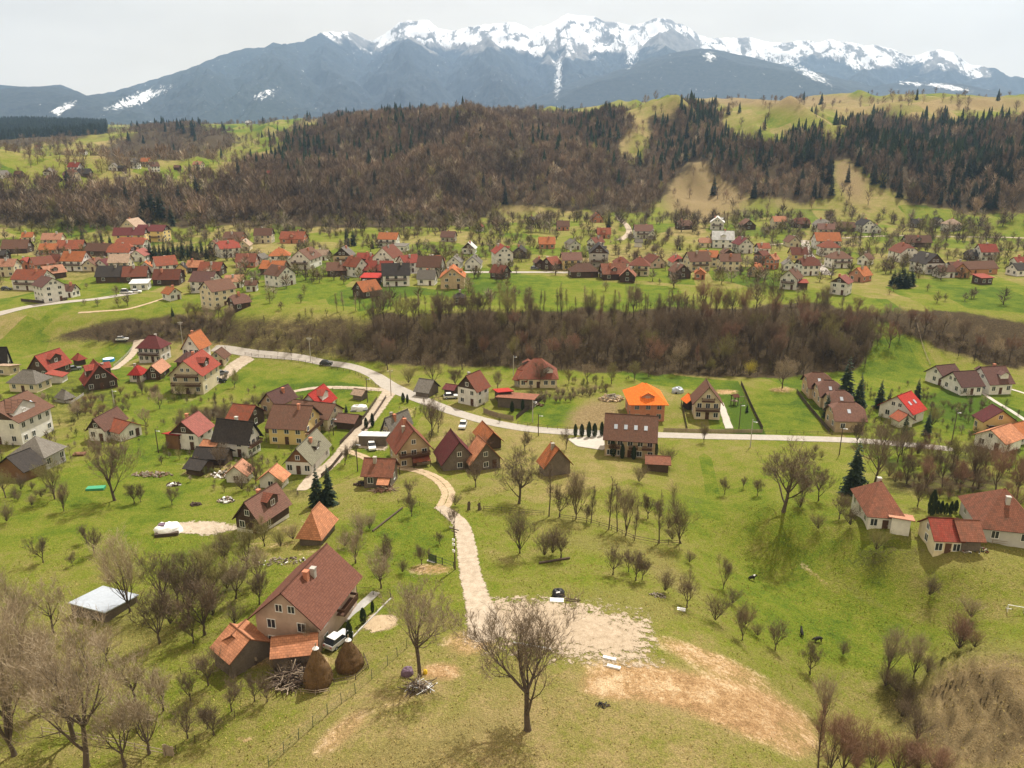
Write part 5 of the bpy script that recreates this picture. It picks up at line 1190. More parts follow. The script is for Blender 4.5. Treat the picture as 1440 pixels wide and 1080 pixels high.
def grow_tree(seed, kind):
    rnd = random.Random(seed)
    big = TB(); small = TB()
    K = {'spread': dict(h=12, tr=0.23, tf=0.30, limbs=(6, 8), ang=(0.35, 0.95), ratio=0.60, lv=4, up=0.13, twig=4, tw=0.015),
         'upright': dict(h=12, tr=0.22, tf=0.10, limbs=(6, 8), ang=(0.12, 0.40), ratio=0.72, lv=3, up=0.16, twig=8, tw=0.016),
         'fruit': dict(h=5, tr=0.12, tf=0.17, limbs=(5, 7), ang=(0.35, 0.9), ratio=0.66, lv=3, up=0.12, twig=7, tw=0.013),
         'bush': dict(h=3.2, tr=0.05, tf=0.03, limbs=(12, 15), ang=(0.15, 0.8), ratio=0.85, lv=2, up=0.08, twig=6, tw=0.011),
         'slender': dict(h=12, tr=0.15, tf=0.9, limbs=(0, 0), ang=(0.4, 0.8), ratio=0.3, lv=3, up=0.12, twig=4, tw=0.015)}[kind]
    H = K['h']
    def branch(p, d, ln, r, lv):
        nseg = 5 if lv <= 1 else (4 if lv == 2 else 3)
        pts = [p.copy()]; rad = [r]; q = p.copy(); dd = d.copy()
        for i in range(nseg):
            dd = (dd + Vector((rnd.uniform(-1, 1), rnd.uniform(-1, 1), rnd.uniform(-0.7, 1))) * (0.15 + 0.05 * lv) + Vector((0, 0, K['up']))).normalized()
            q = q + dd * ln / nseg; pts.append(q.copy()); rad.append(r * (1 - 0.78 * (i + 1) / nseg))
        big.tube(pts, rad, 6 if lv == 0 else (5 if lv == 1 else 3)) if lv < 3 else small.tube(pts, rad, 3)
        if lv >= K['lv']:
            for i in range(K['twig']):
                t = rnd.uniform(0.15, 1) * nseg; j = min(int(t), nseg - 1); a = pts[j].lerp(pts[j + 1], t - j)
                e = rdir((pts[j + 1] - pts[j]).normalized(), rnd.uniform(0.35, 0.9), rnd)
                l_ = ln * rnd.uniform(0.55, 1.0)
                b_ = a + (e + Vector((0, 0, 0.45))) * l_
                small.sliver(a, b_, K['tw'], rnd)
                for _ in range(2):
                    c_ = a.lerp(b_, rnd.uniform(0.3, 0.8)); small.sliver(c_, c_ + (rdir(e, 0.7, rnd) + Vector((0, 0, 0.2))) * l_ * 0.5, K['tw'] * 0.8, rnd)
            return
        nch = {0: 6, 1: 6, 2: 5, 3: 4}[lv]
        for i in range(nch):
            t = rnd.uniform(0.25, 1.0) * nseg if i else nseg * 0.999; j = min(int(t), nseg - 1); a = pts[j].lerp(pts[j + 1], t - j)
            e = rdir((pts[j + 1] - pts[j]).normalized(), rnd.uniform(*((0.4, 0.9) if kind != 'upright' else (0.2, 0.6))) if i else 0.15, rnd)
            branch(a, e, ln * rnd.uniform(0.42, 0.66), max(0.012, rad[j] * 0.6), lv + 1)
    if kind == 'slender':
        pts = []; rad = []; q = Vector((0, 0, -0.3)); d = Vector((0, 0, 1))
        for i in range(10):
            pts.append(q.copy()); rad.append(K['tr'] * (1 - 0.09 * i)); d = (d + Vector((rnd.uniform(-.07, .07), rnd.uniform(-.07, .07), 0.1))).normalized(); q = q + d * H / 9.4
        big.tube(pts, rad, 6)
        for i in range(30):
            t = rnd.uniform(0.22, 1) * 9; j = min(int(t), 8); a = pts[j].lerp(pts[j + 1], t - j)
            branch(a, rdir(Vector((0, 0, 1)), rnd.uniform(0.35, 0.8), rnd), H * 0.17 * (1.15 - t / 11) * rnd.uniform(0.6, 1.2), 0.03, 2)
    else:
        th = H * K['tf']; lean = Vector((rnd.uniform(-.12, .12), rnd.uniform(-.12, .12), 1)).normalized()
        pts = [Vector((0, 0, -0.4)), Vector((0, 0, 0.25))]; rad = [K['tr'] * 1.7, K['tr'] * 1.15]
        for i in range(1, 4): pts.append(lean * (th * i / 3) + Vector((rnd.uniform(-.05, .05), rnd.uniform(-.05, .05), 0.25))); rad.append(K['tr'] * (1.1 - 0.12 * i))
        if kind != 'bush': big.tube(pts, rad, 8)
        top = pts[-1]; nl = rnd.randint(*K['limbs'])
        for i in range(nl):
            a_ = 6.2832 * (i + rnd.uniform(-.3, .3)) / nl; an = rnd.uniform(*K['ang']) if i else 0.1
            d = Vector((math.cos(a_) * math.sin(an), math.sin(a_) * math.sin(an), math.cos(an)))
            st = pts[rnd.choice((2, 3, 4))] if kind == 'spread' and i % 2 else top
            branch(st, d, (H - th) * K['ratio'] * rnd.uniform(0.8, 1.12), K['tr'] * (0.62 if i else 0.75) if kind != 'bush' else 0.05, 1)
    zmax = max(v.z for v in big.V + small.V)
    f = H / zmax
    for b_ in (big, small):
        for v in b_.V: v *= f
    return big.mesh('trunk', 'bark'), small.mesh('crown', 'twig'), H

PROTO = {k: [grow_tree(100 + 7 * i + hash_, k) for i in range(n)] for hash_, (k, n) in enumerate((('spread', 4), ('upright', 3), ('fruit', 6), ('bush', 5), ('slender', 3)))}

def spruce_proto(seed, H=14.0, rad=2.9, whorls=30):
    rnd = random.Random(seed); tr = TB(); cr = TB()
    tr.tube([Vector((0, 0, -0.4)), Vector((0, 0, H * 0.5)), Vector((0, 0, H * 0.99))], [0.24, 0.14, 0.02], 6)
    for w in range(whorls):
        f = w / whorls; z = H * (0.06 + 0.93 * f); R = rad * (1 - f) ** 0.85 * rnd.uniform(0.82, 1.12) + 0.12
        for q in range(9 if f < 0.7 else 6):
            a = rnd.uniform(0, 6.2832); r = R * rnd.uniform(0.7, 1.1)
            d = Vector((math.cos(a), math.sin(a), 0)); s_ = Vector((-d.y, d.x, 0))
            p0 = Vector((0, 0, z)); p1 = p0 + d * r * 0.55 + Vector((0, 0, -0.10 * r)); p2 = p0 + d * r + Vector((0, 0, -0.34 * r + 0.1))
            wd = 0.20 * r + 0.14
            k = len(cr.V); cr.V += [p0, p1 + s_ * wd, p2, p1 - s_ * wd, p1 + Vector((0, 0, -0.16 * r - 0.15))]
            cr.F += [(k, k + 1, k + 2), (k, k + 2, k + 3), (k, k + 4, k + 2)]
            for t in (0.35, 0.6, 0.85):           # needle sprays hanging off the bough
                b0 = p0.lerp(p2, t)
                for sg in (-1, 1):
                    e = b0 + s_ * sg * wd * (1.5 - t) * rnd.uniform(.8, 1.4) + d * 0.25 * r * rnd.uniform(.3, 1) + Vector((0, 0, -0.12 * r * rnd.uniform(.2, 1.6)))
                    k = len(cr.V); cr.V += [b0, b0 + d * 0.16 * r, e]; cr.F += [(k, k + 1, k + 2)]
    return tr.mesh('trunk', 'bark'), cr.mesh('crown', 'needle'), H
SPR = [spruce_proto(5), spruce_proto(6, 14, 3.4), spruce_proto(9, 14, 2.3, 34)]
def thuja_proto(seed, H=4.0, rad=0.62):
    rnd = random.Random(seed); tr = TB(); cr = TB()
    tr.tube([Vector((0, 0, -0.3)), Vector((0, 0, H * 0.6))], [0.07, 0.03], 5)
    for i in range(900):
        f = rnd.random(); z = H * (0.05 + 0.95 * f); R = rad * math.sin(math.pi * min(1, 0.18 + 0.82 * f)) ** 0.6 * rnd.uniform(0.75, 1.06)
        a = rnd.uniform(0, 6.2832); p = Vector((math.cos(a) * R, math.sin(a) * R, z)); n_ = Vector((math.cos(a), math.sin(a), 0)); s_ = Vector((-n_.y, n_.x, 0))
        k = len(cr.V); t = 0.16; cr.V += [p - s_ * t * .6, p + s_ * t * .6, p + Vector((0, 0, t * 2.2)) + n_ * rnd.uniform(-.05, .12)]; cr.F += [(k, k + 1, k + 2)]
    return tr.mesh('trunk', 'bark'), cr.mesh('crown', 'thuja'), H
THU = [thuja_proto(3), thuja_proto(4, 4.0, 0.8)]

TREE_N = [0]
def put_tree(name, proto, p, h, label, group=None, twig=None, lean=(0, 0), cat='tree', wide=1.0, rz=None):
    tm, cm, H = proto
    s = h / H
    TREE_N[0] += 1
    rn = random.Random(TREE_N[0] * 13 + 1)
    root = bpy.data.objects.new(name, None); root.location = p; root.scale = (s * wide, s * wide, s)
    root.rotation_euler = (lean[1], lean[0], rn.uniform(0, 6.28) if rz is None else rz); link(root); tag(root, label, cat, group)
    t = bpy.data.objects.new('trunk', tm); link(t, root)
    c = bpy.data.objects.new('crown', cm); link(c, root)
    if twig:
        c.material_slots[0].link = 'OBJECT'; c.material_slots[0].material = MATS[twig]
    return root
def htop(p, ytop):
    """height of something standing at p whose top is seen in pixel row ytop"""
    lo, hi = 0.5, 40.0
    for _ in range(24):
        m_ = (lo + hi) / 2
        if project(p.x, p.y, p.z + m_)[1] > ytop: lo = m_
        else: hi = m_
    return lo
WORDS = ['first', 'second', 'third', 'fourth', 'fifth', 'sixth', 'seventh', 'eighth', 'ninth', 'tenth', 'eleventh', 'twelfth', 'thirteenth', 'fourteenth', 'fifteenth', 'sixteenth', 'seventeenth', 'eighteenth', 'nineteenth', 'twentieth', 'twenty-first', 'twenty-second', 'twenty-third', 'twenty-fourth']
KN = {'spread': ('bare_tree', 'bare spreading tree'), 'upright': ('bare_tree', 'bare upright many-stemmed tree'), 'fruit': ('fruit_tree', 'small bare fruit tree'), 'bush': ('bush', 'leafless bush'), 'slender': ('bare_tree', 'tall slender bare tree')}
def tree_list(where, group, rows):
    rows = sorted(rows)
    cnt = {}
    tot = {}
    for r in rows: tot[r[3]] = tot.get(r[3], 0) + 1
    for r in rows:
        x, y, yt, kd = r[:4]; twig = r[4] if len(r) > 4 else None; ln_ = r[5] if len(r) > 5 else (0, 0)
        cnt[kd] = cnt.get(kd, 0) + 1
        p = P(x, y); nm, desc = KN[kd]
        lab = f'{desc} {where}' if tot[kd] == 1 else (f'{WORDS[cnt[kd] - 1]} from left, {desc} {where}' if cnt[kd] > 1 else f'leftmost {desc} {where}')
        pr = PROTO[kd]; h = htop(p, yt)
        put_tree(nm, pr[(TREE_N[0] * 5 + 1) % len(pr)], p, h, lab, group, twig, ln_, 'bush' if kd == 'bush' else 'tree')
O, RD, PA, YE = 'twig_olive', 'twig_red', 'twig_pale', 'twig_yellow'
p_ = P(742, 1026); put_tree('bare_tree', PROTO['spread'][0], p_, htop(p_, 846), 'large bare tree alone on the foreground meadow above its own shadow', None, None, (0.2, 0), rz=2.0, wide=1.25)
p_ = P(590, 951); put_tree('bare_tree', PROTO['spread'][1], p_, htop(p_, 796), 'large bare tree beside the wire fence with a sandy ring at its foot', None, PA, (0.02, 0), rz=0.5)
p_ = P(1102, 719); put_tree('bare_tree', PROTO['spread'][2], p_, htop(p_, 612), 'great dark bare tree casting a long shadow into the hollow', None, None, rz=1.0, wide=1.35)
p_ = P(730, 708); put_tree('bare_tree', PROTO['spread'][3], p_, htop(p_, 628), 'broad bare tree below the lone orange-roofed barn', None, None, rz=4, wide=1.3)
p_ = P(957, 764); put_tree('bare_tree', PROTO['upright'][1], p_, htop(p_, 660), 'leaning bare tree at the right end of the meadow hedge', None, None, (-0.42, 0), rz=1)
p_ = P(731, 778); put_tree('bare_tree', PROTO['upright'][0], p_, htop(p_, 706), 'bare tree in the meadow left of the fallen branches', None, None, (-0.1, 0), wide=1.2)
p_ = P(1229, 686); put_tree('bare_tree', PROTO['spread'][1], p_, htop(p_, 588), 'tall bare tree behind the old white house on the mound', None, None, rz=3)
tree_list('in the lower left corner', 'bare trees of the lower left corner', [(122, 1078, 858, 'spread', PA), (104, 1040, 880, 'spread', PA), (20, 1062, 800, 'upright', PA), (62, 1000, 840, 'upright', PA), (176, 1078, 968, 'fruit', PA), (30, 915, 790, 'upright', PA), (75, 890, 805, 'spread', PA), (-14, 985, 820, 'spread', PA), (210, 1060, 960, 'fruit', PA), (190, 985, 900, 'fruit', PA), (150, 930, 870, 'fruit', PA), (55, 955, 880, 'fruit', PA), (230, 1000, 930, 'fruit', PA)])
tree_list('on the left orchard slope', 'trees of the left orchard slope', [(183, 861, 735, 'upright', PA), (90, 719, 670, 'upright'), (77, 702, 640, 'spread', O), (161, 704, 598, 'spread'), (189, 708, 676, 'fruit'), (198, 706, 680, 'fruit'), (242, 710, 680, 'fruit'), (122, 763, 734, 'fruit'), (133, 778, 738, 'fruit'), (61, 791, 750, 'fruit'), (102, 796, 773, 'fruit'), (232, 860, 768, 'spread'), (8, 700, 655, 'spread', O), (30, 690, 660, 'bush'), (45, 712, 690, 'bush', PA), (10, 735, 700, 'bush'), (225, 905, 820, 'fruit')])
tree_list('in the thicket behind the farmhouse', 'trees of the thicket behind the farmhouse', [(265, 872, 775, 'fruit'), (300, 850, 765, 'spread', O), (332, 842, 775, 'fruit', PA), (288, 893, 810, 'fruit'), (250, 848, 790, 'fruit', O), (348, 800, 735, 'fruit', O), (372, 768, 720, 'fruit', O), (316, 802, 745, 'fruit'), (272, 905, 850, 'fruit'), (330, 880, 838, 'bush'), (362, 820, 760, 'fruit', PA), (285, 815, 760, 'bush', O), (310, 775, 740, 'bush', O), (258, 800, 765, 'bush'), (395, 770, 735, 'bush', O), (345, 765, 735, 'bush', O), (300, 868, 820, 'bush'), (240, 880, 830, 'bush'), (412, 760, 728, 'bush', PA), (320, 830, 790, 'bush'), (275, 840, 800, 'bush'), (295, 790, 755, 'bush', O), (365, 850, 800, 'fruit')])
tree_list('in the farm orchard in front of the barn', 'fruit trees of the farm orchard', [(293, 964, 900, 'fruit'), (264, 1038, 985, 'fruit'), (268, 985, 940, 'fruit'), (326, 1000, 948, 'fruit'), (301, 1034, 982, 'fruit'), (358, 986, 944, 'fruit'), (376, 987, 950, 'fruit'), (292, 1025, 990, 'fruit'), (432, 922, 872, 'fruit', PA), (405, 950, 918, 'bush'), (388, 945, 912, 'bush')])
tree_list('on the lawn between farmhouse and drive', 'fruit trees beside the gravel drive', [(536, 827, 762, 'fruit', PA), (500, 792, 738, 'fruit', PA), (548, 782, 748, 'fruit'), (593, 794, 764, 'fruit'), (579, 726, 688, 'fruit'), (618, 765, 744, 'fruit'), (639, 741, 711, 'fruit'), (508, 755, 710, 'bush', PA), (566, 806, 780, 'bush'), (520, 745, 715, 'bush', PA), (485, 770, 735, 'bush', O), (540, 800, 760, 'fruit')])
tree_list('in the hedge line across the meadow', 'trees of the meadow hedge line', [(772, 726, 648, 'slender'), (787, 727, 678, 'fruit'), (810, 730, 650, 'upright'), (825, 734, 708, 'fruit'), (831, 736, 682, 'slender'), (856, 744, 668, 'slender'), (868, 748, 674, 'slender'), (880, 753, 670, 'upright'), (892, 760, 708, 'slender'), (911, 729, 692, 'fruit'), (927, 764, 688, 'slender'), (940, 745, 718, 'bush'), (925, 720, 700, 'bush'), (945, 760, 735, 'bush')])
tree_list('on the meadow above the gravel yard', 'meadow trees above the gravel yard', [(766, 783, 738, 'bush'), (789, 784, 734, 'fruit'), (777, 780, 735, 'bush'), (669, 685, 644, 'fruit'), (862, 808, 764, 'fruit'), (884, 804, 770, 'fruit'), (894, 816, 772, 'fruit'), (903, 815, 780, 'fruit'), (935, 833, 793, 'bush'), (899, 679, 648, 'bush'), (640, 712, 690, 'bush')])
tree_list('along the edge of the hollow', 'trees along the edge of the hollow', [(966, 854, 804, 'fruit'), (969, 792, 770, 'bush'), (1017, 828, 774, 'upright'), (1006, 875, 826, 'bush'), (1044, 900, 838, 'upright'), (1090, 914, 870, 'fruit'), (1139, 948, 898, 'fruit'), (1185, 922, 894, 'bush'), (1019, 695, 668, 'fruit'), (1045, 687, 668, 'fruit'), (1065, 697, 666, 'fruit'), (1030, 850, 820, 'bush'), (1065, 895, 870, 'bush'), (1048, 880, 850, 'bush', RD), (1127, 710, 655, 'upright'), (1151, 704, 653, 'spread')])
tree_list('in the gully at the lower right', 'trees of the lower right gully', [(1158, 1014, 938, 'upright', PA), (1247, 952, 868, 'upright', PA), (1244, 967, 925, 'bush'), (1285, 952, 888, 'upright', PA), (1303, 948, 912, 'bush'), (1348, 915, 850, 'bush', RD), (1289, 1042, 984, 'bush'), (1166, 1088, 985, 'upright', RD), (1150, 1094, 990, 'slender', RD), (1225, 1094, 1008, 'upright', RD), (1320, 1096, 1036, 'bush', RD), (1185, 1090, 1000, 'upright', RD), (1262, 1092, 1020, 'bush', RD), (1307, 839, 800, 'bush'), (1275, 990, 955, 'bush'), (1205, 1070, 1015, 'bush', RD), (1355, 905, 862, 'bush'), (1290, 1085, 1035, 'bush', RD), (1365, 870, 830, 'bush', PA), (1370, 912, 878, 'bush', RD), (1260, 975, 930, 'bush'), (1268, 1010, 975, 'bush')])
tree_list('on the slope below the mound houses', 'shrubs below the mound houses', [(1195, 740, 700, 'bush'), (1232, 775, 735, 'bush', O), (1180, 730, 690, 'fruit'), (1150, 745, 715, 'bush'), (1290, 712, 668, 'fruit'), (1368, 683, 598, 'upright'), (1125, 715, 690, 'bush')])
tree_list('in the brown thicket right of the road', 'trees of the right-hand thicket', [(1262, 650, 600, 'fruit'), (1300, 690, 640, 'spread', RD), (1325, 685, 630, 'spread'), (1350, 690, 645, 'fruit', RD), (1400, 690, 630, 'spread', RD), (1430, 700, 640, 'spread', RD), (1410, 665, 615, 'spread', RD), (1275, 680, 635, 'fruit'), (1240, 640, 585, 'spread'), (1340, 655, 610, 'fruit', O), (1385, 660, 625, 'bush', RD), (1310, 655, 625, 'bush', O), (1290, 640, 612, 'bush'), (1375, 690, 655, 'bush'), (1445, 670, 620, 'upright', RD), (1420, 720, 670, 'bush', RD), (1335, 700, 668, 'bush'), (1250, 672, 640, 'bush'), (1268, 640, 590, 'spread', 'twig_olive')])
tree_list('among the near village gardens', 'trees of the near village gardens', [(607, 613, 556, 'spread'), (616, 608, 566, 'spread'), (485, 654, 622, 'fruit'), (738, 634, 602, 'fruit'), (796, 632, 600, 'spread'), (990, 622, 588, 'upright'), (668, 640, 600, 'bush', RD), (655, 660, 640, 'bush'), (940, 655, 620, 'bush'), (310, 660, 620, 'fruit'), (360, 680, 640, 'spread'), (340, 690, 655, 'bush'), (395, 690, 665, 'bush', O), (1205, 625, 580, 'fruit'), (1310, 600, 560, 'bush', O), (575, 700, 672, 'fruit'), (110, 590, 560, 'fruit', PA), (205, 600, 570, 'spread', PA), (225, 575, 545, 'spread', PA), (60, 570, 548, 'fruit', PA), (130, 545, 520, 'fruit', PA), (200, 555, 530, 'spread'), (330, 545, 520, 'fruit', O), (500, 640, 618, 'fruit'), (255, 560, 535, 'fruit', O)])
tree_list('at the foot of the wooded bank', 'trees at the foot of the wooded bank', [(575, 540, 508, 'bush', O), (610, 542, 495, 'spread'), (650, 520, 480, 'spread'), (690, 515, 485, 'spread'), (545, 520, 476, 'spread'), (955, 525, 474, 'spread', PA), (998, 528, 500, 'spread', O), (1054, 530, 500, 'bush', YE), (1100, 546, 496, 'spread', PA), (760, 545, 505, 'spread'), (800, 540, 515, 'fruit', O), (826, 540, 505, 'spread', PA), (860, 540, 508, 'spread', O), (892, 535, 505, 'spread', O), (912, 530, 500, 'spread'), (700, 548, 520, 'spread'), (1030, 528, 495, 'spread'), (640, 545, 515, 'fruit'), (480, 500, 470, 'bush', O), (410, 495, 470, 'bush', O), (500, 495, 450, 'spread', O), (455, 490, 455, 'spread'), (390, 480, 455, 'bush', O), (355, 478, 456, 'bush')])

def inpix(poly, n, seed, dmin, dmax, sep=0.0):
    """n random ground places whose pixels lie inside an outline, spread evenly over the ground"""
    rn = random.Random(seed); xs = [q[0] for q in poly]; ys = [q[1] for q in poly]; out = []
    tries = 0
    while len(out) < n and tries < n * 40:
        tries += 1
        x, y = rn.uniform(min(xs), max(xs)), rn.uniform(min(ys), max(ys))
        if not pip(np.array(x), np.array(y), poly): continue
        p = P(x, y)
        D = math.hypot(p.x, p.y)
        if not dmin < D < dmax: continue
        if sep and any((p.x - q.x) ** 2 + (p.y - q.y) ** 2 < sep * sep for q in out): continue
        if any((p.x - a) ** 2 + (p.y - b_) ** 2 < (r * 0.95) ** 2 for a, b_, r in HOUSE_SPOTS): continue
        out.append(p)
    return out
# dark wood on the terrace bank: its trees cannot be told apart
rn = random.Random(77)
for p in inpix([(480, 512), (540, 448), (700, 440), (1000, 437), (1170, 434), (1235, 445), (1215, 522), (1100, 530), (960, 526), (800, 520), (620, 512)], 150, 3, 235, 300, 3.2):
    kd = rn.choice(('spread', 'upright', 'upright', 'slender', 'spread'))
    put_tree('bare_tree', rn.choice(PROTO[kd]), p, rn.uniform(8.5, 14.5), 'bare brown tree in the dark wood on the terrace bank', 'trees of the dark bank wood', rn.choice((None, None, None, None, None, RD, O)))
for p in inpix([(1180, 520), (1190, 440), (1240, 440), (1330, 436), (1500, 428), (1500, 512), (1380, 505), (1300, 470)], 62, 5, 230, 310, 3.6):
    kd = rn.choice(('spread', 'upright', 'bush', 'spread'))
    put_tree('bare_tree', rn.choice(PROTO[kd]), p, rn.uniform(5, 10) if kd != 'bush' else 3.4, 'bare grey-brown tree on the bank at the far right', 'trees of the right bank', rn.choice((None, PA, RD)))
for p in inpix([(-40, 482), (-40, 455), (200, 448), (330, 446), (320, 470), (220, 480)], 56, 6, 250, 320, 2.8):
    kd = rn.choice(('spread', 'bush', 'bush', 'fruit'))
    put_tree('bare_tree' if kd != 'bush' else 'bush', rn.choice(PROTO[kd]), p, rn.uniform(4, 7.5) if kd != 'bush' else 3.6, 'brown scrub tree on the low bank at the left', 'scrub of the left bank', rn.choice((None, O, None, PA)), cat='tree')
for x in range(470, 1010, 13):
    p = P(x + rn.uniform(-5, 5), 438 + rn.uniform(-3, 3))
    put_tree('bare_tree', rn.choice(PROTO['slender']), p, rn.uniform(6, 10), 'thin bare tree in the row along the lip of the bank', 'thin trees along the bank lip', rn.choice((None, PA, O)))
# hedges of bushes
def hedge(poly, n, seed, label, group, hs, mats, dm=(60, 700)):
    r_ = random.Random(seed)
    for p in inpix(poly, n, seed, dm[0], dm[1], 1.2):
        put_tree('bush', r_.choice(PROTO['bush']), p, r_.uniform(*hs), label, group, r_.choice(mats), cat='bush')
hedge([(240, 588), (330, 578), (400, 552), (410, 560), (350, 592), (250, 604)], 64, 11, 'dark leafless bush in the hedge below the small green meadow', 'hedge below the small green meadow', (2.5, 4), (None, None, O))
hedge([(700, 565), (800, 552), (870, 545), (870, 552), (800, 566), (720, 575)], 30, 12, 'leafless bush along the stream under the bank', 'stream bushes under the bank', (2, 3.4), (None, PA))
hedge([(90, 585), (130, 560), (240, 545), (240, 560), (140, 590)], 40, 13, 'brown bush along the stream between the white houses', 'stream bushes between the white houses', (2, 3.6), (None, O, RD))
hedge([(1255, 665), (1300, 620), (1440, 650), (1440, 690), (1330, 705), (1260, 690)], 55, 14, 'russet bush in the thicket right of the road', 'russet thicket bushes', (2.2, 4), (RD, RD, None))
hedge([(0, 700), (60, 680), (90, 690), (50, 720), (0, 730)], 10, 15, 'olive bush at the left edge below the slate barn', 'olive bushes at the left edge', (1.8, 3), (O, None))
hedge([(1150, 1085), (1200, 1050), (1330, 1070), (1360, 1090)], 14, 16, 'reddish twiggy bush at the bottom right corner', 'reddish bushes at the bottom right', (2, 3.5), (RD,), (50, 120))
hedge([(1080, 640), (1150, 630), (1180, 680), (1130, 690)], 10, 17, 'leafless bush behind the great dark tree', 'bushes behind the great dark tree', (1.6, 3), (None, O))
hedge([(1300, 545), (1380, 590), (1360, 600), (1290, 560)], 16, 18, 'leafless bush along the ditch below the white houses', 'ditch bushes below the white houses', (1.6, 3), (None, O))

# evergreens
SP_ROWS = [(447, 712, 656, 'left one of the twin spruces above the orchard barn', 1), (463, 710, 652, 'right one of the twin spruces above the orchard barn', 0), (1200, 693, 617, 'tall dark spruce left of the old white house', 1),
           (1187, 574, 500, 'tallest spruce behind the row of guesthouses', 1), (1206, 578, 523, 'second spruce right of the tallest behind the guesthouses', 0), (1236, 574, 532, 'spruce between the guesthouses and the bright red roof', 0), (1247, 584, 548, 'smaller spruce left of the bright red roof', 0), (1289, 562, 530, 'lone spruce behind the bright red roof', 0),
           (1272, 613, 580, 'left spruce in front of the bright red roof', 0), (1303, 612, 577, 'right spruce in front of the bright red roof', 0), (1162, 587, 551, 'small spruce beside the second guesthouse', 0), (1050, 580, 567, 'tiny spruce in the fenced garden', 0), (487, 580, 567, 'tiny spruce on the lane lawn', 0),
           (216, 312, 256, 'largest dark spruce on the low ridge at the left', 1), (204, 312, 266, 'dark spruce left of the largest on the low ridge', 0), (228, 312, 262, 'dark spruce right of the largest on the low ridge', 0),
           (116, 339, 321, 'spruce behind the dark brown left-hand house', 0), (144, 345, 326, 'spruce left of the yellow hotel', 0), (155, 344, 328, 'second spruce left of the yellow hotel', 0), (488, 346, 318, 'left spruce of the pair behind the middle houses', 0), (497, 346, 319, 'right spruce of the pair behind the middle houses', 0), (524, 350, 334, 'spruce right of the pair behind the middle houses', 0),
           (563, 389, 371, 'small spruce beside the long red roof', 0), (275, 381, 365, 'slim spruce in front of the mottled roofs', 2), (856, 321, 298, 'spruce at the foot of the steep lane', 0), (1158, 348, 336, 'spruce beside the stacked orange roofs', 0), (243, 445, 430, 'young spruce at the edge of the left terrace', 0), (1367, 343, 330, 'spruce at the far right of the terrace', 0), (242, 318, 285, 'smaller spruce at the right of the low ridge group', 0), (956, 352, 343, 'round dark evergreen on the terrace lawn', 1)]
for x, y, yt, lab, k in SP_ROWS:
    p = P(x, y); put_tree('spruce', SPR[k], p, htop(p, yt), lab, 'spruces in the valley', cat='spruce')
for i in range(14):
    p = P(212 + i * 6.6, 364 + 2 * math.sin(i * 2.1)); put_tree('spruce', SPR[i % 3], p, htop(p, 338 + 4 * math.sin(i * 3.3)), 'dark spruce in the dense row behind the red-roofed terrace houses', 'dense spruce row on the terrace', cat='spruce')
for dx, dy, yt in ((-12, 0, 378), (0, -2, 372), (12, 0, 376), (6, 3, 380), (-6, 3, 379)):
    p = P(1268 + dx, 402 + dy); put_tree('spruce', SPR[1], p, htop(p, yt), 'broad dark evergreen in the clump on the right terrace edge', 'evergreen clump on the right terrace', cat='spruce', wide=1.5)
TH_ROWS = [(809, 614, 597, 'leftmost of the five clipped thujas by the forecourt'), (818, 614, 597, 'second of the five clipped thujas by the forecourt'), (828, 615, 594, 'middle of the five clipped thujas by the forecourt'), (836, 614, 596, 'fourth of the five clipped thujas by the forecourt'), (846, 613, 594, 'rightmost of the five clipped thujas by the forecourt'),
           (862, 642, 621, 'leftmost thuja in front of the long guesthouse'), (875, 645, 625, 'second thuja in front of the long guesthouse'), (891, 646, 628, 'third thuja in front of the long guesthouse'), (906, 644, 627, 'fourth thuja in front of the long guesthouse'), (921, 642, 622, 'rightmost thuja in front of the long guesthouse'),
           (1309, 725, 691, 'tallest thuja behind the small red-roofed house'), (1317, 723, 705, 'second thuja behind the small red-roofed house'), (1323, 722, 705, 'third thuja behind the small red-roofed house'), (1329, 724, 708, 'fourth thuja behind the small red-roofed house'), (1336, 724, 706, 'fifth thuja behind the small red-roofed house'), (1343, 720, 704, 'thuja nearest the big barn-like house'),
           (492, 904, 876, 'thuja nearest the haystacks in the farm garden'), (511, 877, 856, 'middle thuja in the farm garden'), (524, 861, 846, 'farthest thuja in the farm garden'),
           (567, 566, 553, 'left thuja beside the road junction'), (573, 567, 555, 'right thuja beside the road junction'), (515, 602, 588, 'left thuja beside the grey-roofed house'), (524, 600, 582, 'tall thuja beside the grey-roofed house'), (720, 580, 565, 'left thuja in the walled scrap yard'), (735, 578, 562, 'right thuja in the walled scrap yard')]
for i, (x, y, yt, lab) in enumerate(TH_ROWS):
    p = P(x, y); put_tree('thuja', THU[i % 2], p, htop(p, yt), lab, 'clipped thujas', cat='thuja')

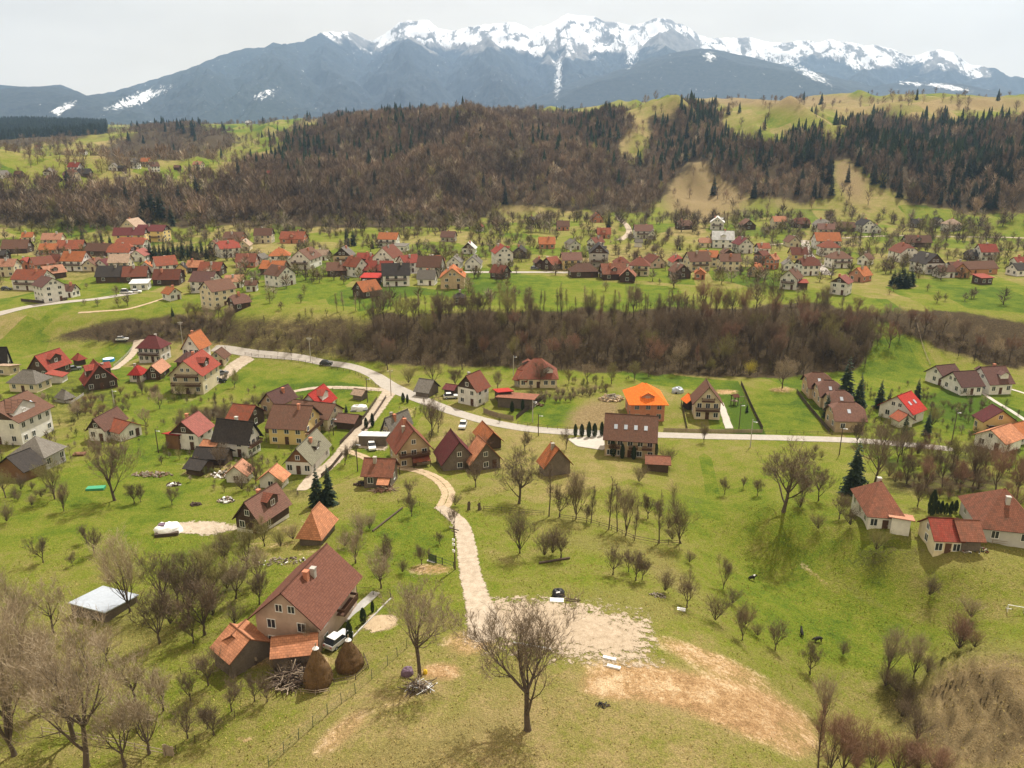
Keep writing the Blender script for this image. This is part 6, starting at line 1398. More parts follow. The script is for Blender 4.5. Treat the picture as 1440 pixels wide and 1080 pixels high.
# ------------------------------------------------------------------ far woods: real trees, too many to count
m, nt, b = nodes('far_tree')
at = N(nt, 'ShaderNodeAttribute', _attribute_name='tint')
nt.links.new(at.outputs['Color'], b.inputs['Base Color']); b.inputs['Roughness'].default_value = 1.0; b.inputs['Specular IOR Level'].default_value = 0.02
def tri_bare(seed, n=72):
    rn = np.random.RandomState(seed); V = []; F = []
    def tri(a, b_, c): k = len(V); V.extend([a, b_, c]); F.append((k, k + 1, k + 2))
    tri((-0.022, 0, -0.06), (0.022, 0, -0.06), (0, 0, 0.6)); tri((0, -0.022, -0.06), (0, 0.022, -0.06), (0, 0, 0.6))
    for i in range(n):
        a = rn.uniform(0, 6.28); ph_ = math.acos(rn.uniform(-0.55, 1)); rr = rn.uniform(0.55, 1.0)
        c_, s_ = math.cos(a), math.sin(a)
        p1 = np.array((c_ * math.sin(ph_) * 0.33 * rr, s_ * math.sin(ph_) * 0.33 * rr, 0.58 + math.cos(ph_) * 0.42 * rr))
        p0 = np.array((p1[0] * rn.uniform(.1, .55), p1[1] * rn.uniform(.1, .55), p1[2] - rn.uniform(0.14, 0.3)))
        w = 0.0135 * rn.uniform(0.7, 1.5); ph = rn.uniform(0, 6.28); u = np.array((-s_ * math.cos(ph), c_ * math.cos(ph), math.sin(ph) * 0.6)) * w
        tri(p0 - u, p0 + u, p1)
    return np.array(V), np.array(F)
def tri_conifer(seed, n=12):
    rn = np.random.RandomState(seed); V = []; F = []
    def tri(a, b_, c): k = len(V); V.extend([a, b_, c]); F.append((k, k + 1, k + 2))
    tri((-0.02, 0, -0.05), (0.02, 0, -0.05), (0, 0, 0.5))
    for i in range(n):
        f = i / n; z = 0.06 + 0.86 * f; R = 0.19 * (1 - f) ** 0.9 + 0.018
        for q in range(6):
            a = q * 1.047 + rn.uniform(-.4, .4); a2 = a + rn.uniform(0.6, 1.1); r = R * rn.uniform(0.75, 1.25)
            tri((0, 0, z + 0.13), (math.cos(a) * r, math.sin(a) * r, z - rn.uniform(0, .05)), (math.cos(a2) * r * .9, math.sin(a2) * r * .9, z - rn.uniform(0, .05)))
    return np.array(V), np.array(F)
def mass(name, protos, P3, Hh, wide, tint, label, cat):
    Vs = []; Fs = []; Cs = []; off = 0
    rn = np.random.RandomState(len(P3)); ch = rn.randint(0, len(protos), len(P3))
    for k, (V, F) in enumerate(protos):
        s_ = np.where(ch == k)[0]
        if not len(s_): continue
        a = rn.uniform(0, 6.28, len(s_)); c_, n_ = np.cos(a)[:, None], np.sin(a)[:, None]
        X = V[None, :, 0] * c_ - V[None, :, 1] * n_; Y = V[None, :, 0] * n_ + V[None, :, 1] * c_
        h = Hh[s_][:, None]; w = (Hh * wide)[s_][:, None]
        Q = np.stack([X * w + P3[s_, 0][:, None], Y * w + P3[s_, 1][:, None], V[None, :, 2] * h + P3[s_, 2][:, None]], -1)
        Vs.append(Q.reshape(-1, 3)); Cs.append(np.repeat(tint[s_], len(V), 0))
        Fs.append((F[None] + (np.arange(len(s_)) * len(V))[:, None, None] + off).reshape(-1, 3)); off += len(s_) * len(V)
    me = np_mesh(name, np.concatenate(Vs), np.concatenate(Fs), 'far_tree', {'tint': np.concatenate(Cs)}, smooth=False)
    o = bpy.data.objects.new(name, me); link(o); tag(o, label, cat, kind='stuff')
    return o
def gz(x, y):
    fa = np.clip((np.arctan2(x, y) - AZ0) / (AZ1 - AZ0) * (NA - 1), 0, NA - 1.001); fl = np.clip((np.log(np.hypot(x, y)) - L0) / (L1 - L0) * (ND - 1), 0, ND - 1.001)
    i = fa.astype(int); j = fl.astype(int); fa = fa - i; fl = fl - j
    return (GZ[i, j] * (1 - fa) + GZ[i + 1, j] * fa) * (1 - fl) + (GZ[i, j + 1] * (1 - fa) + GZ[i + 1, j + 1] * fa) * fl
def cands(dens, d0, d1, seed, azr=38):
    rn = np.random.RandomState(seed); n = int(RAD(azr) * (d1 ** 2 - d0 ** 2) * dens)
    D = np.sqrt(rn.uniform(d0 ** 2, d1 ** 2, n)); a = rn.uniform(RAD(-azr), RAD(azr), n)
    x, y = D * np.sin(a), D * np.cos(a); z = gz(x, y); px, py, _ = project(x, y, z)
    return x, y, z, px, py, D, rn
x, y, z, px, py, D, rn = cands(1 / 34.0, 610, 1350, 4)
jx_ = px + (fbm(x / 30, y / 30, 3, 51) - 0.5) * 40; jy_ = py + (fbm(x / 30, y / 30, 3, 52) - 0.5) * 24
ins = np.zeros(len(x), bool)
for pl in (wood, wood4): ins |= pip(jx_, jy_, pl)
sparse = (rn.uniform(0, 1, len(x)) < np.where(px < 520, 0.12, 0.04)) & (py < 312)
ins |= sparse & (D > 640)
ins &= ~((D > 1120) & (px > 650) & (rn.uniform(0, 1, len(x)) < 0.55))
# fewer trees where the slope is hidden from the camera side anyway
def gauss(a, b_, rx, ry): return np.exp(-((px - a) / rx) ** 2 - ((py - b_) / ry) ** 2)
cf = 0.95 * gauss(1290, 215, 130, 60) + 0.85 * gauss(1130, 190, 70, 32) + 0.8 * gauss(970, 170, 40, 28) + 0.5 * gauss(1010, 215, 60, 36) + 0.6 * gauss(1400, 260, 70, 40) + 0.35 * gauss(850, 190, 60, 30) + 0.5 * gauss(420, 210, 50, 22) + 0.25 * gauss(570, 190, 60, 30) + 0.03 + 0.5 * gauss(1150, 250, 30, 25) + 0.4 * gauss(960, 230, 30, 30)
isc = ins & (rn.uniform(0, 1, len(x)) < cf * 0.5)
isb = ins & ~isc
far_sel = np.where(isb)[0]
pal = np.array([(0.135, 0.098, 0.066), (0.16, 0.112, 0.075), (0.12, 0.09, 0.068), (0.19, 0.145, 0.10), (0.30, 0.25, 0.18), (0.19, 0.165, 0.07)])
cl = fbm(x / 45, y / 45, 3, 61)
pi = rn.choice(6, len(x), p=[0.36, 0.27, 0.19, 0.12, 0.03, 0.03])
tint = pal[pi] * (0.45 + 1.7 * cl)[:, None]
hh = rn.uniform(9, 16, len(x)) * (0.75 + 0.5 * fbm(x / 60, y / 60, 2, 62))
BP = [tri_bare(i) for i in range(6)]; CPX = [tri_conifer(i) for i in range(4)]
mass('bare_woodland', BP, np.c_[x, y, z][far_sel], hh[far_sel], np.full(len(far_sel), 1.25), tint[far_sel], 'brown leafless woodland covering the hill behind the village', 'woodland')
print('WOOD', len(far_sel), isc.sum())
csel = np.where(isc)[0]
order = csel[np.argsort(D[csel])]
ch_ = rn.uniform(12, 20, len(x))
for i in order[:170]:
    put_tree('spruce', SPR[i % 3], Vector((x[i], y[i], z[i])), float(ch_[i]), 'dark spruce standing in the brown wood on the hill behind the village', 'spruces in the hill wood', cat='spruce')
rest = order[170:]
mass('conifer_woodland', CPX, np.c_[x, y, z][rest], ch_[rest], np.full(len(rest), 0.95), np.array([(0.03, 0.048, 0.026)]) * rn.uniform(0.6, 1.6, (len(rest), 1)), 'dark spruce woodland on the upper hill', 'woodland')
# distant ridges on the left and over the crest
x, y, z, px, py, D, rn = cands(1 / 130.0, 1350, 2900, 9)
ins = pip(px, py, wood2) & (D > 1700) | pip(px, py, wood3) | pip(px, py, wood4) | (rn.uniform(0, 1, len(x)) < np.where(px < 520, 0.10, 0.03))
con = pip(px, py, wood2) & (D > 1700) | (rn.uniform(0, 1, len(x)) < 0.05)
s1 = np.where(ins & ~con)[0]; s2 = np.where(ins & con)[0]
mass('bare_woodland', BP, np.c_[x, y, z][s1], rn.uniform(9, 14, len(s1)), np.full(len(s1), 1.3), pal[rn.choice(4, len(s1))] * 1.1, 'bare woods on the distant pasture ridge at the left', 'woodland')
mass('conifer_woodland', CPX, np.c_[x, y, z][s2], rn.uniform(14, 22, len(s2)), np.full(len(s2), 1.2), np.array([(0.02, 0.032, 0.022)]) * rn.uniform(0.7, 1.4, (len(s2), 1)), 'dark spruce forest on the farthest ridge at the left', 'woodland')
# garden trees and orchards of the terrace, meadow fringe at the foot of the hill
x, y, z, px, py, D, rn = cands(1 / 60.0, 292, 660, 12)
clu = fbm(x / 22, y / 22, 3, 81)
pr = np.where(clu > 0.46, 0.95, 0.16) * np.where(py < 330, 1.3, 1.0) * np.where((py > 400) & (py < 440), 0.25, 1.0)
ok = (rn.uniform(0, 1, len(x)) < pr) & (py < 436)
fr_ = (py < 332) & (px < 700) & (rn.uniform(0, 1, len(x)) < 0.6); ok |= fr_
for a, b_, r in HOUSE_SPOTS: ok &= ((x - a) ** 2 + (y - b_) ** 2) > (r * 0.95) ** 2
s1 = np.where(ok)[0]
BP2 = [tri_bare(20 + i, 90) for i in range(5)]
for V_, F_ in BP2: V_[:, :2] *= 1.0
mass('garden_trees', BP2, np.c_[x, y, z][s1], rn.uniform(3.0, 8.0, len(s1)) * np.where(py[s1] < 330, 1.4, 1.0), np.full(len(s1), 1.7), 0.75 * np.vstack([pal, [(0.2, 0.18, 0.07)], [(0.15, 0.12, 0.09)]])[rn.choice(8, len(s1))] * rn.uniform(0.8, 1.3, (len(s1), 1)), 'leafless garden trees and hedges among the terrace houses', 'trees')
print('GARDEN', len(s1))
# undergrowth of the bank wood and near thickets
x, y, z, px, py, D, rn = cands(1 / 5.0, 225, 305, 15)
bl = pip(px, py, [(300, 492), (300, 446), (540, 444), (500, 508), (420, 503)])
ok = pip(px, py, bank) | pip(px, py, bank2) | pip(px, py, bank3) | bl
ok &= rn.uniform(0, 1, len(x)) < np.where(bl, 0.34, np.where(px > 1180, 0.5, 0.6))
s1 = np.where(ok)[0]
mass('undergrowth', [tri_bare(40 + i, 40) for i in range(4)], np.c_[x, y, z][s1], rn.uniform(1.5, 4.2, len(s1)), np.full(len(s1), 1.1), pal[rn.choice([0, 1, 2, 3, 0, 5], len(s1))] * rn.uniform(0.3, 0.7, (len(s1), 1)), 'brown undergrowth and scrub of the bank wood', 'undergrowth')
print('UNDER', len(s1))

# scrub in the gardens and along the lanes of the near village
x, y, z, px, py, D, rn = cands(1 / 7.0, 140, 262, 19)
zone = pip(px, py, [(-60, 700), (-60, 490), (300, 495), (350, 545), (480, 560), (470, 650), (400, 720), (300, 690), (150, 640)]) | pip(px, py, [(560, 650), (560, 560), (700, 545), (880, 530), (900, 548), (760, 560), (700, 600), (700, 660)]) | pip(px, py, [(1120, 540), (1300, 525), (1420, 560), (1460, 640), (1440, 720), (1300, 700), (1230, 640), (1290, 600), (1170, 600)])
clu = fbm(x / 12, y / 12, 3, 83)
ok = zone & (rn.uniform(0, 1, len(x)) < np.clip((clu - 0.40) * 3.4, 0.04, 0.7))
for a, b_, r in HOUSE_SPOTS: ok &= ((x - a) ** 2 + (y - b_) ** 2) > (r * 0.9) ** 2
for k_ in range(2):
    pass
s1 = np.where(ok)[0]
mass('scrub', BP2, np.c_[x, y, z][s1], rn.uniform(0.9, 3.2, len(s1)), np.full(len(s1), 1.3), np.vstack([pal, [(0.22, 0.2, 0.08)], [(0.12, 0.13, 0.04)]])[rn.choice(8, len(s1))] * rn.uniform(0.5, 1.0, (len(s1), 1)), 'leafless scrub in the gardens of the near village', 'scrub')
print('SCRUB', len(s1))

# ------------------------------------------------------------------ fences
_pc = {}
def post_mesh(w, h, mat):
    k = (w, h, mat)
    if k not in _pc:
        mb = MB(); mb.bar((0, 0, -0.4), (0, 0, h), w, w * 0.85, 5); _pc[k] = mb.mesh('post', mat)
    return _pc[k]
def fence(name, label, pix, kind='rail', h=1.2, step=2.2, mat='timber', group='fences'):
    pts = [P(*q) for q in pix]; line = []
    for a, b_ in zip(pts[:-1], pts[1:]):
        n = max(1, int((b_ - a).length / step))
        line += [a.lerp(b_, i / n) for i in range(n)]
    line.append(pts[-1])
    for q in line: q.z = ground(q.x, q.y)
    root = empty(name, line[0]); tag(root, label, 'fence', group); o0 = line[0]
    rn = random.Random(int(o0.x * 10))
    pm = post_mesh({'wire': 0.045, 'rail': 0.06, 'board': 0.06, 'kerb': 0.04}[kind], h, 'metal_green' if kind == 'wire' and mat == 'metal_green' else mat)
    for q in line[:: 1 if kind != 'kerb' else 2]:
        o = bpy.data.objects.new('post', pm); o.location = q - o0; o.rotation_euler = (rn.uniform(-.05, .05), rn.uniform(-.05, .05), rn.uniform(0, 3)); link(o, root)
    if kind == 'wire':
        mb = MB()
        for a, b_ in zip(line[:-1], line[1:]):
            for z in (0.1, 0.35, 0.6, 0.85, h - 0.08):
                mb.bar(a - o0 + Vector((0, 0, z)), b_ - o0 + Vector((0, 0, z)), 0.012, n=3)
        mb.build('wire', mat, root)
    elif kind == 'rail':
        for a, b_ in zip(line[:-1], line[1:]):
            for z in (h * 0.42, h * 0.85):
                mb = MB(); mb.bar(a - o0 + Vector((0, 0, z + rn.uniform(-.04, .04))), b_ - o0 + Vector((0, 0, z + rn.uniform(-.04, .04))), 0.04, n=4); mb.build('rail', mat, root)
    elif kind == 'board':
        for a, b_ in zip(line[:-1], line[1:]):
            mb = MB(); d = (b_ - a); L = d.length; d = d / L; n = max(2, int(L / 0.16)); s_ = Vector((-d.y, d.x, 0)).normalized() * 0.02
            for i in range(n):
                q = a - o0 + d * (L * (i + 0.08) / n); r = a - o0 + d * (L * (i + 0.9) / n); z = h * rn.uniform(0.88, 1.0)
                up = Vector((0, 0, z)); lo = Vector((0, 0, 0.05))
                for sg in (1, -1):
                    f = [q + s_ * sg + lo, r + s_ * sg + lo, r + s_ * sg + up, q + s_ * sg + up]; mb.face(f if sg > 0 else f[::-1])
                mb.face([q + s_ + up, r + s_ + up, r - s_ + up, q - s_ + up])
            mb.build('board_span', mat, root)
    elif kind == 'kerb':
        mb = MB()
        for a, b_ in zip(line[:-1], line[1:]):
            d = (b_ - a).normalized(); s_ = Vector((-d.y, d.x, 0)).normalized() * 0.1; u = Vector((0, 0, 0.18)); a_ = a - o0; c_ = b_ - o0; dn = Vector((0, 0, -0.3))
            mb.face([a_ - s_ + u, c_ - s_ + u, c_ + s_ + u, a_ + s_ + u]); mb.face([a_ - s_ + dn, c_ - s_ + dn, c_ - s_ + u, a_ - s_ + u]); mb.face([c_ + s_ + dn, a_ + s_ + dn, a_ + s_ + u, c_ + s_ + u])
        mb.build('kerb', 'concrete', root)
    return root
fence('wire_fence', 'green wire fence running diagonally beside the haystacks', [(378, 1078), (440, 1022), (500, 975), (545, 936), (585, 900)], 'wire', 1.5, 2.0, 'metal_green')
fence('wire_fence', 'orchard fence of thin posts at the lower left', [(248, 1060), (300, 1031), (330, 1008)], 'wire', 1.2, 2.0, 'dark_timber')
fence('rail_fence', 'weathered rail fence in the lower left corner', [(60, 1032), (110, 1040), (170, 1050), (232, 1064)], 'rail', 1.1, 2.0, 'timber')
fence('wire_fence', 'farmyard fence between the barn and the orchard', [(255, 948), (300, 950), (345, 952), (395, 958)], 'wire', 1.1, 1.8, 'dark_timber')
fence('garden_fence', 'dark metal fence behind the farm garden', [(502, 836), (525, 838), (549, 840)], 'wire', 1.4, 1.5, 'metal_dark')
fence('garden_kerb', 'pale kerb with short posts edging the farm garden', [(550, 842), (530, 862), (510, 882), (495, 898)], 'kerb', 0.9, 1.0, 'metal_dark')
fence('hedge_fence', 'old post fence under the meadow hedge trees', [(786, 729), (825, 735), (860, 745), (890, 759), (925, 766), (955, 766)], 'rail', 1.0, 2.4, 'dark_timber')
fence('wire_fence', 'fence posts beside the two-rut track', [(560, 708), (590, 712), (612, 716), (620, 724), (632, 738)], 'wire', 1.1, 2.6, 'dark_timber')
fence('rail_fence', 'low fence on the meadow right of the two stumps', [(680, 717), (705, 719), (730, 721), (765, 724)], 'rail', 0.9, 2.6, 'dark_timber')
fence('road_fence', 'roadside fence along the small green meadow', [(345, 499), (400, 506), (450, 514), (500, 526), (533, 546)], 'rail', 1.0, 2.5, 'dark_timber')
fence('road_fence', 'roadside fence in front of the sandy building plot', [(728, 597), (770, 603), (812, 606), (850, 607)], 'rail', 1.0, 2.2, 'dark_timber')
fence('road_fence', 'wooden fence in front of the balconied cream house', [(933, 607), (965, 608), (1000, 609), (1030, 609), (1072, 609)], 'board', 1.1, 2.4, 'timber')
fence('road_fence', 'roadside fence along the square lawn', [(1074, 609), (1110, 610), (1150, 611), (1170, 612)], 'rail', 1.0, 2.4, 'dark_timber')
fence('board_fence', 'dark board fence between the garden and the square lawn', [(1042, 541), (1052, 563), (1062, 585), (1072, 605)], 'board', 1.3, 2.5, 'dark_timber')
fence('board_fence', 'dark board fence between the square lawn and the guesthouses', [(1120, 552), (1135, 572), (1152, 592), (1166, 608)], 'board', 1.3, 2.5, 'dark_timber')
fence('board_fence', 'dark fence left of the balconied cream house', [(958, 568), (962, 585), (966, 606)], 'board', 1.2, 2.5, 'dark_timber')
fence('board_fence', 'dark fence along the green plot by the scrap yard', [(726, 590), (745, 575), (766, 560)], 'board', 1.4, 2.5, 'dark_timber')
fence('board_fence', 'tall wooden fence of the scrap yard along the road', [(680, 581), (700, 588), (722, 592)], 'board', 1.6, 2.5, 'timber')
fence('lane_fence', 'dark fence along the right side of the village lane', [(543, 560), (526, 586), (508, 612)], 'board', 1.1, 2.5, 'dark_timber')
fence('lane_fence', 'dark fence along the left side of the village lane', [(530, 562), (512, 588), (494, 610), (478, 626)], 'board', 1.1, 2.5, 'dark_timber')
fence('lane_fence', 'lawn fence beside the short gravel lane', [(533, 552), (500, 550), (468, 549)], 'rail', 1.0, 2.2, 'dark_timber')
fence('lane_fence', 'fence descending beside the lower lane', [(482, 640), (466, 660), (452, 672)], 'board', 1.1, 2.5, 'dark_timber')
fence('steps_fence', 'pale stepped posts beside the sloping villa drive', [(186, 490), (174, 504), (160, 516)], 'rail', 0.9, 1.0, 'concrete')
fence('garden_wall_fence', 'low pale fence round the garden pavilion', [(75, 565), (100, 568), (118, 556)], 'board', 0.9, 2.4, 'concrete')
fence('terrace_fence', 'dark fence in front of the white apartment house', [(30, 424), (60, 427), (95, 422)], 'board', 1.3, 2.5, 'dark_timber')
fence('terrace_fence', 'fence along the lip of the terrace bank', [(540, 440), (620, 440), (700, 438), (760, 438)], 'rail', 1.0, 4, 'timber')
fence('orchard_fence', 'thin fence across the right terrace bank', [(1285, 445), (1295, 480), (1308, 515)], 'rail', 1.0, 4, 'timber')
fence('mound_fence', 'rail beside the barn-like house at the right edge', [(1395, 765), (1420, 768), (1450, 770)], 'rail', 0.9, 2.2, 'timber')

# ------------------------------------------------------------------ poles, gate, goal
def pole(px_, py_, yt, label, arm=True, mat='dark_timber', r=0.13):
    p = P(px_, py_); h = min(max(htop(p, yt), 5.0), 11)
    root = empty('utility_pole', p, random.Random(px_).uniform(-.6, .6)); tag(root, label, 'pole', 'utility poles')
    mb = MB(); mb.bar((0, 0, -0.5), (0, 0, h), r, r * 0.7, 8); mb.build('shaft', mat, root)
    if arm:
        mb = MB(); mb.box(-0.9, 0.9, -0.06, 0.06, h - 0.55, h - 0.42); mb.box(-0.55, 0.55, -0.06, 0.06, h - 1.0, h - 0.88); a = mb.build('crossarm', mat, root)
        for x in (-0.8, -0.4, 0.4, 0.8):
            m2 = MB(); m2.bar((x, 0, h - 0.415), (x, 0, h - 0.2), 0.06, 0.04, 6); m2.build('insulator', 'plastic_white', a)
    else:
        mb = MB(); mb.box(0.1, 0.75, -0.08, 0.08, h - 0.6, h - 0.5); a = mb.build('lamp_arm', 'metal_zinc', root); m2 = MB(); m2.box(0.752, 1.15, -0.12, 0.12, h - 0.62, h - 0.5); m2.build('lamp_head', 'plastic_white', a)
    return root, h
rt, ph = pole(640, 801, 740, 'dark wooden utility pole with white boxes beside the drive gate')
for z in (0.45, 0.6, 0.7):
    mb = MB(); mb.box(-0.22, 0.22, -0.32, -0.14, ph * z - 0.2, ph * z + 0.2); mb.build('meter_box', 'plastic_white', rt)
for a in ((258, 491, 452, 'pale utility pole behind the tall orange-roofed house', True, 'concrete'), (437, 508, 474, 'utility pole beside the road bend under the bank', True, 'concrete'), (550, 557, 520, 'utility pole at the road junction', True, 'timber'), (517, 566, 531, 'dark pole beside the junction lawn', False),
          (503, 663, 622, 'pole with shadow on the lawn above the old wooden building', False), (722, 528, 500, 'lamp pole left of the broad brown house', False, 'concrete'), (749, 594, 563, 'pole behind the road fence by the sandy plot', False, 'concrete'), (757, 613, 582, 'slim pole in front of the sandy plot', False), (1055, 629, 590, 'pole standing at the road edge below the square lawn', False, 'concrete'),
          (1039, 603, 568, 'pole in the garden with the climbing frame', False), (223, 637, 603, 'pole left of the vivid red porch', False), (1339, 618, 578, 'pole beside the ditch below the white houses', False), (161, 571, 549, 'pole by the stream near the A-frame house', False, 'concrete'), (469, 612, 590, 'pole beside the lane below the junction', False), (1180, 640, 600, 'pole at the roadside near the guesthouse row', False), (70, 525, 505, 'pole in front of the wide timber lodge', False, 'concrete'), (824, 366, 345, 'lamp pole in the terrace street', False, 'concrete')):
    pole(*a)
p0 = P(603, 789); p1 = P(638, 799)
root = empty('drive_gate', p0, math.atan2(p1.y - p0.y, p1.x - p0.x)); tag(root, 'dark metal gate frame beside the gravel drive', 'gate')
L = (p1 - p0).length
for x in (0, 1.6, L * 0.55, L):
    mb = MB(); mb.box(x - 0.05, x + 0.05, -0.05, 0.05, -0.5, 1.6); mb.build('post', 'metal_dark', root)
for z in (0.3, 0.85, 1.4):
    mb = MB(); mb.bar((0, 0, z), (L, 0, z), 0.03, n=4); mb.build('rail', 'metal_dark', root)
mb = MB(); mb.box(-0.3, L + 0.3, -0.2, 0.2, -0.4, 0.12); mb.build('sill', 'concrete', root)
mb = MB()
for i in range(9): mb.box(0.08 + i * 0.17, 0.20 + i * 0.17, -0.02, 0.02, 0.12, 1.5)
mb.build('panel', 'metal_green', root)
p0 = P(238, 1063); root = empty('board_gate', p0, -0.2); tag(root, 'small upright slatted wooden gate at the lower left', 'gate')
for i in range(7):
    mb = MB(); mb.box(-0.7 + i * 0.2, -0.56 + i * 0.2, -0.03, 0.03, 0, 1.5 + 0.1 * math.sin(i)); mb.build('slat', 'timber', root)
mb = MB(); mb.box(-0.72, 0.76, 0.031, 0.08, 0.4, 0.5); mb.box(-0.72, 0.76, 0.031, 0.08, 1.1, 1.2); mb.build('rail', 'timber', root)
p0 = P(1428, 862); root = empty('goal', p0, RAD(-20)); tag(root, 'small white football goal frame at the right edge', 'goal')
for nm, a, b_ in (('post', (-1.1, 0, 0), (-1.1, 0, 1.2)), ('post', (1.1, 0, 0), (1.1, 0, 1.2)), ('crossbar', (-1.1, 0, 1.2), (1.1, 0, 1.2)), ('back_bar', (-1.1, 0.9, 0.05), (1.1, 0.9, 0.05)), ('strut', (-1.1, 0, 1.2), (-1.1, 0.9, 0.05)), ('strut', (1.1, 0, 1.2), (1.1, 0.9, 0.05))):
    mb = MB(); mb.bar(a, b_, 0.06, n=6); mb.build(nm, 'paint_white', root)

# ------------------------------------------------------------------ haystacks
simple('straw', (0.20, 0.125, 0.055), 0.5, 3)
def haystack(px_, py_, yt, rad, label, seed):
    rn = np.random.RandomState(seed); p = P(px_, py_); h = htop(p + Vector((0, rad * 0.6, 0)), yt)
    root = empty('haystack', p + Vector((0, rad * 0.8, 0)) * 1.0, 0.3 * seed); root.location.z = ground(root.location.x, root.location.y); tag(root, label, 'haystack', 'haystacks of the farm')
    prof = [(0.0, 0.9), (0.1, 1.0), (0.25, 1.0), (0.45, 0.80), (0.65, 0.55), (0.82, 0.31), (0.95, 0.13), (1.0, 0.04)]
    V = []; Fc = []; n = 30
    zz = np.linspace(0, 1, 22)
    for i, z in enumerate(zz):
        r = np.interp(z, [a for a, _ in prof], [b_ for _, b_ in prof]) * rad
        for k in range(n):
            a = 6.2832 * k / n; q = r * (1 + (fbm(np.array(k * 0.6), np.array(z * 9), 2, seed) - 0.5) * 0.28 + rn.uniform(-.03, .03))
            V.append((math.cos(a) * q, math.sin(a) * q, z * h + rn.uniform(-.05, .05)))
    for i in range(len(zz) - 1):
        for k in range(n): a = i * n + k; b_ = i * n + (k + 1) % n; Fc.append((a, b_, b_ + n, a + n))
    me = np_mesh('hay', V, Fc, 'hay'); o = bpy.data.objects.new('hay', me); link(o, root)
    tb = TB(); r2 = random.Random(seed)
    for i in range(2600):                      # loose straws
        a = r2.uniform(0, 6.28); z = r2.uniform(0.03, 0.95); r = np.interp(z, [q[0] for q in prof], [q[1] for q in prof]) * rad
        q = Vector((math.cos(a) * r, math.sin(a) * r, z * h)); tb.sliver(q, q + Vector((math.cos(a) * .1, math.sin(a) * .1, -r2.uniform(.2, .5))), 0.02, r2)
    o = bpy.data.objects.new('straw', tb.mesh('straw', 'straw')); link(o, root)
    mb = MB(); mb.bar((0, 0, 0), (0.05, 0, h + 0.5), 0.07, n=6); mb.build('centre_pole', 'timber', root)
    mb = MB(); mb.bar((0.03, 0, h - 0.25), (0.04, 0, h + 0.06), 0.42, 0.12, 9); mb.build('cover', 'plastic_white', root)
    return root
haystack(444, 972, 912, 1.75, 'left tall brown haystack with white cap in the farmyard', 1)
haystack(489, 948, 900, 1.75, 'right brown haystack with white cap behind the left one', 2)
fence('log_rail', 'short log rail in front of the left haystack', [(423, 975), (444, 977), (463, 974)], 'rail', 0.7, 1.6, 'timber')
fence('log_rail', 'crooked rail round the right haystack', [(470, 962), (500, 956), (518, 940), (512, 925)], 'rail', 0.8, 1.8, 'dark_timber')

# ------------------------------------------------------------------ heaps, boards and small things
def heap(px_, py_, wx, wy, h, mats, n, label, name, seed, long=1.0, sz=0.3, cat='heap', flat=1.0):
    p = P(px_, py_); rn = random.Random(seed); mb = MB()
    for i in range(n):
        a = rn.uniform(0, 6.28); r = math.sqrt(rn.random()); x, y = math.cos(a) * r * wx, math.sin(a) * r * wy
        z = rn.uniform(0, h) * (1 - r * r) + ground(p.x + x, p.y + y) - p.z
        d = Vector((rn.uniform(-1, 1), rn.uniform(-1, 1), rn.uniform(-.35, .35))).normalized(); s_ = sz * rn.uniform(0.5, 1.3)
        mb.cm = rn.randrange(len(mats))
        q = Vector((x, y, z + s_ * 0.3)); mb.bar(q - d * s_ * long, q + d * s_ * long, s_ * (0.55 if long == 1 else 0.13), s_ * (0.4 if long == 1 else 0.09), 5)
    o = mb.build(name, mats, None, p); tag(o, label, cat); return o
heap(925, 838, 1.3, 0.8, 0.4, ['rock', 'dark_timber'], 60, 'small stone heap on the edge of the meadow', 'stone_heap', 1, sz=0.16)
heap(847, 992, 0.9, 0.5, 0.25, ['plastic_dark', 'w_wood'], 40, 'small dark ash heap on the bare earth', 'ash_heap', 2, sz=0.13)
heap(590, 968, 1.6, 1.1, 0.6, ['timber', 'plastic_white', 'dark_timber'], 80, 'heap of pale sticks below the fence tree', 'stick_heap', 3, 3.0, 0.4)
heap(412, 955, 2.6, 2.0, 1.3, ['dark_timber', 'timber', 'w_wood'], 240, 'brushwood pile between the shed and the left haystack', 'brushwood_pile', 4, 3.2, 0.5)
heap(540, 690, 2.2, 1.0, 0.5, ['timber', 'r_salmon'], 70, 'pile of orange boards below the old wooden building', 'board_pile', 5, 3.0, 0.5)
heap(513, 681, 2.0, 1.0, 0.9, ['plastic_dark', 'w_wood'], 60, 'dark scrap pile left of the old wooden building', 'scrap_pile', 6, sz=0.4)
heap(320, 668, 3.5, 2.0, 0.8, ['rock', 'plastic_white', 'timber', 'w_wood'], 160, 'rubble and scrap heap in the cluttered yard', 'rubble_heap', 7, sz=0.35)
heap(215, 668, 4.5, 1.4, 0.6, ['r_salmon', 'timber', 'rock'], 110, 'row of stacked tiles and wood left of the scrap yard', 'tile_heap', 8, sz=0.32)
heap(318, 705, 1.6, 1.2, 0.9, ['dark_timber', 'plastic_white', 'timber'], 70, 'wood scrap heap behind the dark-gabled cottage', 'scrap_heap', 9, sz=0.35)
heap(275, 710, 1.2, 0.8, 0.5, ['dark_timber', 'w_wood'], 40, 'small dark heap on the left orchard grass', 'manure_heap', 10, sz=0.3)
heap(860, 562, 3.5, 2.2, 1.4, ['w_tan', 'rock'], 160, 'pale soil heap behind the sandy building plot', 'soil_heap', 11, sz=0.55)
heap(395, 790, 4.5, 1.6, 0.5, ['plastic_white', 'rock', 'dark_timber', 'timber', 'timber'], 90, 'litter strewn behind the farmhouse', 'litter', 12, sz=0.22)
heap(245, 682, 1.5, 1.0, 0.6, ['w_wood', 'plastic_white'], 50, 'black and white scrap beside the orchard lane', 'scrap_heap', 13, sz=0.3)
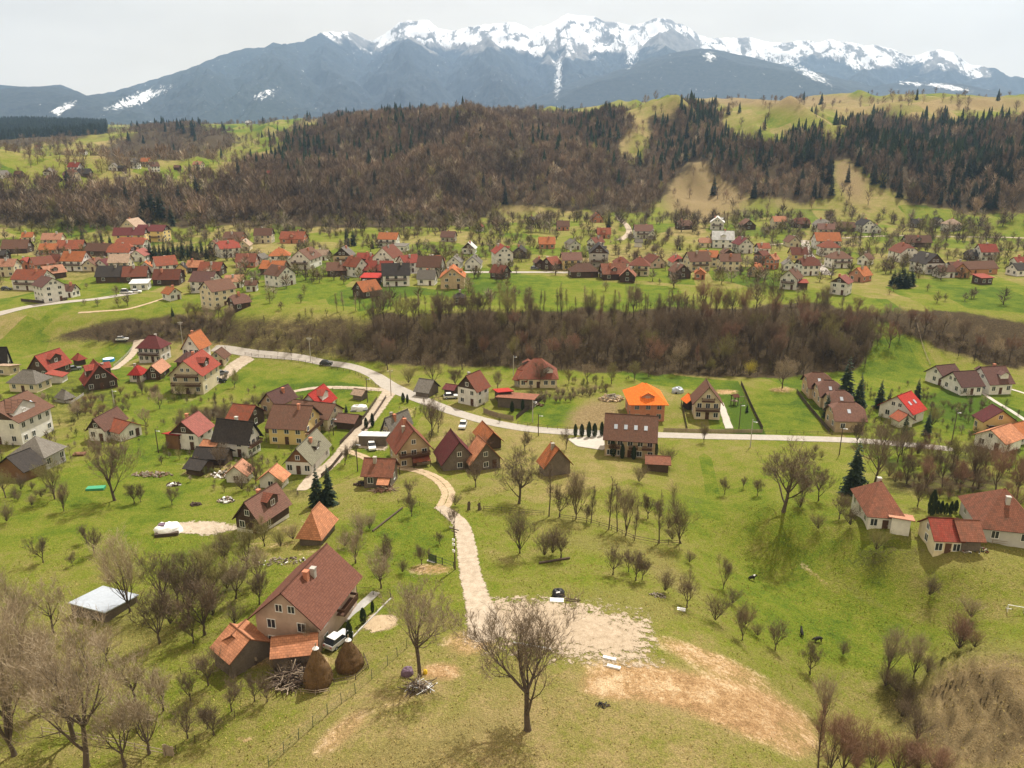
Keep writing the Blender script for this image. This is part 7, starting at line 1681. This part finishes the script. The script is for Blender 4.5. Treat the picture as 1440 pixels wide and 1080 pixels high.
heap(745, 570, 4, 1.6, 0.8, ['plastic_white', 'timber', 'r_oldbrown'], 90, 'junk scattered inside the walled scrap yard', 'junk_heap', 14, sz=0.35)
heap(1370, 772, 2.5, 1.4, 0.3, ['rock', 'r_red', 'plastic_white', 'plastic_dark'], 40, 'odds and ends on the grass beside the small red-roofed house', 'odds_and_ends', 15, sz=0.22)
def lying(name, label, a, b_, r, mat, n=6, z=0.1, cat='board'):
    p, q = P(*a), P(*b_); o0 = p; mb = MB(); mb.bar((0, 0, z), q - p + Vector((0, 0, z)), r, n=n); o = mb.build(name, mat, None, p); tag(o, label, cat); return o
lying('white_pipe', 'long white pipe lying at the edge of the gravel yard', (722, 905), (775, 914), 0.13, 'plastic_white', 8, 0.15, 'pipe')
lying('ladder_board', 'long pale plank leaning over the brushwood pile', (388, 976), (430, 924), 0.1, 'timber', 4, 0.8, 'plank')
lying('beam', 'dark beam lying right of the board stack', (795, 842), (817, 845), 0.07, 'dark_timber', 4, 0.1, 'beam')
lying('beam', 'second dark beam lying just below the first', (795, 845), (815, 847), 0.07, 'dark_timber', 4, 0.1, 'beam')
lying('log', 'grey fallen log under the meadow bushes', (758, 793), (801, 786), 0.2, 'dark_timber', 7, 0.2, 'log')
lying('log', 'dark felled trunk beside the garden of fruit trees', (524, 748), (566, 715), 0.16, 'dark_timber', 7, 0.2, 'log')
def panel_thing(name, label, px_, py_, L, W, th, rz, mat, tilt=0.0, cat='board', n=1):
    p = P(px_, py_); root = empty(name, p, RAD(rz)); tag(root, label, cat)
    for i in range(n):
        mb = MB(); y0 = -W / 2 + i * W / n
        mb.box(-L / 2, L / 2, y0 + 0.03, y0 + W / n - 0.03, 0.02 + 0.05 * (i % 2), th + 0.05 * (i % 2)); o = mb.build('board', mat, root); o.rotation_euler = (tilt, 0, 0)
    return root
panel_thing('plank_stack', 'stack of three white boards in front of the black wrapped pile', 783, 845, 2.0, 1.0, 0.22, -4, 'plastic_white', n=3)
panel_thing('foam_board', 'upper white foam board below the gravel yard', 857, 927, 1.7, 0.5, 0.25, -20, 'plastic_white', n=1)
panel_thing('foam_board', 'lower white foam board on the bare earth edge', 863, 939, 1.7, 0.5, 0.25, -20, 'plastic_white', n=1)
panel_thing('foam_board', 'white board lying beside the stone heap', 958, 858, 1.2, 0.7, 0.2, -15, 'plastic_white', n=2)
panel_thing('garden_walk', 'straight pale slab walk beside the farmhouse', 507, 853, 8.2, 1.5, 0.10, 66, 'concrete', n=1, cat='walk')
panel_thing('green_sheet', 'green plastic sheet on the orchard grass', 135, 688, 3.6, 1.6, 0.5, 8, 'plastic_green', cat='sheet')
panel_thing('sheet_stack', 'pale sheet stack on the lawn by the grey hip roof', 112, 640, 2.6, 1.6, 0.5, 5, 'r_salmon', cat='stack', n=2)
def lump(name, label, px_, py_, rx, ry, h, mat, seed, cat, extra=()):
    p = P(px_, py_); n = 26; V = []; Fc = []
    for i in range(9):
        f = i / 8; z = h * math.sin(f * math.pi / 2) ** 0.7; r = math.cos(f * math.pi / 2) ** 0.45
        for k in range(n):
            a = 6.2832 * k / n; q = r * (0.85 + 0.35 * float(fbm(np.array(k * 0.45 + 3), np.array(f * 5.0), 3, seed)))
            V.append((math.cos(a) * rx * q, math.sin(a) * ry * q, z * (0.8 + 0.4 * float(vnoise(np.array(k * 0.5), np.array(f * 3), seed))) - 0.05))
    for i in range(8):
        for k in range(n): a = i * n + k; b_ = i * n + (k + 1) % n; Fc.append((a, b_, b_ + n, a + n))
    me = np_mesh(name, V, Fc, mat, smooth=False); root = empty(name, p, 0.2); tag(root, label, cat); o = bpy.data.objects.new('cover', me); link(o, root)
    for nm, box, m_ in extra:
        mb = MB(); mb.box(*box); mb.build(nm, m_, root)
    return root
lump('wrapped_pile', 'round black plastic-wrapped pile on the meadow above the yard', 785, 838, 0.95, 0.85, 1.15, 'plastic_dark', 3, 'pile', (('strap', (-0.5, 0.1, -0.65, -0.5, 0.9, 1.05), 'plastic_white'),))
lump('tarp_heap', 'big heap covered with white tarpaulin on the left orchard slope', 237, 748, 2.4, 1.9, 1.7, 'plastic_white', 5, 'heap', (('crate', (-2.0, 2.1, -2.1, -1.2, -0.3, 0.7), 'dark_timber'), ('red_sack', (-1.6, -0.5, -0.5, 0.6, 1.4, 1.75), 'plastic_purple')))
lump('covered_table', 'low table wrapped in dark purple sheet beside the fence tree', 573, 948, 0.75, 0.7, 0.9, 'plastic_purple', 7, 'table', (('leg', (-0.5, -0.4, -0.6, -0.5, -0.1, 0.3), 'dark_timber'),))
lump('yellow_sack', 'bright yellow sack leaning on the fence tree', 598, 947, 0.28, 0.3, 0.6, 'plastic_yellow', 9, 'sack')
lump('sheeted_trailer', 'white sheeted trailer on the fenced lawn by the lane', 505, 577, 2.3, 1.2, 1.6, 'plastic_white', 11, 'trailer', (('trailer', (-2.2, 2.2, -1.2, 1.2, 0.0, 0.4), 'paint_grey'),))
lump('covered_trailer', 'grey sheeted trailer behind the orange brick house', 953, 552, 1.8, 1.3, 1.7, 'metal_zinc', 12, 'trailer', (('wheel', (-1.2, -0.8, -1.35, -1.1, 0, 0.5), 'rubber'),))
def stump(px_, py_, yt, label, seed):
    p = P(px_, py_); tb = TB(); rn = random.Random(seed); h = htop(p, yt)
    tb.tube([Vector((0, 0, -.3)), Vector((0.05, 0, h * .5)), Vector((0.1 * seed, 0, h * 0.8)), Vector((.1, 0, h))], [0.36, 0.27, 0.33, 0.22], 8)
    for i in range(12):
        a = Vector((.05, 0, h * rn.uniform(.75, .95))); tb.sliver(a, a + Vector((rn.uniform(-.5, .5), rn.uniform(-.5, .5), rn.uniform(.3, .8))), .02, rn)
    o = bpy.data.objects.new('stump', tb.mesh('stump', 'bark')); o.location = p; link(o); tag(o, label, 'stump', 'pollard stumps')
stump(659, 717, 706, 'left of two short pollard stumps right of the track', 1); stump(674, 717, 708, 'right of two short pollard stumps right of the track', -1)
# farm cart, pool, climbing frame
p = P(350, 932); root = empty('farm_cart', p, 0.05); tag(root, 'wooden farm cart under the barn eaves', 'cart')
mb = MB(); mb.box(-1.3, 1.3, -0.6, 0.6, 0.75, 0.88); mb.build('bed', 'timber', root)
for s in (-0.62, 0.58): mb = MB(); mb.box(-1.3, 1.3, s, s + 0.04, 0.88, 1.25); mb.build('side_board', 'timber', root)
for x in (-0.9, 0.9):
    for y in (-0.66, 0.66): mb = MB(); mb.bar((x, y - 0.05, 0.36), (x, y + 0.05, 0.36), 0.36, n=14); mb.build('wheel', 'dark_timber', root)
p = P(153, 508); root = empty('round_pool', p); tag(root, 'bright blue round pool beside the sloping villa drive', 'pool')
mb = MB(); mb.bar((0, 0, -0.2), (0, 0, 1.0), 1.9, n=20); mb.build('tub', 'plastic_blue', root); mb = MB(); mb.bar((0, 0, 1.002), (0, 0, 1.05), 1.75, n=20); mb.build('cover', 'plastic_white', root)
p = P(1036, 569); root = empty('climbing_frame', p, 0.3); tag(root, 'wooden climbing frame with swing in the fenced garden', 'climbing frame')
for x in (-1.5, -0.1):
    for y in (-0.7, 0.7): mb = MB(); mb.box(x - .08, x + .08, y - .08, y + .08, -.3, 2.6); mb.build('post', 'dark_timber', root)
mb = MB(); mb.box(-1.6, 0, -0.8, 0.8, 1.2, 1.32); mb.build('platform', 'timber', root)
mb = MB(); mb.slab([(-1.8, -1, 2.55), (0.2, -1, 2.55), (0.2, 0, 3.3), (-1.8, 0, 3.3)], 0.08); mb.slab([(0.2, 1, 2.55), (-1.8, 1, 2.55), (-1.8, 0, 3.3), (0.2, 0, 3.3)], 0.08); mb.build('roof', 'r_redbrown', root)
mb = MB(); mb.bar((0, 0, 2.3), (2.6, 0, 2.3), 0.07); mb.bar((2.6, 0, 2.3), (2.6, -.9, 0), 0.07); mb.bar((2.6, 0, 2.3), (2.6, .9, 0), 0.07); mb.build('swing_beam', 'timber', root)
mb = MB(); mb.box(1.1, 1.6, -0.12, 0.12, 0.5, 0.55); mb.bar((1.12, 0, 0.55), (1.12, 0, 2.3), 0.02); mb.bar((1.58, 0, 0.55), (1.58, 0, 2.3), 0.02); mb.build('swing', 'r_red', root)
# low shed with pale blue sheet roof, lower left
NH('sheet_shed', 'low shed with pale blue corrugated sheet roof among lower left trees', (98, 852), (150, 866), (175, 858), 'A', 1.2, 0.7, 'w_oldwood', 'metal_zinc', 'shed', W=6, win=(0, 0, 1), chim=0, doors=0, ox=0.2, oy=0.2, cat='shed')

# ------------------------------------------------------------------ cars
def car(px_, py_, rz, paint, label, L=4.2, van=False):
    p = P(px_, py_); root = empty('parked_car', p, RAD(rz)); tag(root, label, 'car', 'cars in the village'); root.location.z += 0.16
    w = 0.86; z0, z1, z2 = 0.25, 0.85, 1.45 if not van else 2.0; l = L / 2
    mb = MB(); pr = [(-l, z0), (l, z0), (l, 0.62), (l - 0.15, 0.78), (l * 0.42, z1), (-l + 0.1, z1 + 0.02), (-l, 0.7)]
    a = [(x, -w, z) for x, z in pr]; b_ = [(x, w, z) for x, z in pr]; mb.face(a); mb.face(b_[::-1])
    for i in range(len(pr)): j = (i + 1) % len(pr); mb.face([a[j], a[i], b_[i], b_[j]])
    body = mb.build('body', paint, root)
    cp = [(l * 0.40, z1 + .003), (l * 0.06, z2), (-l * 0.68, z2), (-l * 0.93, z1 + 0.023)]; w2 = w - 0.14
    mb = MB(); a = [(cp[0][0], -w + .03, cp[0][1]), (cp[1][0], -w2, cp[1][1]), (cp[2][0], -w2, cp[2][1]), (cp[3][0], -w + .03, cp[3][1])]; b_ = [(x, -y, z) for x, y, z in a]
    mb.face(a[::-1]); mb.face(b_)
    for i in range(3): mb.face([a[i], a[i + 1], b_[i + 1], b_[i]])
    mb.build('window_glass', 'glass', root)
    mb = MB(); mb.box(cp[2][0] + .05, cp[1][0] - .05, -w2, w2, z2 + .002, z2 + 0.06)
    for x, (q, r) in (((0, 0), (0, 1)), ((0, 0), (2, 3))): pass
    mb.build('roof_panel', paint, root)
    for x in (-l * 0.62, l * 0.62):
        for y in (-w - 0.01, w - 0.19):
            m2 = MB(); m2.bar((x, y, 0.16), (x, y + 0.2, 0.16), 0.32, n=14); wh = m2.build('wheel', 'rubber', root); m3 = MB(); m3.bar((x, y - 0.012, 0.16), (x, y + 0.212, 0.16), 0.18, n=10); m3.build('rim', 'metal_zinc', wh)
    for y in (-0.6, 0.6):
        m2 = MB(); m2.box(l + .002, l + 0.03, y - 0.18, y + 0.18, 0.56, 0.70); m2.build('headlight', 'plastic_white', root); m2 = MB(); m2.box(-l - 0.03, -l - .002, y - 0.15, y + 0.15, 0.6, 0.75); m2.build('tail_light', 'paint_red', root)
    return root
for a in ((523, 631, -75, 'paint_white', 'white car parked on the gravel place below the carport'), (651, 601, -95, 'paint_white', 'white car parked by the orange-roofed shed'), (634, 560, 10, 'paint_white', 'pale car parked left of the white house by the road'), (459, 513, -6, 'paint_dark', 'dark car driving on the bend under the bank'), (172, 479, 8, 'paint_white', 'white car parked at the top of the villa drive'),
          (312, 527, 50, 'paint_grey', 'upper grey car on the sandy guesthouse driveway'), (309, 538, 30, 'paint_dark', 'lower dark car on the sandy guesthouse driveway'), (476, 905, 60, 'paint_white', 'white car half hidden behind the long tiled shed'), (105, 521, 40, 'paint_grey', 'silver car between the two timber lodges'), (178, 413, 5, 'paint_white', 'white van parked on the left terrace square', 5.0, True),
          (192, 412, 8, 'paint_white', 'white car beside the van on the left terrace square'), (9, 408, 12, 'paint_dark', 'dark car at the left edge of the terrace'), (1196, 603, 5, 'paint_white', 'white car in front of the nearest row guesthouse'), (485, 393, 10, 'paint_dark', 'black car parked in the middle terrace meadow'), (752, 379, 4, 'paint_grey', 'grey car in the terrace street')):
    car(*a)

# ------------------------------------------------------------------ animals in the hollow
def animal(px_, py_, rz, label, sc_=1.0, head_up=0.2):
    p = P(px_, py_); V = [(0, 0, .62), (-.42, 0, .64), (.40, 0, .66), (.58, 0, .80 + head_up * .5), (.74, 0, .78 + head_up), (.90, 0, .70 + head_up), (-.60, 0, .60), (-.68, 0, .36)]
    E = [(1, 0), (0, 2), (2, 3), (3, 4), (4, 5), (1, 6), (6, 7)]; Rr = [.22, .21, .19, .12, .10, .06, .05, .03]
    for x, y, b_ in ((-.40, .13, 1), (-.40, -.13, 1), (.36, .12, 2), (.36, -.12, 2)):
        k = len(V); back = b_ == 1
        V += [(x + (.05 if back else 0), y, .42), (x - (.07 if back else -.02), y, .22), (x - (.03 if back else 0), y, .02)]; Rr += [.09, .045, .045]; E += [(b_, k), (k, k + 1), (k + 1, k + 2)]
    k = len(V); V += [(.72, .10, .92 + head_up), (.72, -.10, .92 + head_up)]; Rr += [.03, .03]; E += [(4, k), (4, k + 1)]
    me = bpy.data.meshes.new('grazing_animal'); me.from_pydata(V, E, []); me.materials.append(MATS['skin_dark'])
    o = bpy.data.objects.new('grazing_animal', me); o.location = p; o.rotation_euler = (0, 0, RAD(rz)); o.scale = (sc_,) * 3; link(o); tag(o, label, 'animal', 'animals in the hollow')
    sk = o.modifiers.new('skin', 'SKIN'); o.modifiers.new('sub', 'SUBSURF').levels = 1
    for i, d in enumerate(me.skin_vertices[0].data): d.radius = (Rr[i], Rr[i]); d.use_root = i == 0
    o.modifiers['sub'].render_levels = 2
    return o
a_ = animal(1057, 816, 10, 'black animal with white patch grazing in the green hollow', 1.1, 0.0)
mb = MB(); mb.bar((0.25, 0, .80), (0.55, 0, .90), 0.16, 0.1, 8); mb.build('white_patch', 'plastic_white', a_)
animal(1127, 894, 80, 'dark animal standing among bushes at the edge of the hollow', 1.1, 0.2)
animal(1150, 903, 190, 'dark animal grazing right of the standing one', 1.2, -0.25)

# ------------------------------------------------------------------ grass: tufts on the near meadows
x, y, z, px, py, D, rn = cands(1 / 0.32, 58, 150, 77, 42)
lk = lambda M: M[np.clip(((np.arctan2(x, y) - AZ0) / (AZ1 - AZ0) * (NA - 1)).astype(int), 0, NA - 1), np.clip(((np.log(D) - L0) / (L1 - L0) * (ND - 1)).astype(int), 0, ND - 1)]
dm, tm_, lm = lk(M_dirt), lk(M_tan), lk(M_lush)
ok = (rn.uniform(0, 1, len(x)) < np.clip(1.0 - dm * 1.2, 0.02, 1)) & (px > -60) & (px < 1500) & (py < 1130)
cl = fbm(x / 2.2, y / 2.2, 3, 91); ok &= rn.uniform(0, 1, len(x)) < np.clip((cl - 0.30) * 3.2, 0.05, 1)
for pl in ([(604, 705), (650, 716), (675, 760), (690, 840), (760, 846), (917, 880), (912, 920), (890, 936), (735, 905), (665, 908), (640, 800), (628, 740)], [(470, 850), (520, 835), (530, 850), (490, 900), (470, 900)]): ok &= ~pip(px, py, pl)
for a, b_, r in HOUSE_SPOTS: ok &= ((x - a) ** 2 + (y - b_) ** 2) > (r * 0.85) ** 2
s1 = np.where(ok)[0]
s1 = s1[rn.permutation(len(s1))[:120000]]
def tuft(seed):
    r_ = np.random.RandomState(seed); V = []; F = []
    for i in range(3):
        a = r_.uniform(0, 6.28); r = r_.uniform(0.2, 0.6); c_, s_ = math.cos(a), math.sin(a); k = len(V)
        V += [(-s_ * .22, c_ * .22, -0.1), (s_ * .22, -c_ * .22, -0.1), (c_ * r, s_ * r, r_.uniform(.5, 1))]; F.append((k, k + 1, k + 2))
    return np.array(V), np.array(F)
wet = np.clip(lm[s1] + (fbm(x[s1] / 6, y[s1] / 6, 3, 95) - 0.5) * 1.2 - tm_[s1] * 0.6, 0, 1)[:, None]
tint = (np.array([(0.42, 0.34, 0.13)]) * (1 - wet) + np.array([(0.19, 0.21, 0.02)]) * wet) * rn.uniform(0.8, 1.3, (len(s1), 1))
mass('grass', [tuft(i) for i in range(5)], np.c_[x, y, z][s1], rn.uniform(0.12, 0.28, len(s1)), np.full(len(s1), 1.4), tint, 'tufty spring grass on the near meadows', 'grass')
print('GRASS', len(s1))
